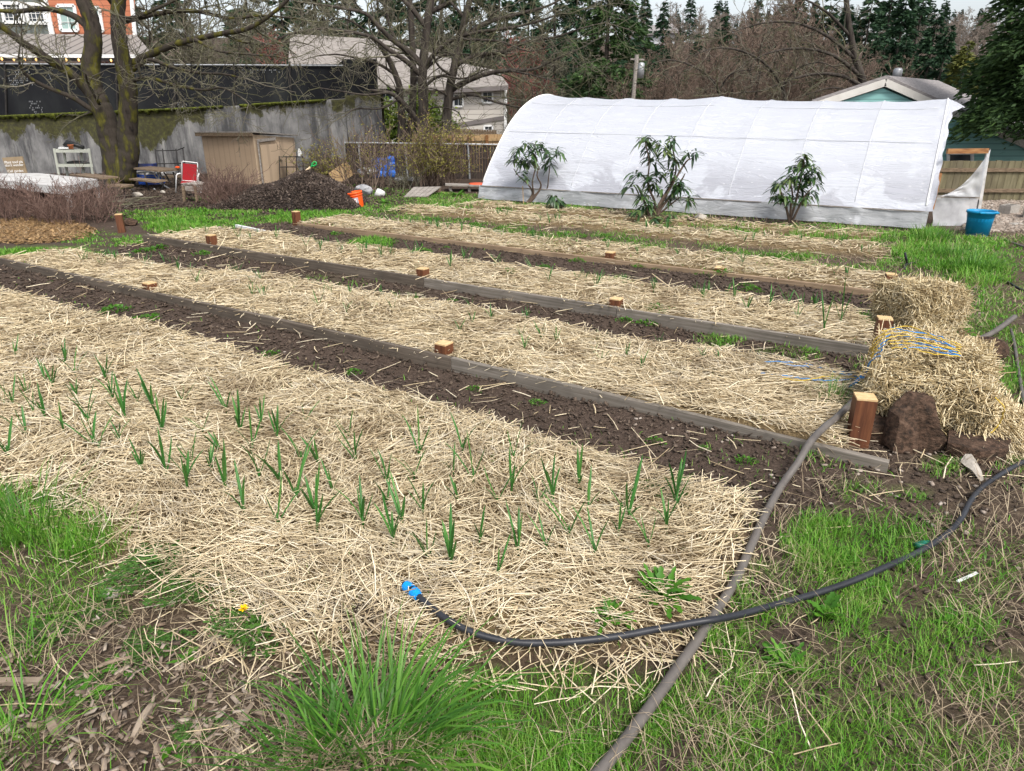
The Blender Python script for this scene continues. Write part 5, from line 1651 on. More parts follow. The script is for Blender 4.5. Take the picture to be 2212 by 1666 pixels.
def bale(label, c, rz, L, W, H, n, seed, slump=.0, droop='x-'):
    rg = np.random.default_rng(seed)
    t = thing('straw_bale', label, 'straw bale', c, 'straw bales at the bed ends', 0.0)
    R = np.array([[cos(rz), -sin(rz), 0], [sin(rz), cos(rz), 0], [0, 0, 1]])
    def warp(P):
        P = P.copy()
        r = .07
        # rounded shoulders, slumping towards the open end
        k = np.clip(np.maximum(np.abs(P[:, 0]) - (L / 2 - r), 0), 0, r) ** 2 + np.clip(np.maximum(np.abs(P[:, 1]) - (W / 2 - r), 0), 0, r) ** 2
        P[:, 2] -= np.sqrt(k) * .55 * (P[:, 2] / H) ** 2
        P[:, 2] *= 1 - slump * sst(L * .05, -L / 2, P[:, 0]) * .5
        b = 1 + .10 * np.sin(np.clip(P[:, 2] / H, 0, 1) * pi) - .04
        P[:, 0] *= b; P[:, 1] *= b
        P += .03 * np.stack([fbm(P[:, 1] * 6, P[:, 2] * 6, 2), fbm(P[:, 0] * 6 + 9, P[:, 2] * 6, 2), fbm(P[:, 0] * 6, P[:, 1] * 6, 2) * 1.2], -1)
        return P
    # core
    g = np.linspace(-1, 1, 15); V = []; F = []
    def face(fn):
        b = len(V)
        for i in range(15):
            for j in range(15): V.append(fn(g[i], g[j]))
        for i in range(14):
            for j in range(14): F.append((b + i * 15 + j, b + (i + 1) * 15 + j, b + (i + 1) * 15 + j + 1, b + i * 15 + j + 1))
    k = .94
    face(lambda a, b_: (a * L / 2 * k, b_ * W / 2 * k, H * .96))
    for s in (-1, 1):
        face(lambda a, b_: (a * L / 2 * k, s * W / 2 * k, (b_ + 1) / 2 * H * .96)); face(lambda a, b_: (s * L / 2 * k, a * W / 2 * k, (b_ + 1) / 2 * H * .96))
    V = warp(np.array(V)) @ R.T + np.array(c)
    core = mat('bale core', [(.10, .065, .025), (.22, .15, .06), (.34, .24, .10)], 40, detail=8, rough=.95, bump=1, bdist=.03)
    link_mesh('bale_core', np_mesh('bale_core', V, F), core, t, smooth=True)
    P, N = on_box(n, L, W, H, rg)
    P = warp(P)
    top = N[:, 2] > .5
    rnd = rg.normal(0, 1, (n, 3))
    A = np.where(top[:, None], rnd * np.array([1, 1, .35]), rnd * np.array([.8, .8, .9]) + np.array([0, 0, -.35]) + N * .25)
    A -= N * (A * N).sum(1)[:, None] * .6
    stick = rg.random(n) < .10
    A[stick] += N[stick] * 1.3
    A /= np.linalg.norm(A, axis=1)[:, None]
    Ls = rg.gamma(4, .028, n).clip(.03, .26)
    P = P + N * (rg.random(n)[:, None] * .03)
    V = P @ R.T + np.array(c); A = A @ R.T
    V[:, 2] = np.maximum(V[:, 2], .02)
    ang = np.arctan2(A[:, 1], A[:, 0]); tilt = np.arcsin(np.clip(A[:, 2], -1, 1))
    VV_, FF_ = straw_strands(V[:, 0], V[:, 1], V[:, 2], ang, tilt, Ls, rg.uniform(.0016, .0034, n) * 1.25, .06)
    o = link_mesh('bale_straw', np_mesh('bale_straw', VV_, FF_), STRAW_BALE, t)
    o['kind'] = 'stuff'
    return t, R


bale('large loose straw bale draped with blue and yellow twine, beside the brown slabs', (2.56, 4.00, .03), math.atan2(.78, .42), .86, .54, .37, 8000, 61, .45)
bale('squarish golden straw bale farther along, behind the twine covered bale', (3.46, 5.74, .03), .20, .44, .42, .37, 5500, 62, .05)
# straw that has slid off the big bale
rg = np.random.default_rng(71)
n = 2600; cx = rg.normal(2.74, .12, n); cy = rg.normal(3.56, .10, n)
hh = .20 * np.exp(-((cx - 2.74) / .2) ** 2 - ((cy - 3.62) / .15) ** 2)
tl_ = rg.normal(-.45, .35, n); an = rg.normal(-1.5, .6, n)
Vs, Fs = straw_strands(cx, cy, hgt(cx, cy) + .03 + hh * rg.random(n) ** .6, an, tl_, rg.gamma(5, .03, n).clip(.05, .3), rg.uniform(.002, .0038, n), .06)
tag(link_mesh('fallen_straw', np_mesh('fallen_straw', Vs, Fs), STRAW_BALE), 'loose straw slid off the end of the large bale', 'straw', kind='stuff')


# ---- twine
def twine(label, lines, m, r=.003):
    t = thing('baling_twine', label, 'twine', lines[0][0])
    mb = MB()
    for L in lines:
        c = curve_pts(L, 8)
        mb.tube(c + rng.normal(0, .002, c.shape), r, 5)
    mb.build('strands', m, t, smooth=True)['kind'] = 'stuff'
    return t


def on_bale(pts, z=.43):
    out = []
    for p in pts:
        px, py = p[0], p[1]; zz = p[2] if len(p) > 2 else z
        p_ = at_z(px, py, zz); e_ = np.array([0, 0, EYE]); out.append(e_ + (p_ - e_) * .965)
    return out


BL = []; YL = []
side = lambda x0, y0, x1, y1, x2, y2: on_bale([(x0, y0, .42), ((x0 + x1) / 2 - 6, (y0 + y1) / 2 - 8, .34), (x1, y1, .18), (x2, y2, .06)])
for k in range(6):
    BL.append(on_bale([(1925 + 4 * k, 708 + 9 * k, .43), (1965 + 5 * k, 712 + 8 * k + rng.normal(0, 3), .44), (2010 + 4 * k, 728 + 6 * k + rng.normal(0, 4), .44), (2060 + 3 * k, 742 + 6 * k + rng.normal(0, 4), .43)]))
    YL.append(on_bale([(1905 + 4 * k, 716 + 7 * k, .43), (1960, 708 + 9 * k + rng.normal(0, 3), .445), (2020, 720 + 9 * k + rng.normal(0, 4), .445), (2075, 745 + 5 * k, .43)]))
for k in range(5):
    BL.append(side(1925 - 6 * k, 720 + 12 * k, 1880 - 3 * k, 790 + 6 * k, 1842 - 2 * k, 828 + 2 * k))
    YL.append(side(1915 - 5 * k, 716 + 10 * k, 1872 + 3 * k, 775 + 9 * k, 1850 + 5 * k, 826 + 3 * k))
ground_line = lambda pts, dz=.05: [G(x, y, dz) for x, y in pts]
BL.append(ground_line([(1848, 826), (1810, 822), (1760, 805), (1710, 798), (1650, 796)]))
BL.append(ground_line([(1845, 832), (1800, 838), (1740, 835), (1690, 826), (1640, 822)]))
BL.append(ground_line([(1850, 828), (1800, 812), (1745, 808), (1690, 803)]))
YL.append(ground_line([(1850, 832), (1790, 828), (1730, 838), (1680, 832)]))
YL.append(on_bale([(2150, 860, .36), (2168, 880, .30), (2160, 915, .18), (2140, 935, .12)]))
twine('bright blue twine draped over the large straw bale and trailing onto the straw bed', BL, TWINE_B)
twine('yellow twine looped over the large straw bale', YL, TWINE_Y)

# ---- broken brown slabs and stones
def rock(label, c, size, seed, m, name='rock', rz=0., flat=None, cat='rock', tiltx=0., tilty=0., rough=.22, sub=3):
    import bmesh
    rg = np.random.default_rng(seed)
    bm = bmesh.new(); bmesh.ops.create_icosphere(bm, subdivisions=sub, radius=1)
    dirs = [Vector(rg.normal(0, 1, 3)).normalized() for _ in range(9)]; cut = [rg.uniform(.62, .9) for _ in dirs]
    R = Matrix.Rotation(rz, 3, 'Z') @ Matrix.Rotation(tiltx, 3, 'X') @ Matrix.Rotation(tilty, 3, 'Y')
    for v in bm.verts:
        p = v.co.copy()
        for d_, k in zip(dirs, cut):
            q = p.dot(d_)
            if q > k: p -= d_ * (q - k)
        p *= 1 + rough * .35 * float(fbm(p.x * 2.5 + seed, p.y * 2.5 + p.z * 1.7, 3))
        v.co = R @ Vector((p.x * size[0] / 2, p.y * size[1] / 2, p.z * size[2] / 2))
    me = bpy.data.meshes.new(name); bm.to_mesh(me); bm.free()
    o = link_mesh(name, me, m, local=True); o.location = [float(q) for q in c]
    return tag(o, label, cat)


def slab(label, pts, thick, m, seed, name='rubble_slab', cat='slab'):
    """an irregular broken slab: outline points (world) and a thickness vector, with a rough surface."""
    import bmesh
    bm = bmesh.new()
    P = [Vector([float(q) for q in p]) for p in pts]; T = Vector([float(q) for q in thick])
    a = [bm.verts.new(p) for p in P]; b = [bm.verts.new(p + T) for p in P]
    bm.faces.new(a[::-1]); bm.faces.new(b)
    for i in range(len(P)):
        j = (i + 1) % len(P); bm.faces.new((a[i], a[j], b[j], b[i]))
    bmesh.ops.triangulate(bm, faces=bm.faces[:])
    bmesh.ops.subdivide_edges(bm, edges=bm.edges[:], cuts=5, use_grid_fill=True)
    bmesh.ops.smooth_vert(bm, verts=bm.verts[:], factor=.25, use_axis_x=True, use_axis_y=True, use_axis_z=True)
    for v in bm.verts:
        q = v.co
        v.co += Vector((float(fbm(q.y * 18 + seed, q.z * 18, 3)), float(fbm(q.x * 18, q.z * 18 + seed, 3)), float(fbm(q.x * 18 + seed, q.y * 18, 3)))) * .012
    me = bpy.data.meshes.new(name); bm.to_mesh(me); bm.free()
    o = link_mesh(name, me, m, origin=P[0])
    return tag(o, label, cat)


YS = G(1975, 975)[1] - .03
sp = lambda x, y, o=0: at_y(x, y, YS + o)
slab('triangular brown fibrous slab leaning on the large straw bale', [sp(1928, 978), sp(1985, 984), sp(2040, 975), sp(2045, 950), sp(2035, 930), sp(2018, 858, .14), sp(1985, 862, .14), sp(1945, 902, .06)], (-.02, .10, .01), BROWNROCK, 1)
slab('dark brown slab chunk wedged between the corner post and the triangular slab', [G(1872, 955), G(1930, 968), G(1950, 920), G(1900, 915)], (0.01, .05, .10), BROWNROCK, 2)
slab('flat dark broken slab lying under the fallen straw of the large bale', [G(2038, 985), G(2110, 1006), G(2172, 1000), G(2180, 970), G(2110, 945), G(2045, 950)], (0, 0, .085), BROWNROCK, 3)
slab('sharp pale stone shard standing near the black hose', [G(2088, 1012), G(2118, 1042), G(2128, 1038), G(2104, 996, .04)], (-.02, .03, .03), STONE, 4, 'stone_shard', 'stone')
rock('rounded brown lump of earth behind the large straw bale', G(2128, 772, .06), (.30, .26, .20), 5, BROWNROCK, 'earth_lump', cat='earth lump')
rock('small tan stone in the weedy front corner', G(243, 1287, .012), (.075, .065, .05), 6, STONE, 'stone', cat='stone')
rock('dark stone at the foot of the tunnel skirt', G(1513, 475, .05), (.20, .17, .14), 8, STONE, 'stone', cat='stone')
rock('smaller brown stone next to the dark stone by the tunnel', G(1492, 477, .03), (.14, .12, .09), 9, BROWNROCK, 'stone', cat='stone')
rock('small pale stone lying on the bare yard by the picnic table', G(352, 418, .03), (.12, .10, .08), 10, STONE, 'stone', cat='stone')
rock('pale bone coloured rock beside the fallen branches in the yard', G(297, 425, .04), (.26, .16, .12), 12, STONE, 'stone', cat='stone')
rock('grey stone in the grass beyond the tall orange brown post', G(285, 487, .05), (.24, .2, .14), 13, BROWNROCK, 'stone', cat='stone')
rock('white stone on the ground between the pallet and the orange bucket', G(820, 424, .07), (.26, .2, .22), 14, mat('white rock', [(.42, .43, .40), (.60, .61, .58)], 5), 'stone', cat='stone')

# ---- hoses
def hose(name, label, pts, r, m, parent=None, zfun=None):
    c = curve_pts(pts, 8)
    mb = MB(); mb.tube(c, r, 12)
    o = mb.build(name, m, parent, origin=None if parent else pts[0], smooth=True)
    if parent is None: tag(o, label, 'hose')
    return o


gp_pts = [(1262, 1720, .03), (1320, 1655, .03), (1392, 1560, .03), (1460, 1462, .03), (1510, 1390, .03), (1548, 1330, .03), (1590, 1260, .03), (1622, 1190, .035), (1652, 1125, .035), (1686, 1064, .04), (1722, 1002, .06), (1752, 956, .11), (1776, 925, .13)]
P_ = [G(x, y) * np.array([1, 1, 0]) + np.array([0, 0, float(hgt(*G(x, y)[:2])) * .6 + z]) for x, y, z in gp_pts[:10]]
P_ += [at_z(1722, 1002, .10), at_z(1752, 953, .165), at_z(1782, 922, .165), at_z(1806, 903, .15), at_z(1826, 884, .14), at_z(1846, 864, .13), at_z(1862, 845, .12)]
hose('grey_pipe', 'thick grey plastic pipe lying from the front edge up over the grey board', P_, .0185, PIPE_G)['category'] = 'pipe'
bh = thing('black_hose', 'black garden hose with sky blue connector curving across the front turf', 'hose', G(900, 1290))
bp = [(903, 1288), (930, 1312), (965, 1338), (1010, 1362), (1060, 1378), (1120, 1388), (1190, 1389), (1260, 1384), (1340, 1374), (1420, 1359), (1500, 1345), (1545, 1338), (1600, 1327), (1680, 1305), (1760, 1283), (1840, 1256), (1920, 1222), (1985, 1192), (2040, 1158), (2075, 1122), (2095, 1085), (2120, 1054), (2160, 1026), (2195, 1006), (2240, 985), (2300, 968)]
pts = []
for x, y in bp:
    over = .05 * math.exp(-((x - 1540) / 60) ** 2)
    p = at_z(x, y, float(hgt(*G(x, y)[:2])) + .018 + over + (.02 if x < 1350 else .016)); pts.append(p)
hose('hose_tube', '', pts, .0125, HOSE_B, bh)
d0 = unit(pts[0] - pts[1])
mb = MB(); mb.tube([pts[0] + d0 * q for q in (-.005, .012, .013, .03, .031)], [.016, .019, .021, .021, .017], 14); mb.build('connector_ring', BLUEPL, bh, smooth=False)
mb = MB(); mb.tube([pts[0] + d0 * q for q in (.03, .046)], .0155, 14); mb.build('connector_collar', BLACKPL, bh)
mb = MB(); mb.tube([pts[0] + d0 * q for q in (.046, .048, .075, .077)], [.017, .0205, .0205, .016], 14); mb.build('connector_ring', BLUEPL, bh)
mb = MB(); mb.tube([pts[0] + d0 * q for q in (.077, .090)], [.012, .010], 12); mb.build('connector_tip', BLACKPL, bh)
GREENPL = mat('green plastic', [(.0, .09, .06), (.01, .14, .09)], 5, rough=.4)
mb = MB(); a = G(1976, 1188, .02); b = G(1992, 1184, .02); mb.tube([a, (a + b) / 2, b, b + (b - a) * .8], [.016, .017, .017, .012], 10)
tag(mb.build('hose_connector', GREENPL, origin=a, smooth=True), 'dark green hose connector lying against the black hose', 'connector')
hose('thin_hose', 'thin grey hose snaking through the turf behind the large bale', [G(x, y, .014) for x, y in ((2183, 715), (2190, 745), (2197, 790), (2203, 830), (2210, 870), (2225, 930))], .011, PIPE_G)
hose('pipe_end', 'grey pipe end pointing out of the turf behind the large bale', [G(2092, 742, .02), G(2125, 733, .02), G(2155, 722, .05), G(2186, 706, .09)], .022, PIPE_G)['category'] = 'pipe'
hose('hose_stub', 'short upright black hose stub beside the end of the far straw strip', [G(1953, 583, .01), G(1957, 575, .04), at_y(1958, 562, G(1955, 582)[1]), at_y(1955, 546, G(1955, 582)[1])], .014, HOSE_B)
hose('thin_hose', 'black hose lying in the grass left of the tall tufts', [G(1958, 574, .01), G(1972, 570, .012), G(1992, 568, .012), G(2010, 566, .01)], .012, HOSE_B)
hose('thin_hose', 'black hose on the mossy turf past the far straw bale', [G(2130, 598, .012), G(2165, 606, .012), G(2200, 625, .012), G(2240, 640, .012)], .012, HOSE_B)
hose('thin_hose', 'grey hose running out of the picture beside the blue bucket', [G(2128, 508, .014), G(2160, 516, .014), G(2190, 528, .014), G(2250, 548, .014)], .014, PIPE_G)

# ---- small finds
def tagstick(name, label, a, b, w, th, m, cat):
    mb = MB(); mb.beam(a, b, w, th); return tag(mb.build(name, m, origin=a), label, cat)
tagstick('plant_tag', 'white plastic plant tag lying on the turf near the black hose', G(2066, 1262, .012), G(2108, 1246, .02), .012, .003, WHITE, 'plant tag')
tagstick('garden_stake', 'pale wooden garden stake at the first evergreen shrub by the tunnel', G(1131, 441, -.03), at_y(1129, 402, G(1131, 441)[1]), .035, .015, NEWWOOD, 'stake')
tagstick('white_pipe', 'white plastic pipe lying at the far end of the third straw bed', G(511, 492, .03), G(572, 505, .03), .04, .04, WHITE, 'pipe')
tagstick('wood_stick', 'short bleached stick at the edge of the picture, in the wood chips', G(-10, 1478, .012), G(92, 1479, .014), .022, .016, CHIP, 'stick')
for lb, a, b, w in (('split grey wood piece standing out in the front corner chips', (330, 1525), (288, 1600), .028), ('square weathered wood chip in the front corner', (128, 1595), (110, 1560), .040),
                    ('slim bleached wood piece near the big grass tuft', (505, 1590), (548, 1525), .018), ('long thin bleached wood chip among the front weeds', (205, 1448), (285, 1425), .016), ('curved pale wood chip on the dark front litter', (345, 1650), (338, 1612), .02)):
    mb = MB(); A_, B_ = G(*a, .008), G(*b, .012)
    pts_ = curve_pts([A_, (A_ + B_) / 2 + (0, 0, .006), B_], 3)
    mb.tube(pts_, [w * .25, w * .45, w * .5, w * .5, w * .45, w * .42, w * .3][:len(pts_)], 5); tag(mb.build('wood_piece', CHIP, origin=A_), lb, 'wood chip')
rg = np.random.default_rng(90); n = 500
c0 = G(770, 1338, .01); tw = TB()
for k in range(160):
    p = c0 + rg.normal(0, 1, 3) * np.array([.045, .02, .012]); d_ = unit(rg.normal(0, 1, 3) * np.array([1, .6, .3])); tw.add([p, p + d_ * .03, p + d_ * .06 + rg.normal(0, .008, 3)], .0016)
tag(link_mesh('dried_clump', tw.mesh('dried_clump'), LITTER, origin=c0), 'dried dark brown root clump on the front edge of the straw', 'plant debris')
tw = TB(); c0 = G(835, 1325, .02); c1 = G(905, 1300, .03)
for k in range(70):
    f = rg.random(); p = c0 * (1 - f) + c1 * f; d_ = unit(unit(c1 - c0) * .6 + rg.normal(0, .7, 3) * np.array([1, 1, .4])); tw.add([p, p + d_ * .035], .0012)
tw.add([c0, c1], .003)
tag(link_mesh('dead_sprig', tw.mesh('dead_sprig'), mat('dead sprig', [(.12, .10, .04), (.2, .17, .08)], 4, island=True)), 'grey feathery dead sprig on the straw beside the blue connector', 'plant debris')

# ---- blue bucket, orange bucket, concrete blocks
gb = G(2109, 508)
bk = thing('blue_bucket', 'bright blue ribbed bucket standing by the torn tunnel door', 'bucket', gb)
BB = mat('blue bucket plastic', [(.0, .16, .34), (.005, .22, .42)], 5, rough=.4)
mb = MB(); Rb, Rt, Hb = .150, .188, .365; ns_ = 72; prof = [(0, 0), (Rb, .0), (Rb + .003, .02), (Rb + .028, .27), (Rb + .030, .275)]
vs = []; nz = 12
for j in range(nz + 1):
    z = .27 * j / nz
    for k in range(ns_):
        a = 2 * pi * k / ns_; r = Rb + .028 * z / .27
        rib = .008 * (1 if (k % 3) == 0 else 0) * (1 if .02 < z < .25 else 0)
        vs.append(Vector(((r - rib) * cos(a), (r - rib) * sin(a), z)) + Vector([float(q) for q in gb]))
fs = [(j * ns_ + k, j * ns_ + (k + 1) % ns_, (j + 1) * ns_ + (k + 1) % ns_, (j + 1) * ns_ + k) for j in range(nz) for k in range(ns_)]
mb.add(vs, fs); mb.build('bucket_body', BB, bk)
mb = MB(); mb.lathe([(.178, .268), (.182, .27), (.187, .33), (.200, .332), (.205, .35), (.200, .368), (.188, .368), (.180, .33), (.160, .02), (0, .015)], gb, 48); mb.build('rim', BB, bk, smooth=True)
for s in (-1, 1):
    mb = MB(); mb.box(gb + (s * .1, -.17, .352), (.09, .045, .03)); mb.build('handle', BB, bk, bevel=.008)
go = G(773, 448)
ob = thing('orange_bucket', 'orange plastic bucket with a white and red label tilted against the leaf heap', 'bucket', go)
Mo = Matrix.Rotation(-.16, 3, 'Y') @ Matrix.Rotation(.05, 3, 'X')
mb = MB(); mb.lathe([(0, 0), (.118, 0), (.122, .01), (.138, .225), (.138, .23)], go, 32, Mo); mb.build('bucket_body', ORANGE, ob, smooth=True)
mb = MB(); mb.lathe([(.138, .225), (.150, .228), (.150, .245), (.143, .248), (.143, .262), (.152, .264), (.152, .29), (.146, .302), (.134, .302), (.118, .02), (0, .012)], go, 32, Mo); mb.build('rim', ORANGE, ob, smooth=True)
mb = MB()
def lab_pt(a, z, o): 
    r = .122 + .016 * z / .225 + o
    return Mo @ Vector((r * cos(a), r * sin(a), z)) + Vector([float(q) for q in go])
def lab(a0, a1, z0, z1, o, m, nm):
    mb = MB(); vs = []
    for k in range(9):
        a = a0 + (a1 - a0) * k / 8
        vs += [lab_pt(a, z0, o), lab_pt(a, z1, o)]
    mb.add(vs, [(2 * k, 2 * k + 2, 2 * k + 3, 2 * k + 1) for k in range(8)]); return mb.build(nm, m, ob)
fa = -pi / 2 - .2
lab(fa - .75, fa + .75, .03, .20, .003, mat('grey label', [(.30, .29, .33), (.36, .35, .40)], 3), 'label')
lb_ = lab(fa - .5, fa + .5, .055, .185, .006, WHITE, 'label_panel')
REDINK = mat('red ink', [(.55, .02, .015), (.6, .03, .02)], 3)
def text(name, body, size, loc, rot, m, parent, align='CENTER'):
    c = bpy.data.curves.new(name, 'FONT'); c.body = body; c.size = size; c.align_x = align; c.align_y = 'CENTER'; c.extrude = .0008; c.space_line = .82
    c.materials.append(m)
    tmp = bpy.data.objects.new(name, c); COL.objects.link(tmp); bpy.context.view_layer.update()
    me = bpy.data.meshes.new_from_object(tmp.evaluated_get(bpy.context.evaluated_depsgraph_get())); bpy.data.objects.remove(tmp)
    o = bpy.data.objects.new(name, me); COL.objects.link(o)
    o.parent = parent; o.location = Vector([float(q) for q in loc]) - world_loc(parent); o.rotation_euler = rot
    return o
tp_ = lab_pt(fa, .12, .0165)
text('lettering', "LET'S\nDO\nTHIS", .046, tp_, (pi / 2 - .02, .16, -.2), REDINK, ob)
CMU = mat('concrete block', [(.22, .20, .175), (.33, .305, .275)], 30, detail=8, rough=.95, bump=.4, bdist=.01)
def cinder(label, c, rz, M=None):
    t = thing('concrete_block', label, 'concrete block', c, 'concrete blocks on the gravel')
    mb = MB(); L, W, H, th = .39, .19, .19, .032
    R = M if M is not None else Matrix.Rotation(rz, 3, 'Z')
    parts = [((0, -W / 2 + th / 2, 0), (L, th, H)), ((0, W / 2 - th / 2, 0), (L, th, H))] + [((x, 0, 0), (th, W - 2 * th - .001, H - .002)) for x in (-L / 2 + th / 2, 0, L / 2 - th / 2)]
    for o, s in parts:
        p = R @ Vector(o); mb.box((c[0] + p.x, c[1] + p.y, c[2] + H / 2 + p.z), s, M=R)
    mb.build('block', CMU, t); return t
cinder('hollow grey concrete block with two open cells on the gravel', G(2176, 466), .62)
cinder('grey concrete block on its side at the edge of the gravel', G(2222, 474), 1.0)
mb = MB(); mb.box(G(2193, 490, .03), (.20, .12, .06), rz=.3); tag(mb.build('concrete_chunk', CMU, origin=G(2193, 490), bevel=.015), 'small flat concrete chunk below the hollow block', 'concrete chunk')
mb = MB(); mb.box(G(2160, 483, .02), (.18, .10, .05), rz=.5); tag(mb.build('concrete_chunk', CMU, origin=G(2160, 483), bevel=.015), 'flat grey concrete piece lying beside the hollow block', 'concrete chunk')

# ================================================================== evergreen shrubs by the tunnel
def leaf_strip(mb, p, d, L, W, droop, rg):
    """one long leaf, folded along its midrib and bending down."""
    d = unit(d); s = np.cross(d, (0, 0, 1.0)); s = unit(s + rg.normal(0, .15, 3)); vs = []
    for t, w in ((0, .12), (.3, .8), (.62, 1.0), (.85, .6), (1, .03)):
        c = p + d * L * t - np.array([0, 0, 1]) * droop * L * t * t
        vs += [c - s * W / 2 * w + (0, 0, .10 * W * w), c - (0, 0, .06 * W * w), c + s * W / 2 * w + (0, 0, .10 * W * w)]
    fs = []
    for k in range(4):
        for j in range(2): fs.append((k * 3 + j, k * 3 + j + 1, k * 3 + j + 4, k * 3 + j + 3))
    mb.add(vs, fs)


def evergreen(label, base, stems, rosettes, seed, Ls=.22, Ws=.045, nl=15, m=LOQUAT, dr=.55):
    rg = np.random.default_rng(seed)
    g = G(*base); Y = g[1]
    t = thing('evergreen_shrub', label, 'shrub', g)
    mb = MB()
    for st in stems:
        pts = [at_y(x, y, Y + .06 * rg.normal()) if i else np.array([g[0] + .02 * rg.normal(), Y, g[2] - .03]) for i, (x, y) in enumerate(st)]
        c = curve_pts(pts, 5); mb.tube(c, list(np.linspace(.026, .008, len(c))), 6)
    mb.build('stem', LOQSTEM, t, smooth=True)
    mb = MB()
    for x, y in rosettes:
        for sub in range(2):
            p = at_y(x + rg.normal(0, 6), y + rg.normal(0, 5), Y + rg.normal(0, .10))
            for k in range(int(nl * 1.7)):
                az = rg.uniform(0, 2 * pi); el_ = rg.uniform(-.35, .75)
                leaf_strip(mb, p + rg.normal(0, .02, 3), np.array([cos(az) * cos(el_), sin(az) * cos(el_), sin(el_)]), 1.12 * Ls * rg.uniform(.6, 1.15), Ws * rg.uniform(.75, 1.2), dr * rg.uniform(.5, 1.6), rg)
    mb.build('foliage', m, t, smooth=True)


evergreen('bare stemmed evergreen shrub with a leafy top, at the far end of the tunnel', (1137, 440),
          [[(1137, 440), (1150, 420), (1142, 400), (1120, 380), (1110, 365)], [(1137, 440), (1152, 422), (1150, 395), (1155, 370), (1160, 345)], [(1137, 440), (1160, 418), (1180, 412), (1185, 385), (1188, 355)], [(1150, 420), (1168, 405), (1160, 380), (1165, 360)]],
          [(1112, 338), (1125, 345), (1135, 352), (1148, 335), (1162, 322), (1172, 330), (1188, 338), (1198, 330), (1155, 350), (1180, 350), (1122, 325), (1142, 315), (1130, 372)], 41, .20, .04, 9)
evergreen('tallest evergreen shrub, drooping leaf rosettes before the middle of the tunnel', (1408, 472),
          [[(1408, 472), (1425, 440), (1445, 405), (1460, 370), (1455, 330), (1445, 300)], [(1408, 472), (1415, 440), (1400, 400), (1402, 350), (1392, 300)], [(1430, 430), (1465, 400), (1480, 375)], [(1445, 405), (1475, 360), (1495, 342)], [(1412, 455), (1390, 430), (1375, 400)], [(1425, 440), (1470, 425)]],
          [(1388, 300), (1400, 315), (1425, 310), (1448, 312), (1440, 335), (1452, 345), (1498, 335), (1408, 345), (1380, 375), (1395, 385), (1372, 405), (1392, 425), (1410, 405), (1455, 375), (1462, 395), (1475, 410), (1450, 415), (1485, 425), (1438, 430), (1405, 440), (1395, 452), (1425, 380)], 42, .20, .042, 8)
evergreen('rounded dense evergreen shrub standing nearest the tunnel door', (1707, 487),
          [[(1707, 487), (1700, 455), (1690, 425), (1683, 400)], [(1707, 487), (1715, 450), (1725, 410), (1735, 360), (1738, 335)], [(1707, 487), (1708, 450), (1712, 420), (1705, 385)], [(1715, 450), (1735, 430), (1755, 405)]],
          [(1738, 342), (1732, 358), (1748, 360), (1718, 365), (1760, 372), (1728, 380), (1745, 385), (1705, 385), (1762, 395), (1690, 395), (1715, 400), (1735, 405), (1755, 415), (1680, 408), (1695, 418), (1718, 425), (1742, 428), (1678, 425)], 43, .165, .04, 8)
evergreen('low wilted evergreen sprout between the bare stemmed and the tallest shrub', (1200, 452), [[(1200, 452), (1202, 440), (1205, 432)]], [(1203, 432), (1212, 436), (1195, 440)], 44, .17, .045, 9, dr=.9)
evergreen('flattened heap of dark evergreen leaves at the foot of the tallest shrub', (1432, 478), [[(1432, 478), (1440, 470), (1446, 465)]], [(1438, 468), (1452, 474), (1425, 472)], 45, .17, .045, 8, dr=.7)
# ================================================================== the yard on the left
def pt(px, py, Y):
    return at_y(px, py, Y)


# leaf heap with a shovel
hc = G(640, 452); hY = G(640, 455)[1] + .75
heap = thing('leaf_heap', 'big dark heap of rotting leaves in front of the tan shed', 'leaf heap', (at_y(640, 450, hY)[0], hY, 0))
def heap_z(x, y):
    cx = at_y(655, 450, hY)[0]
    dx = (x - cx); dy = (y - hY)
    prof = np.interp(dx, [-1.75, -1.3, -.9, -.45, -.1, .25, .6, 1.0, 1.25], [0, .22, .34, .47, .60, .62, .46, .28, 0])
    w = np.clip(1 - (dy / .85) ** 2, 0, 1) ** .7
    return prof * w * (1 + .15 * fbm(x * 3, y * 3, 3)) - .02
gx = np.linspace(at_y(655, 450, hY)[0] - 1.85, at_y(655, 450, hY)[0] + 1.35, 60); gy = np.linspace(hY - .9, hY + .9, 36)
HX, HY = np.meshgrid(gx, gy, indexing='ij'); HZ = heap_z(HX, HY)
ii = np.arange(HX.size).reshape(HX.shape)
F = np.stack([ii[:-1, :-1], ii[1:, :-1], ii[1:, 1:], ii[:-1, 1:]], -1).reshape(-1, 4)
link_mesh('heap_body', np_mesh('heap_body', np.stack([HX, HY, HZ + hgt(HX, HY) * .3], -1).reshape(-1, 3), F), mat('heap soil', [(.010, .007, .006), (.03, .022, .018)], 20), heap, smooth=True)
n = 20000
x = rng.uniform(gx[0], gx[-1], n); y = rng.uniform(gy[0], gy[-1], n); z = heap_z(x, y); k = z > .01
x, y, z = x[k], y[k], z[k]; nn = len(x)
V, F = flakes(x, y, z + .01 + rng.random(nn) * .03, rng.uniform(.02, .075, nn), rng.uniform(.008, .035, nn), np.full(nn, .004), rng.uniform(0, 2 * pi, nn), rng.normal(0, .6, nn))
link_mesh('dead_leaves', np_mesh('dead_leaves', V, F), LEAFLITTER, heap)['kind'] = 'stuff'
SHG = mat('green shovel plastic', [(.01, .22, .05), (.02, .32, .08)], 5, rough=.4)
SHW = mat('ash shovel handle', [(.38, .28, .17), (.48, .37, .24)], 6, rough=.6)
a = at_y(632, 393, hY - .15); b = at_y(684, 350, hY - .05)
sh = thing('shovel', 'wooden handled shovel with green grip stuck in the leaf heap', 'shovel', a)
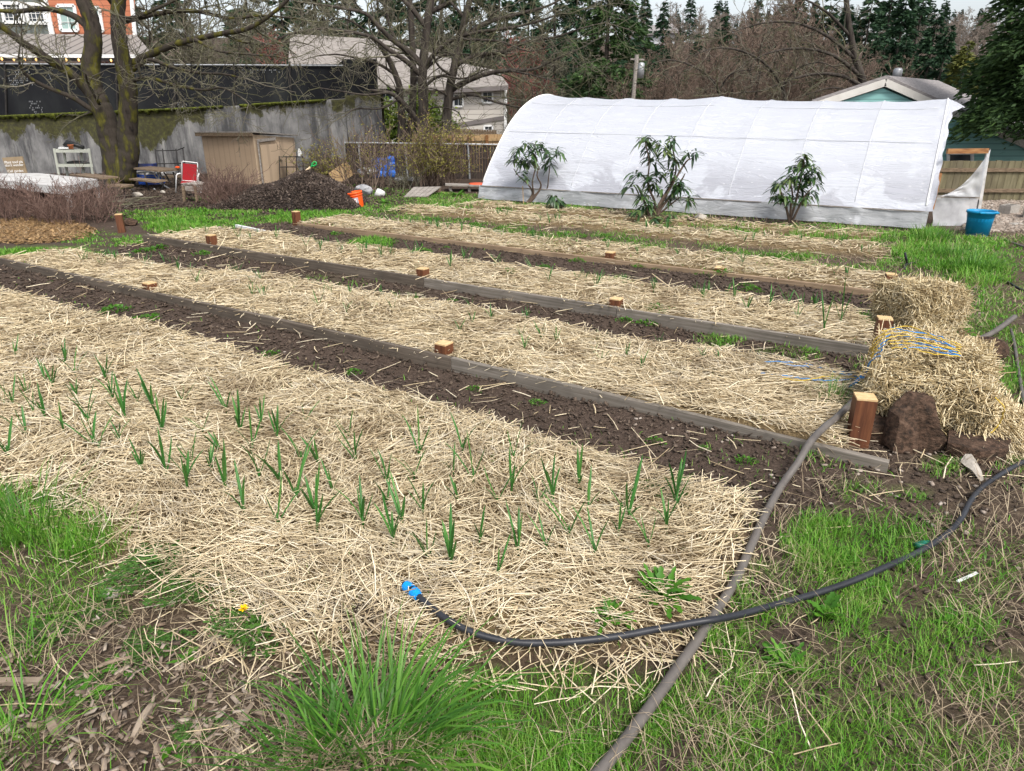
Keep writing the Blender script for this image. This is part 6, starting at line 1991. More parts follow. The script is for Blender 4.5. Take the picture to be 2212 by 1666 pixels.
d_ = unit(b - a); L_s = np.linalg.norm(b - a)
mb = MB(); mb.tube([a + d_ * .12, a + d_ * (L_s * .74)], .02, 8); mb.build('handle', SHW, sh, smooth=True)
mb = MB(); mb.tube([a - d_ * .15, a - d_ * .02, a + d_ * .14], [.05, .03, .024], 8); mb.build('socket', SHG, sh, smooth=True)
s_ = unit(np.cross(d_, (0, 1, 0)))
g0 = a + d_ * (L_s * .72)
mb = MB(); mb.tube([g0, g0 + d_ * .05, g0 + d_ * .08 + s_ * .025, g0 + d_ * .14 + s_ * .03, g0 + d_ * .155, g0 + d_ * .14 - s_ * .03, g0 + d_ * .08 - s_ * .025, g0 + d_ * .05], .015, 8)
mb.build('grip', SHG, sh, smooth=True)

# shed
SY = G(500, 399)[1]
shed = thing('garden_shed', 'tan board sided lean-to shed against the concrete wall', 'shed', at_y(540, 399, SY) * np.array([1, 1, 0]))
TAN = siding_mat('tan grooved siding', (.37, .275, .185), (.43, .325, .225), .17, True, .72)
TAN_SHADE = siding_mat('tan grooved siding shaded front', (.33, .235, .15), (.39, .285, .19), .17, True, .72)  # darker copy of the siding: the front wall's shade is put into its colour
f0, f1 = at_y(452, 404, SY + .7), at_y(560, 402, SY - .25)
f2 = at_y(646, 396, SY + 1.3)
tz0, tz1, tz2 = at_y(443, 291, SY + .7)[2], at_y(549, 291, SY - .25)[2], at_y(634, 298, SY + 1.3)[2]
w_ = f0 + (f2 - f1)
mb = MB(); mb.poly([(f0[0], f0[1], -.1), (f1[0], f1[1], -.1), (f1[0], f1[1], tz1), (f0[0], f0[1], tz0)], (.01, .04, 0)); mb.build('front_wall', TAN_SHADE, shed)
mb = MB(); mb.poly([(f1[0], f1[1], -.1), (f2[0], f2[1], -.1), (f2[0], f2[1], tz2), (f1[0], f1[1], tz1)], (-.05, .03, 0)); mb.build('side_wall', TAN, shed)
mb = MB()
r = [np.array([f0[0] - .14, f0[1] - .10, tz0 + .05]), np.array([f1[0] + .06, f1[1] - .12, tz1 + .05]), np.array([f2[0] + .12, f2[1], tz2 + .05]), np.array([w_[0], w_[1], tz2 + .05])]
mb.poly(r, (0, 0, .025)); mb.build('roof', GREYWOOD, shed)
mb = MB(); mb.beam(r[0] + (0.03, .02, -.045), r[1] + (-.03, .02, -.045), .04, .08); mb.build('eave_beam', BROWNWOOD, shed)
def sw(f, z, o=.03):       # point on the side wall
    p = f1 * (1 - f) + f2 * f; nrm_ = unit(np.cross(np.array([f2[0] - f1[0], f2[1] - f1[1], 0]), (0, 0, 1.0)))
    if nrm_[1] > 0: nrm_ = -nrm_
    return np.array([p[0], p[1], z]) + nrm_ * o
dz1 = at_y(585, 312, SY + .3)[2]
mb = MB(); mb.poly([sw(.10, 0.0), sw(.62, 0.0), sw(.60, dz1), sw(.10, dz1)], tuple(sw(0, 0, .06) - sw(0, 0, .03))); dr_ = mb.build('door', TAN, shed)
mb = MB(); mb.beam(sw(.50, dz1 * .62, .075), sw(.56, dz1 * .56, .075), .03, .04); mb.build('handle', BROWNWOOD, dr_)
mb = MB(); mb.beam(sw(.06, -.02, .05), sw(.06, dz1 + .08, .05), .06, .03); mb.build('door_jamb', GREYWOOD, shed)
mb = MB(); mb.beam(sw(.05, dz1 + .10, .05), sw(.48, dz1 + .13, .05), .03, .07); mb.build('door_lintel', GREYWOOD, shed)

# black rack and white jug beside the shed
ry = SY + .3
rk = thing('metal_rack', 'black metal rack standing beside the shed door', 'rack', at_y(630, 390, ry) * np.array([1, 1, 0]))
mb = MB()
for px, o in ((603, 0), (618, .25), (640, 0), (654, .25)):
    mb.tube([at_y(px + 2, 392, ry + o), at_y(px, 337, ry + o)], .012, 6)
mb.build('frame', DARKSTEEL, rk)
for py in (340, 362, 386):
    mb = MB(); mb.poly([at_y(603, py, ry), at_y(641, py, ry), at_y(655, py - 1, ry + .25), at_y(618, py - 1, ry + .25)], (0, 0, .015)); mb.build('shelf', DARKSTEEL, rk)
j = at_y(648, 338, ry + .15)
mb = MB(); mb.lathe([(0, 0), (.05, 0), (.052, .02), (.05, .11), (.022, .17), (.022, .19), (0, .19)], j, 12)
tag(mb.build('white_jug', WHITE, origin=j, smooth=True), 'white plastic jug on top of the black rack', 'jug')

# red chair
cy_ = G(405, 424)[1]
q = lambda x, y, o=0: at_y(x, y, cy_ + o)
rc = thing('red_chair', 'white framed patio chair with red sling back', 'chair', q(405, 420) * np.array([1, 1, 0]))
mb = MB(); mb.poly([q(395, 353), q(425, 356), q(424, 391), q(394, 389)], (0, .012, 0)); mb.build('sling', RED, rc)
mb = MB(); mb.tube([q(393, 395), q(393, 350), q(395, 348.5), q(426, 352), q(427, 354), q(425, 396)], .009, 8); mb.tube([q(394, 390), q(425, 392)], .008, 8); mb.build('back_frame', WHITE, rc, smooth=True)
for px, dx in ((393, -12), (426, 2)):
    mb = MB(); mb.tube([q(px + dx - 1, 416, -.05), q(px + dx, 380, -.05), q(px + dx + 2, 376, -.05), q(px + dx * .5 + 2, 375, 0), q(px + 1, 378, .1), q(px + 4, 398, .3), q(px + 7, 418, .45)], .013, 8); mb.build('arm_frame', WHITE, rc, smooth=True)
mb = MB(); mb.poly([q(390, 397, -.25), q(424, 399, -.25), q(426, 393, .1), q(394, 391, .1)], (0, 0, .015)); mb.build('seat', RED, rc)
for px in (420, 430):
    mb = MB(); mb.tube([q(px, 395, .1), q(px + 4, 420, .1)], .013, 8); mb.build('leg', WHITE, rc)

# weathered low table in front of the chair
ty = G(410, 437)[1]
q = lambda x, y, o=0: at_y(x, y, ty + o)
lt = thing('low_table', 'weathered grey low wooden table in front of the red chair', 'table', q(415, 436) * np.array([1, 1, 0]))
mb = MB(); mb.poly([q(391, 398), q(425, 401), q(459, 396, .35), q(428, 394, .35)], (0, 0, .02)); mb.build('table_top', GREYWOOD, lt)
mb = MB(); mb.poly([q(392, 400), q(425, 403), q(426, 414), q(393, 411)], (0, .02, 0)); mb.poly([q(426, 403), q(458, 399, .35), q(457, 409, .35), q(426, 413)], (0, .02, 0)); mb.build('apron', GREYWOOD, lt)
for x0, x1, y1, o in ((394, 397, 437, 0), (419, 425, 439, 0), (438, 440, 430, .3), (455, 455, 424, .33)):
    mb = MB(); mb.beam(q(x0 + 2, 402, o - .01), q(x1 + 2, y1, o - .01), .05, .05, up=(0, 1, 0)); mb.build('leg', BROWNWOOD, lt)

# picnic table
py_ = G(330, 412)[1]
q = lambda x, y, o=0: at_y(x, y, py_ + o)
pc = thing('picnic_table', 'brown picnic table with curved metal legs beside the red chair', 'picnic table', q(340, 410) * np.array([1, 1, 0]))
mb = MB(); mb.poly([q(289, 366, .2), q(345, 372, -.1), q(392, 368, .5), q(325, 362, .8)], (0, 0, .035)); mb.build('table_top', BROWNWOOD, pc)
mb = MB(); mb.poly([q(279, 389, -.1), q(335, 396, -.4), q(362, 392, -.3), q(300, 387, 0)], (0, 0, .035)); mb.build('bench', BROWNWOOD, pc)
mb = MB(); mb.poly([q(350, 384, 1.0), q(400, 384, 1.0), q(400, 381, 1.2), q(350, 381, 1.2)], (0, 0, .03)); mb.build('bench', BROWNWOOD, pc)
for dx, o in ((0, 0), (48, .35)):
    mb = MB(); mb.tube([q(312 + dx * .6, 372, o), q(316 + dx * .6, 395, o), q(322 + dx, 410, o), q(312 + dx, 416, o), q(292 + dx, 414, o - .1), q(284 + dx, 408, o - .15)], .022, 8); mb.build('leg_frame', GALV if dx else DARKSTEEL, pc, smooth=True)
    mb = MB(); mb.tube([q(345 + dx * .6, 372, o), q(350 + dx * .6, 385, o), q(352 + dx * .6, 405, o), q(345 + dx * .6, 414, o), q(325 + dx * .6, 416, o)], .022, 8); mb.build('leg_frame', DARKSTEEL, pc, smooth=True)
    mb = MB(); mb.tube([q(330 + dx * .5, 372, o), q(345 + dx * .5, 395, o - .1)], .016, 8); mb.build('brace', DARKSTEEL, pc)
mb = MB(); c = q(384, 366, .4); mb.lathe([(0, .03), (.05, .03), (.06, .05), (.03, .07), (0, .07)], c, 10); tag(mb.build('orange_bowl', ORANGE, origin=c), 'small orange dish on the picnic table top', 'dish')
def crate(label, c, s, rz, m, lat=True):
    t = thing('plastic_crate', label, 'crate', c)
    mb = MB(); L, W, H = s; R = Matrix.Rotation(rz, 3, 'Z')
    c = np.array(c)
    def bx(o, sz):
        p = R @ Vector(o); mb.box((c[0] + p.x, c[1] + p.y, c[2] + p.z), sz, M=R)
    th = .012
    bx((0, 0, th / 2), (L, W, th))
    for sx in (-1, 1):
        for k in range(5): bx((sx * (L / 2 - th / 2), 0, .02 + (H - .03) * (k + .5) / 5), (th, W - 2 * th - .002, (H - .03) / 5 * .62))
        for k in range(5): bx((0, sx * (W / 2 - th / 2), .02 + (H - .03) * (k + .5) / 5), (L, th, (H - .03) / 5 * .62))
    for sx in (-1, 1):
        for sy in (-1, 1): bx((sx * (L / 2 - .016), sy * (W / 2 - .016), H / 2), (.036, .036, H - .004))
    mb.build('crate_body', m, t)
    return t
NAVY = mat('navy crate', [(.012, .02, .09), (.02, .035, .15)], 6, rough=.5)
BRIGHTB = mat('bright blue crate', [(.01, .06, .36), (.02, .10, .5)], 6, rough=.5)
cY = py_ + .95
bx0 = at_y(316, 366, cY)
crate('dark navy plastic crate stacked behind the picnic table', (bx0[0], cY, bx0[2] - .02), (.44, .32, .16), .2, NAVY)
bx1 = at_y(330, 392, cY)
crate('bright blue plastic crate on the ground under the picnic table', (bx1[0], cY - .05, bx1[2] - .05), (.50, .34, .24), .05, BRIGHTB)
bx2 = at_y(322, 377, cY)
mb = MB(); mb.box((bx2[0] + .03, cY + .02, bx2[2]), (.62, .36, .10)); tag(mb.build('white_tray', WHITE_D, origin=bx2, bevel=.02), 'white plastic tub between the navy and bright blue crates', 'tub')

# second bench and table edge next to the tree
by = G(258, 428)[1]
q = lambda x, y, o=0: at_y(x, y, by + o)
pt2 = thing('picnic_table', 'picnic table half hidden behind the white table and the mossy maple', 'picnic table', q(225, 425) * np.array([1, 1, 0]))
mb = MB(); mb.poly([q(150, 380, .9), q(215, 388, 0), q(256, 385, .1), q(190, 378, 1.0)], (0, 0, .035)); mb.build('table_top', BROWNWOOD, pt2)
mb = MB(); mb.poly([q(233, 403, -.1), q(270, 406, -.1), q(290, 402, .15), q(250, 400, .2)], (0, 0, .035)); mb.build('bench', BROWNWOOD, pt2)
mb = MB(); mb.tube([q(226, 389, .05), q(232, 410, 0), q(240, 432, -.1), q(258, 436, -.1), q(270, 430, 0), q(268, 408, .05)], .022, 8); mb.build('leg_frame', DARKSTEEL, pt2, smooth=True)

# white table
wy_ = G(208, 428)[1]
q = lambda x, y, o=0: at_y(x, y, wy_ + o)
wt = thing('white_table', 'long white plastic table standing in the brown thicket', 'table', q(120, 425) * np.array([1, 1, 0]))
top_z = q(209, 387)[2]
corners = [at_z(-60, 384, top_z), at_z(140, 404, top_z), at_z(210, 387, top_z), at_z(82, 374, top_z), at_z(-60, 375, top_z)]
mb = MB(); mb.poly(corners, (0, 0, -.05)); mb.build('table_top', WHITE_D, wt)
mb = MB(); mb.beam(corners[1] + (0, .01, -.10), corners[2] + (0, .01, -.10), .02, .10); mb.beam(corners[0] + (0, .01, -.10), corners[1] + (0, .01, -.10), .02, .10); mb.build('apron', WHITE_D, wt)
for c, dx in ((corners[2], -.06), (corners[1], 0), (corners[0], .3), (corners[3], 0)):
    mb = MB(); mb.box((c[0] + dx, c[1] + .03, top_z / 2 - .03), (.07, .07, top_z - .04)); mb.build('leg', WHITE_D, wt)

# shelf unit with a pot and drain pipe
sy_ = 19.6
q = lambda x, y, o=0: at_y(x, y, sy_ + o)
su = thing('shelf_unit', 'cream metal shelf unit against the mossy concrete wall', 'shelf', q(160, 380) * np.array([1, 1, 0]))
CREAM = mat('cream metal', [(.36, .37, .31), (.46, .47, .41)], 5, rough=.5)
for x0, x1, o in ((117, 130, 0), (137, 148, .35), (174, 183, .35), (192, 203, 0)):
    mb = MB(); mb.beam(q(x0, 321, o), q(x1, 392, o), .055, .03, up=(0, 1, 0)); mb.build('upright', CREAM, su)
for py, dx in ((324, 0), (355, 6)):
    mb = MB(); mb.poly([q(116 + dx, py, -.02), q(194 + dx, py, -.02), q(190 + dx, py - 2, .4), q(120 + dx, py - 2, .4)], (0, 0, -.07)); mb.build('shelf', CREAM, su)
c = q(154, 322, .12)
mb = MB(); mb.lathe([(0, 0), (.055, 0), (.068, .085), (.075, .086), (.075, .11), (.06, .11), (.05, .02), (0, .02)], c, 16); tag(mb.build('flower_pot', mat('terracotta', [(.33, .10, .04), (.40, .14, .06)], 6), origin=c, smooth=True), 'small terracotta pot on the cream shelf top', 'pot')
mb = MB(); mb.tube([q(141, 316, .25), q(147, 309, .25), q(160, 312, .25), q(180, 319, .2)], [.07, .08, .06, .05], 10); tag(mb.build('drain_pipe', BLACKPL, origin=q(160, 315, .25), smooth=True), 'fat black pipe lying on top of the cream shelf', 'pipe')
mb = MB(); mb.poly([q(126, 322, 0), q(148, 322, 0), q(149, 320, .3), q(128, 320, .3)], (0, 0, .03)); tag(mb.build('white_tray', WHITE, origin=q(137, 322)), 'flat white tray on top of the cream shelf', 'tray')
mb = MB(); mb.tube([q(146, 352, .2), q(165, 351, .2), q(195, 353, .15)], [.035, .05, .03], 8); tag(mb.build('dark_bundle', BLACKPL, origin=q(165, 352, .2), smooth=True), 'dark bundle lying on the middle shelf of the cream shelf', 'bundle')

# sign board
gy = 19.3
q = lambda x, y, o=0: at_y(x, y, gy + o)
sg = thing('sign_board', 'brown board sign with white handwriting leaning behind the white table', 'sign', q(35, 376))
KRAFT = mat('brown sign board', [(.19, .14, .085), (.25, .19, .12)], 5, rough=.8)
mb = MB(); mb.poly([q(20, 382), q(60, 380), q(48, 338, .1), q(4, 341, .1)], (.0, .03, .0)); mb.build('board', KRAFT, sg)
cL = q(33, 360, .03)
text('lettering', "Plant tool pls\ndon't wander\n\nCall garden", .092, cL + (0, -.03, 0), (pi / 2 - .12, -.04, 0), WHITE, sg)

# black metal headboard leaning on the wall
gy = 20.2
q = lambda x, y, o=0: at_y(x, y, gy + o)
hb = thing('metal_bedframe', 'black metal bed frame leaning on the concrete wall behind the picnic table', 'bed frame', q(365, 372) * np.array([1, 1, 0]))
mb = MB()
for x0, x1 in ((335, 343), (351, 358), (380, 388), (395, 403)):
    mb.tube([q(x0, 322, .5), q(x1, 385, 0)], .016, 6)
mb.tube([q(336, 326, .5), q(382, 325, .5), q(398, 319, .45)], .014, 6); mb.tube([q(341, 354, .2), q(398, 353, .2)], .014, 6)
mb.build('frame', DARKSTEEL, hb)

# pallet, bench, sacks, barrels, lid
py2 = G(900, 428)[1]
q = lambda x, y, o=0: at_y(x, y, py2 + o)
pl = thing('wooden_pallet', 'grey slatted wooden pallet propped at the edge of the grass', 'pallet', q(905, 428))
A_, B_, C_, D_ = q(872, 427), q(925, 425, .05), q(953, 405, .75), q(893, 406, .75)
for k in range(5):
    f0_, f1_ = k / 5 + .012, (k + 1) / 5 - .012
    mb = MB(); mb.poly([A_ * (1 - f0_) + B_ * f0_, A_ * (1 - f1_) + B_ * f1_, D_ * (1 - f1_) + C_ * f1_, D_ * (1 - f0_) + C_ * f0_], (0, 0, .02)); mb.build('slat', GREYWOOD, pl)
for f in (.06, .94):
    mb = MB(); a, b = A_ * (1 - f) + D_ * f, B_ * (1 - f) + C_ * f; mb.beam(a + (0, 0, -.05), b + (0, 0, -.05), .05, .09); mb.build('bearer', BROWNWOOD, pl)
by2 = G(1010, 416)[1]
q = lambda x, y, o=0: at_y(x, y, by2 + o)
wb = thing('work_bench', 'low grey plank bench against the far end of the tunnel', 'bench', q(1000, 416) * np.array([1, 1, 0]))
for k in range(3):
    mb = MB(); o = .18 * k; mb.poly([q(962, 402 - k, o), q(1046, 404 - k, o), q(1046, 402.4 - k, o + .16), q(962, 400.4 - k, o + .16)], (0, 0, .03)); mb.build('plank', GREYWOOD, wb)
for px in (972, 1012, 1038):
    mb = MB(); mb.beam(q(px, 404, .1), q(px + 4, 420, .1), .06, .05, up=(0, 1, 0)); mb.build('leg', GREYWOOD, wb)
c = q(1032, 400, .3); mb = MB(); mb.lathe([(0, .0), (.20, .0), (.21, .02), (.20, .045), (0, .05)], c, 24); tag(mb.build('orange_lid', mat('orange red lid', [(.6, .08, .03), (.7, .12, .05)], 4, rough=.4), origin=c, smooth=True), 'flat orange red lid lying on the grey plank bench', 'dish')  # the flat orange red disc is a plastic lid
bY = 20.0
for i, (px, py, rr_, hh_, lb) in enumerate(((822, 388, .24, .52, 'blue barrel half hidden behind the bare budding stems, closest to the wall'), (850, 386, .23, .58, 'middle blue barrel behind the bare budding stems'), (880, 386, .23, .56, 'blue barrel beside the yellow green bush'))):
    c = at_y(px, py, bY + .1 * i); c[2] = .05
    t = thing('blue_barrel', lb, 'barrel', c)
    mb = MB(); mb.lathe([(0, 0), (rr_ * .92, 0), (rr_, .06), (rr_, hh_ * .33), (rr_ * .96, hh_ * .35), (rr_, hh_ * .38), (rr_, hh_ * .68), (rr_ * .96, hh_ * .70), (rr_, hh_ * .73), (rr_ * .97, hh_ * .93), (rr_ * .85, hh_), (0, hh_)], c, 28); mb.build('barrel_body', BLUETARP, t, smooth=True)
    mb = MB(); mb.lathe([(.045, hh_), (.045, hh_ + .04), (0, hh_ + .04)], c + (rr_ * .5, 0, 0), 12); mb.build('cap', BLACKPL, t)
def sack(label, c, s, m, seed):
    o = rock(label, c, s, seed, m, 'plastic_sack', cat='sack', rough=.9, sub=4); o.data.polygons.foreach_set('use_smooth', np.ones(len(o.data.polygons), bool)); return o
SACK = mat('crumpled white plastic', [(.14, .14, .145), (.26, .26, .27), (.38, .38, .39)], 7, rough=.4, bump=.8, bdist=.04)
sack('crumpled white plastic sack behind the orange bucket', G(775, 425, .10) + (0.05, .30, 0), (.42, .3, .30), SACK, 31)
sack('white sack lying in front of the blue barrels, under bare stems', at_y(795, 372, 18.8), (.5, .4, .26), SACK, 33)
sack('long pale sheet of plastic below the blue barrels', at_y(880, 388, 18.6), (.7, .4, .18), SACK, 34)
c = at_y(738, 375, 18.2)
mb = MB(); mb.box((c[0], c[1], c[2]), (.55, .03, .36), M=Matrix.Rotation(-.55, 3, 'Y')); tag(mb.build('plywood_scrap', NEWWOOD, origin=c), 'tilted scrap of tan plywood behind the leaf heap', 'plywood')
c = at_y(728, 385, 19.0)
mb = MB(); mb.lathe([(0, -.05), (.24, -.05), (.30, .5), (.27, .58), (.1, .62), (0, .62)], c * np.array([1, 1, 0]), 18); tag(mb.build('compost_bin', mat('brown wicker', [(.04, .03, .022), (.09, .07, .05)], 30, bump=.8), origin=c * np.array([1, 1, 0])), 'round brown woven bin standing by the concrete wall', 'bin')

# ---- thickets and bushes of bare stems
def thicket(name, label, spots, n, h, twig, seed, spread_=.35, r=.005, kids=(3.0, 2.2), bud=None, nb=0, L=.5, cat='bush'):
    rg = np.random.default_rng(seed)
    c0 = np.mean([s for s in spots], 0)
    t = thing(name, label, cat, (c0[0], c0[1], 0)); tw = TB(); tips = []
    o = dict(wig=.16, trop=.10, kids=list(kids), ratio=.55, minr=r * .6, rr=.7)
    for k in range(n):
        p = spots[rg.integers(len(spots))]
        a = rg.uniform(0, 2 * pi); rad = spread_ * math.sqrt(rg.random())
        p0 = np.array([p[0] + cos(a) * rad, p[1] + sin(a) * rad * .8, 0.0]); p0[2] = float(hgt(p0[0], p0[1])) - .03
        lean = rg.normal(0, .22, 2) + .25 * np.array([cos(a), sin(a)]) * rad / spread_
        hh = h * rg.uniform(.5, 1.15)
        grow(tw, p0, (lean[0], lean[1], 1), hh, r * 1.4, 0, o, rg)
    link_mesh('stems', tw.mesh('stems'), twig, t)
    if bud is not None:
        V = np.concatenate(tw.V); k = rg.integers(0, len(V), nb); P = V[k]; P = P[P[:, 2] > h * .25]
        n_ = len(P); A = rg.normal(0, 1, (n_, 3)); A[:, 2] += .5; A /= np.linalg.norm(A, axis=1)[:, None]; s = np.cross(A, rg.normal(0, 1, (n_, 3))); s /= np.linalg.norm(s, axis=1)[:, None]
        Vv = np.stack([P, P + A * .025 + s * .012, P + A * .05, P + A * .025 - s * .012], 1).reshape(-1, 3)
        link_mesh('buds', np_mesh('buds', Vv, np.arange(n_ * 4).reshape(-1, 4)), bud, t)['kind'] = 'stuff'
    return t
thicket('brown_thicket', 'dense brown bare thicket growing around the white table', [G(x, y) for x, y in ((-30, 468), (20, 475), (60, 478), (100, 480), (140, 484), (180, 482), (215, 474), (40, 468), (120, 474), (200, 466))], 250, .54, BUSHTWIG, 1, .32, .0045, (3.6, 2.6))
thicket('bare_bush', 'brown bare bush beside the dark leaf heap and the low table', [G(x, y) for x, y in ((465, 452), (490, 450), (515, 446), (478, 446))], 110, .60, BUSHTWIG, 2, .26, .005, (3.4, 2.4))
thicket('budding_shrub', 'tall loose shrub of thin bare stems behind the orange bucket', [G(x, y) for x, y in ((790, 412), (815, 408), (840, 404), (770, 405))], 42, 1.35, TWIG_B, 3, .25, .008, (3.0, 2.0), BUD, 900)
thicket('budding_shrub', 'yellow green budding bush in front of the brown slat fence', [G(x, y) for x, y in ((925, 402), (950, 402), (970, 400), (905, 404))], 95, 1.15, TWIG_B, 4, .30, .007, (3.6, 2.4), BUD, 6500)
thicket('budding_shrub', 'small grey green bush between the leaf heap and the concrete wall', [G(x, y) for x, y in ((700, 398), (720, 396), (680, 398))], 60, .75, TWIG_B, 6, .28, .006, (3.2, 2.2), BUD, 1600)
thicket('bare_bush', 'low grey tangle of bare stems between the two budding shrubs', [G(x, y) for x, y in ((860, 412), (885, 408))], 26, .5, TWIG, 7, .25, .005, (3.0, 2.0))
tw = TB(); rg = np.random.default_rng(77)
for k in range(16):
    p = G(rg.uniform(205, 285), rg.uniform(430, 458), .02); a = rg.normal(.5, .6); tw.add([p, p + np.array([cos(a), sin(a), .12]) * .3, p + np.array([cos(a + .4), sin(a + .4), .06]) * .65], .008, 5)
tag(link_mesh('fallen_branches', tw.mesh('fallen_branches'), TWIG, origin=G(250, 445)), 'pile of fallen grey branches on the bare yard beside the brown thicket', 'branches', kind='stuff')
# ================================================================== garlic, weeds, tufts
def blade_strip(mb, p, az, L, W, lean, curl, tw=0.0):
    p = np.array(p, float); dx, dy = cos(az), sin(az); s = np.array([-dy * cos(tw), dx * cos(tw), sin(tw)]); vs = []
    for t, w in ((0, .55), (.3, .95), (.6, 1.0), (.85, .6), (1, .05)):
        o = lean * t + curl * t * t
        c = p + np.array([dx * o * L, dy * o * L, L * t * math.sqrt(max(.1, 1 - (o * .55) ** 2))])
        fold = np.array([dx, dy, 0]) * W * .35 * w
        vs += [c - s * W / 2 * w + fold, c, c + s * W / 2 * w + fold]
    fs = []
    for k in range(4):
        for j in range(2): fs.append((k * 3 + j, k * 3 + j + 1, k * 3 + j + 4, k * 3 + j + 3))
    mb.add(vs, fs)


def garlic_mesh(seed, h=.17):
    rg = np.random.default_rng(seed); mb = MB()
    n = rg.integers(3, 6); a0 = rg.uniform(0, 2 * pi)
    mb.tube([(0, 0, -.03), (0, 0, .02), (0, 0, .05)], [.005, .0055, .003], 6)
    for k in range(n):
        az = a0 + (k % 2) * pi + rg.normal(0, .45)
        blade_strip(mb, (0, 0, .005 + .012 * k), az, h * rg.uniform(.65, 1.15), rg.uniform(.009, .014), rg.uniform(.05, .6), rg.uniform(-.1, .5), 0)
    me = bpy.data.meshes.new('garlic_shoot'); me.from_pydata(mb.v, [], mb.f); me.materials.append(GARLIC)
    me.polygons.foreach_set('use_smooth', np.ones(len(me.polygons), bool))
    return me


GM = [garlic_mesh(600 + i) for i in range(10)]
gk = 0
def garlic(p, s, label, group, thin=1.0):
    global gk
    o = bpy.data.objects.new('garlic_shoot', GM[gk % 10]); COL.objects.link(o); gk += 1
    o.location = [float(q) for q in p]; o.rotation_euler = (rng.normal(0, .08), rng.normal(0, .08), rng.uniform(0, 2 * pi)); o.scale = (s * thin, s * thin, s)
    tag(o, label, 'garlic plant', group)


for x, y in ((35, 775), (115, 840), (165, 815), (75, 895), (100, 830), (215, 975), (245, 870), (230, 830), (275, 915), (335, 890), (395, 875), (490, 895), (440, 940), (140, 940), (30, 880), (12, 878), (170, 865), (195, 920),
             (350, 940), (310, 1025), (205, 968), (640, 1085), (530, 1115), (600, 1140), (680, 1115), (685, 1148), (785, 1145), (850, 1180), (835, 1050), (770, 1003), (690, 1012), (610, 1050), (650, 1000), (545, 975), (565, 925), (490, 1065),
             (405, 1058), (455, 1025), (360, 1030), (915, 1115), (990, 1088), (838, 1095), (980, 1030), (1022, 1045), (1075, 1095), (1105, 1068), (1160, 1100), (1195, 1090), (1120, 1200), (1035, 1182), (1075, 1252), (1230, 1165),
             (1285, 1208), (1335, 1160), (1355, 1130), (1400, 1190), (1440, 1155), (1460, 1105), (925, 1215), (975, 1225), (1270, 1110), (1345, 1110), (895, 1040), (905, 990), (755, 950), (660, 920), (600, 955), (520, 940),
             (415, 1010), (100, 910), (60, 945), (20, 990), (1000, 985), (1110, 1000), (720, 1070), (560, 1040), (260, 960), (300, 880), (60, 860), (140, 790), (480, 985), (870, 1140), (1180, 1195), (1250, 1060)):
    garlic(G(x, y, .01), rng.uniform(.75, 1.4), 'green garlic shoot standing in the straw of the wide front bed', 'garlic shoots in the front bed', .85)
for vr_, n, lab_, grp, s0, ur_ in (((4.15, 5.05), 70, 'slim garlic shoot in the straw of the second bed', 'garlic shoots in the second bed', .75, (1.2, 9.3)),
                             ((6.1, 6.95), 52, 'slim garlic shoot in the straw of the third bed', 'garlic shoots in the third bed', .95, (.8, 9.2)),
                             ((8.2, 8.8), 36, 'small garlic shoot in the straw behind the tan board', 'garlic shoots behind the tan board', .85, (.8, 8.8)),
                             ((9.95, 10.7), 30, 'small garlic shoot in the weedy far strip', 'garlic shoots in the far strip', .9, (.9, 8.6))):
    for k in range(n):
        u = rng.uniform(*ur_); v = vr_[0] + (vr_[1] - vr_[0]) * ((k % 4) + .5 + rng.normal(0, .18)) / 4
        if vr_[0] < 5 and k < 14: u = rng.uniform(8.1, 9.4)
        x, y = to_xy(u, v); garlic((x, y, float(hgt(x, y))), s0 * rng.uniform(.7, 1.2), lab_, grp, .9)
for x, y, lb in ((1780, 722, 'tall spindly garlic plant near the knotted end board'), (1815, 700, 'tall upright garlic plant beside the spindly one near the end board')):
    garlic(G(x, y), 2.1, lb, None, .55)


def weed_mesh(seed, m=WEED, n=150):
    """a low cushion of small leaves, radius about 1."""
    rg = np.random.default_rng(seed)
    r = np.sqrt(rg.random(n)); a = rg.uniform(0, 2 * pi, n); lob = 1 + .3 * np.sin(a * 3 + seed) + .2 * rg.normal(0, 1, n) * .5
    P = np.stack([r * np.cos(a) * lob, r * np.sin(a) * lob, (1 - r ** 2) * .45 * rg.uniform(.2, 1.1, n)], -1)
    A = np.stack([np.cos(a), np.sin(a), rg.uniform(.1, 1.3, n)], -1) + rg.normal(0, .55, (n, 3)); A /= np.linalg.norm(A, axis=1)[:, None]
    s = np.cross(A, rg.normal(0, 1, (n, 3))); s /= np.linalg.norm(s, axis=1)[:, None]
    L = rg.uniform(.12, .34, n)[:, None] * (1 if m is WEED else .42); w = L * rg.uniform(.22, .4, n)[:, None]
    V = np.stack([P, P + A * L * .5 + s * w, P + A * L, P + A * L * .5 - s * w], 1).reshape(-1, 3)
    me = np_mesh('weed_clump', V, np.arange(n * 4).reshape(-1, 4)); me.materials.append(m)
    return me


WM = [weed_mesh(700 + i) for i in range(4)] + [weed_mesh(710 + i, WEED_DARK, 2200) for i in range(2)]
def weed(px, py, size, label, group=None, k=None, name='weed_clump', cat='weed', flat=1.0):
    g = G(px, py); d = math.sqrt(g[0] ** 2 + g[1] ** 2 + EYE ** 2); r = size * d / FPX
    o = bpy.data.objects.new(name, WM[(int(px) % 4) if k is None else k]); COL.objects.link(o)
    o.location = [float(q) for q in g + (0, 0, .004)]; o.rotation_euler = (0, 0, rng.uniform(0, 6)); o.scale = (r, r, r * .8 * flat)
    tag(o, label, cat, group)


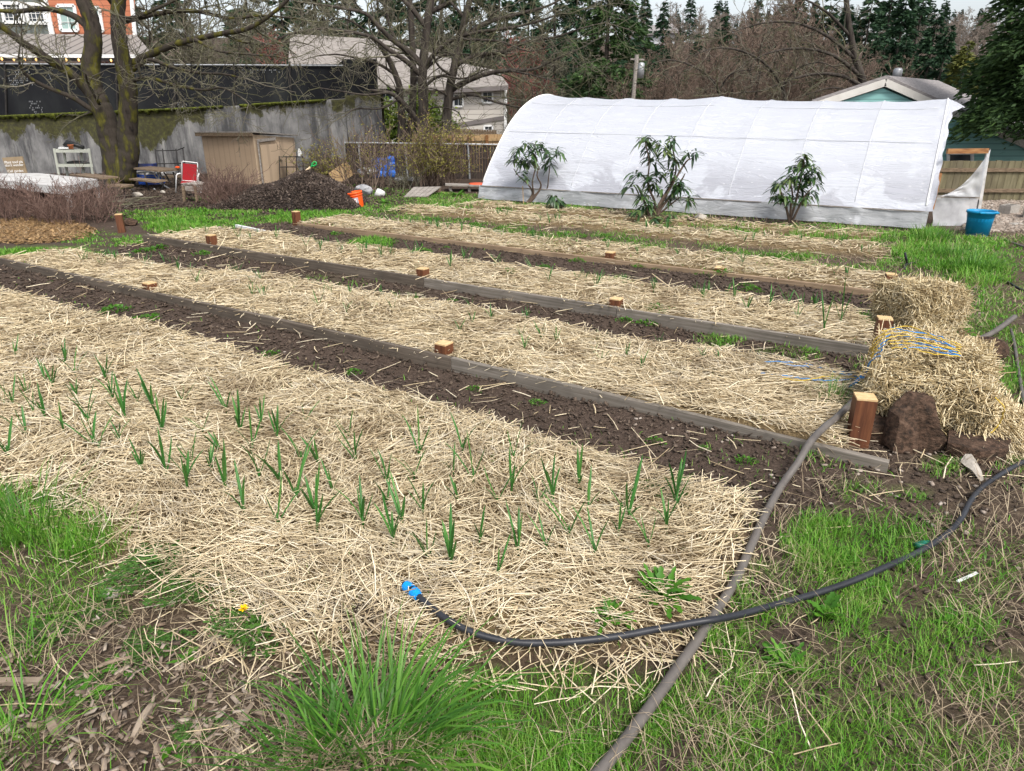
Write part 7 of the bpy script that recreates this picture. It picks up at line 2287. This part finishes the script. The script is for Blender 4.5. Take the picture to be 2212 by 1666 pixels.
for x, y, s, lb in ((250, 672, 26, 'bright weed clump in the soil path below the dark front board'), (315, 692, 24, 'weed clump at the straw edge of the front path'), (585, 766, 16, 'small weed at the edge of the front straw, in the bare path'),
                    (765, 806, 18, 'thin weed growing in the middle of the bare front path'), (1160, 872, 17, 'fresh weed in the bare path in front of the grey board'), (1160, 990, 13, 'tiny weed at the straw edge under the grey board path'),
                    (1610, 998, 22, 'feathery weed in the bare soil next to the grey pipe'), (1350, 694, 18, 'weed clump just in front of the lighter middle board'), (1402, 693, 22, 'largest weed clump before the lighter middle board'),
                    (975, 652, 13, 'small weed on the straw below the middle row post'), (1100, 590, 20, 'weed clump at the near edge of the dark far path'), (1175, 579, 14, 'small round weed on the dark far path'),
                    (1625, 628, 20, 'lone weed toward the bale end of the dark far path'), (912, 546, 22, 'weed clump beside the bright grass patch on the third bed'), (685, 526, 13, 'dark weed tuft on the straw of the third bed'),
                    (1012, 496, 24, 'bright weed clump in the soil behind the tan board'), (1062, 502, 16, 'smaller weed next to the bright clump behind the tan board'), (1150, 512, 17, 'weed clump on the straw behind the tan board'),
                    (1380, 572, 14, 'small weed just in front of the tan board middle'), (440, 550, 16, 'low weed under the dark grained board'), (310, 545, 18, 'weed at the far end of the second bed'), (345, 538, 18, 'second weed at the far end of the second bed'),
                    (1540, 800, 14, 'small weed poking through straw of the second bed'), (1195, 445, 20, 'dark weedy patch under the tunnel skirt'), (1090, 455, 20, 'weed clump before the far end of the tunnel'),
                    (1520, 970, 12, 'tiny weed seedling near the pipe on the bare soil'), (620, 868, 8, 'tiny seedling in the front straw')):
    weed(x, y, s, lb)
for x, y, s, lb in ((350, 1215, 85, 'wide dark green chickweed mat beside the front straw'), (560, 1345, 75, 'dark green weed mat below the yellow dandelion flower'), (430, 1262, 70, 'dark weed mat along the front straw edge'), (330, 1400, 55, 'low chickweed mat among the wood chips'),
                    (1440, 1060, 55, 'feathery weed patch on the far right of the front straw'), (210, 1330, 45, 'thin chickweed mat in the front corner'), (90, 1370, 50, 'grassy chickweed mat at the picture edge'), (420, 1590, 40, 'small chickweed mat on the dark litter'), (160, 1500, 45, 'pale chickweed mat among bleached chips')):
    weed(x, y, s, lb, k=4 + int(x) % 2, flat=.35)
# minor seedlings over paths and far strips, one kind that nothing tells apart
for k in range(70):
    u = rng.uniform(.6, 9); v = rng.choice([3.55, 5.55, 7.6, 9.4, 9.5, 9.6, 11.0, 12.2]) + rng.normal(0, .12)
    x, y = to_xy(u, v); o = bpy.data.objects.new('weed_seedling', WM[k % 4]); COL.objects.link(o)
    s = rng.uniform(.03, .085) * (.7 if v < 4 else 1.3); o.location = (x, y, float(hgt(x, y))); o.scale = (s, s, s * .8); o.rotation_euler = (0, 0, rng.uniform(0, 6))
    tag(o, 'small green weed seedling on the soil between the beds', 'weed', 'weed seedlings between the beds')


def toothed_leaf(mb, p, az, L, W, up, droop, rg):
    d = np.array([cos(az), sin(az), up]); d = unit(d); s = np.array([-sin(az), cos(az), 0]); vs = []
    n = 9
    for k in range(n):
        t = k / (n - 1); w = (.25 + .75 * math.sin(pi * min(1, t * .9 + .05)) ** .8) * (1.25 if k % 2 else .62)
        if k == 0: w = .12
        if k == n - 1: w = .05
        c = np.array(p) + d * L * t - np.array([0, 0, 1]) * droop * L * t * t
        vs += [c - s * W / 2 * w + (0, 0, .12 * W), c, c + s * W / 2 * w + (0, 0, .12 * W)]
    fs = []
    for k in range(n - 1):
        for j in range(2): fs.append((k * 3 + j, k * 3 + j + 1, k * 3 + j + 4, k * 3 + j + 3))
    mb.add(vs, fs)


def dandelion(label, px, py, size, n, seed, up=(.2, .9), flower=None, m=WEED, name='dandelion', wk=.24, cat='dandelion'):
    rg = np.random.default_rng(seed); g = G(px, py); d = math.sqrt(g[0] ** 2 + g[1] ** 2 + EYE ** 2); R = size * d / FPX
    t = thing(name, label, cat, g); mb = MB()
    for k in range(n):
        toothed_leaf(mb, g + np.array([rg.normal(0, .1 * R), rg.normal(0, .1 * R), .004]), rg.uniform(0, 2 * pi), R * rg.uniform(.55, 1.15), R * wk * rg.uniform(.7, 1.2), rg.uniform(*up), rg.uniform(.1, .5), rg)
    mb.build('leaves', m, t, smooth=True)
    if flower:
        a = G(*flower[0]); b = at_y(flower[1][0], flower[1][1], a[1])
        mb = MB(); mb.tube([a, (a + b) / 2 + (.004, 0, .005), b], .003, 6); mb.build('stalk', LOQSTEM, t)
        mb = MB(); rr_ = .020
        for k in range(44):
            az = rg.uniform(0, 2 * pi); e = rg.uniform(.0, 1.2); v_ = np.array([cos(az) * cos(e), sin(az) * cos(e) - .35, sin(e) + .15]); v_ = unit(v_); s = unit(np.cross(v_, rg.normal(0, 1, 3))) * .0028
            p = b; mb.add([p, p + v_ * rr_ * .6 + s, p + v_ * rr_, p + v_ * rr_ * .6 - s], [(0, 1, 2, 3)])
        mb.build('flower', mat('dandelion yellow', [(.70, .45, .0), (.85, .62, .01)], 5), t)
    return t


dandelion('big leafy dandelion at the straw corner beside the crossing of pipe and hose', 1432, 1290, 70, 64, 1, (.3, 1.6), wk=.20)
dandelion('ragged dandelion on the front straw edge above the black hose', 1318, 1335, 54, 44, 2, (.2, 1.4), wk=.17)
dandelion('dark dandelion with one yellow flower at the front edge of the straw', 575, 1338, 50, 16, 3, (.1, .8), ((548, 1348), (527, 1316)), WEED_DARK)
dandelion('upright pale green dandelion in the turf just past the hose crossing', 1785, 1335, 50, 22, 4, (.5, 1.8), wk=.26)
dandelion('wide dandelion in the turf right below the hose crossing', 1690, 1440, 56, 26, 5, (.3, 1.1), wk=.2)
dandelion('broad leaved weed with big pale leaves at the front straw edge', 372, 1205, 62, 7, 6, (.1, .5), name='broadleaf_weed', wk=.42, cat='weed', m=WEED_DARK)
dandelion('pale toothed dandelion flat among bleached wood chips', 175, 1500, 58, 11, 7, (.0, .35))
dandelion('small dandelion at the picture edge among wood chips', 30, 1545, 52, 10, 8, (.0, .4))
dandelion('light green dandelion near the long thin wood chip', 245, 1450, 45, 9, 9, (.0, .35))
dandelion('flat dandelion below the straw and the dark weed mat', 405, 1420, 42, 9, 10, (.0, .35))
dandelion('yellowing dandelion at the front picture border', 375, 1625, 48, 10, 11, (.1, .5))
dandelion('tiny grey green rosette in the bare turf behind the black hose', 1895, 1260, 26, 8, 12, (.0, .3), name='broadleaf_weed', wk=.5, cat='weed')
dandelion('small dandelion in the turf near the white plant tag', 2040, 1345, 32, 9, 13, (.1, .6))
dandelion('dandelion on the bare soil behind the black hose bend', 1690, 1165, 24, 9, 14, (.1, .8))
dandelion('pale broad weed on the far grass by the orange bucket', 830, 440, 18, 9, 15, (.3, 1.0), name='broadleaf_weed', wk=.5, cat='weed')
dandelion('leafy weed under the grey plank bench', 985, 425, 22, 12, 16, (.4, 1.2), name='broadleaf_weed', wk=.45, cat='weed')


def tuft(label, px, py, n, L, W, seed, spread_=.10, lean=(.1, 1.0), m=GRASS, dead=0):
    rg = np.random.default_rng(seed); g = G(px, py); t = thing('grass_tuft', label, 'grass tuft', g)
    az = rg.uniform(0, 2 * pi, n); rr_ = spread_ * np.sqrt(rg.random(n))
    x = g[0] + np.cos(az) * rr_; y = g[1] + np.sin(az) * rr_ * .8; z = np.full(n, g[2] - .01)
    ln = L * rg.uniform(.45, 1.15, n); le = rg.uniform(lean[0], lean[1], n) * (rr_ / spread_ * .7 + .4); cu = rg.uniform(.0, .55, n)
    a2 = az + rg.normal(0, .5, n)
    # long blades with four joints
    dx, dy = np.cos(a2), np.sin(a2); sx, sy = -dy, dx; w = W * rg.uniform(.6, 1.2, n)
    V = np.zeros((n, 10, 3))
    for i, (tt, k) in enumerate(((0, .8), (.25, 1.0), (.5, .95), (.78, .6), (1.0, .06))):
        o = le * tt + cu * tt ** 3
        cx, cy, cz = x + dx * o * ln, y + dy * o * ln, z + ln * tt * np.sqrt(np.clip(1 - (o * .62) ** 2, .1, 1))
        V[:, 2 * i] = np.stack([cx - sx * w * k / 2, cy - sy * w * k / 2, cz], -1); V[:, 2 * i + 1] = np.stack([cx + sx * w * k / 2, cy + sy * w * k / 2, cz + .25 * w * k], -1)
    F = (np.arange(n)[:, None, None] * 10 + np.array([[0, 1, 3, 2], [2, 3, 5, 4], [4, 5, 7, 6], [6, 7, 9, 8]])[None]).reshape(-1, 4)
    link_mesh('blades', np_mesh('blades', V.reshape(-1, 3), F), m, t, smooth=True)['kind'] = 'stuff'
    if dead:
        xx = g[0] + rg.normal(0, spread_ * .9, dead); yy = g[1] + rg.normal(0, spread_ * .7, dead) - .03
        V, F = blades(xx, yy, np.full(dead, g[2]), rg.uniform(.06, .16, dead), rg.uniform(.001, .002, dead), rg.uniform(0, 2 * pi, dead), rg.uniform(.9, 1.5, dead), rg.uniform(-.1, .3, dead))
        link_mesh('dead_blades', np_mesh('dead_blades', V, F), DRY, t)['kind'] = 'stuff'
    return t


TUFTG = mat('coarse grass blade', [(.03, .10, .012), (.05, .15, .016), (.085, .21, .025), (.13, .27, .03)], 2, island=True, rough=.42, trans=.3)
tuft('large tuft of long coarse grass at the front of the picture', 815, 1620, 300, .27, .0075, 1, .15, (.2, 1.5), TUFTG, 260)
tuft('smaller coarse grass clump leaning out of the large front tuft', 700, 1655, 90, .25, .007, 2, .12, (.3, 1.4), TUFTG, 90)
tuft('grass tuft at the picture edge by the front straw corner', 60, 1150, 150, .26, .005, 3, .2, (.1, .9), TUFTG, 30)
tuft('light green grass tuft near the picture corner among wood chips', 30, 1600, 60, .20, .005, 4, .12, (.3, 1.2), GRASS, 20)
tuft('thin grass sprays at the edge above the wood chips', 45, 1440, 30, .20, .004, 5, .08, (.2, 1.1), GRASS, 10)
tuft('long grass tuft against the end of the tunnel skirt', 2010, 525, 160, .30, .006, 6, .22, (.1, .9), TUFTG, 30)
tuft('bushy grass tuft in front of the blue bucket', 2105, 585, 170, .30, .006, 7, .26, (.2, 1.1), TUFTG, 20)
tuft('grass tuft between the tunnel tuft and the bushy one', 2060, 560, 130, .27, .006, 8, .22, (.2, 1.0), TUFTG, 20)
tuft('bright grass tuft at the far end of the dark grained board', 375, 495, 110, .22, .006, 9, .2, (.2, 1.0), GRASS, 10)
tuft('bright mound of grass on the third straw bed', 810, 533, 150, .13, .005, 10, .30, (.2, .9), GRASS, 0)
tuft('grass tuft next to the corner of the second straw bed by the blue twine', 1790, 868, 70, .16, .004, 11, .12, (.1, .9), TUFTG, 10)
tuft('grass tuft under the dark grained board near the second bed end', 165, 545, 50, .12, .005, 12, .12, (.2, 1.0), GRASS, 0)
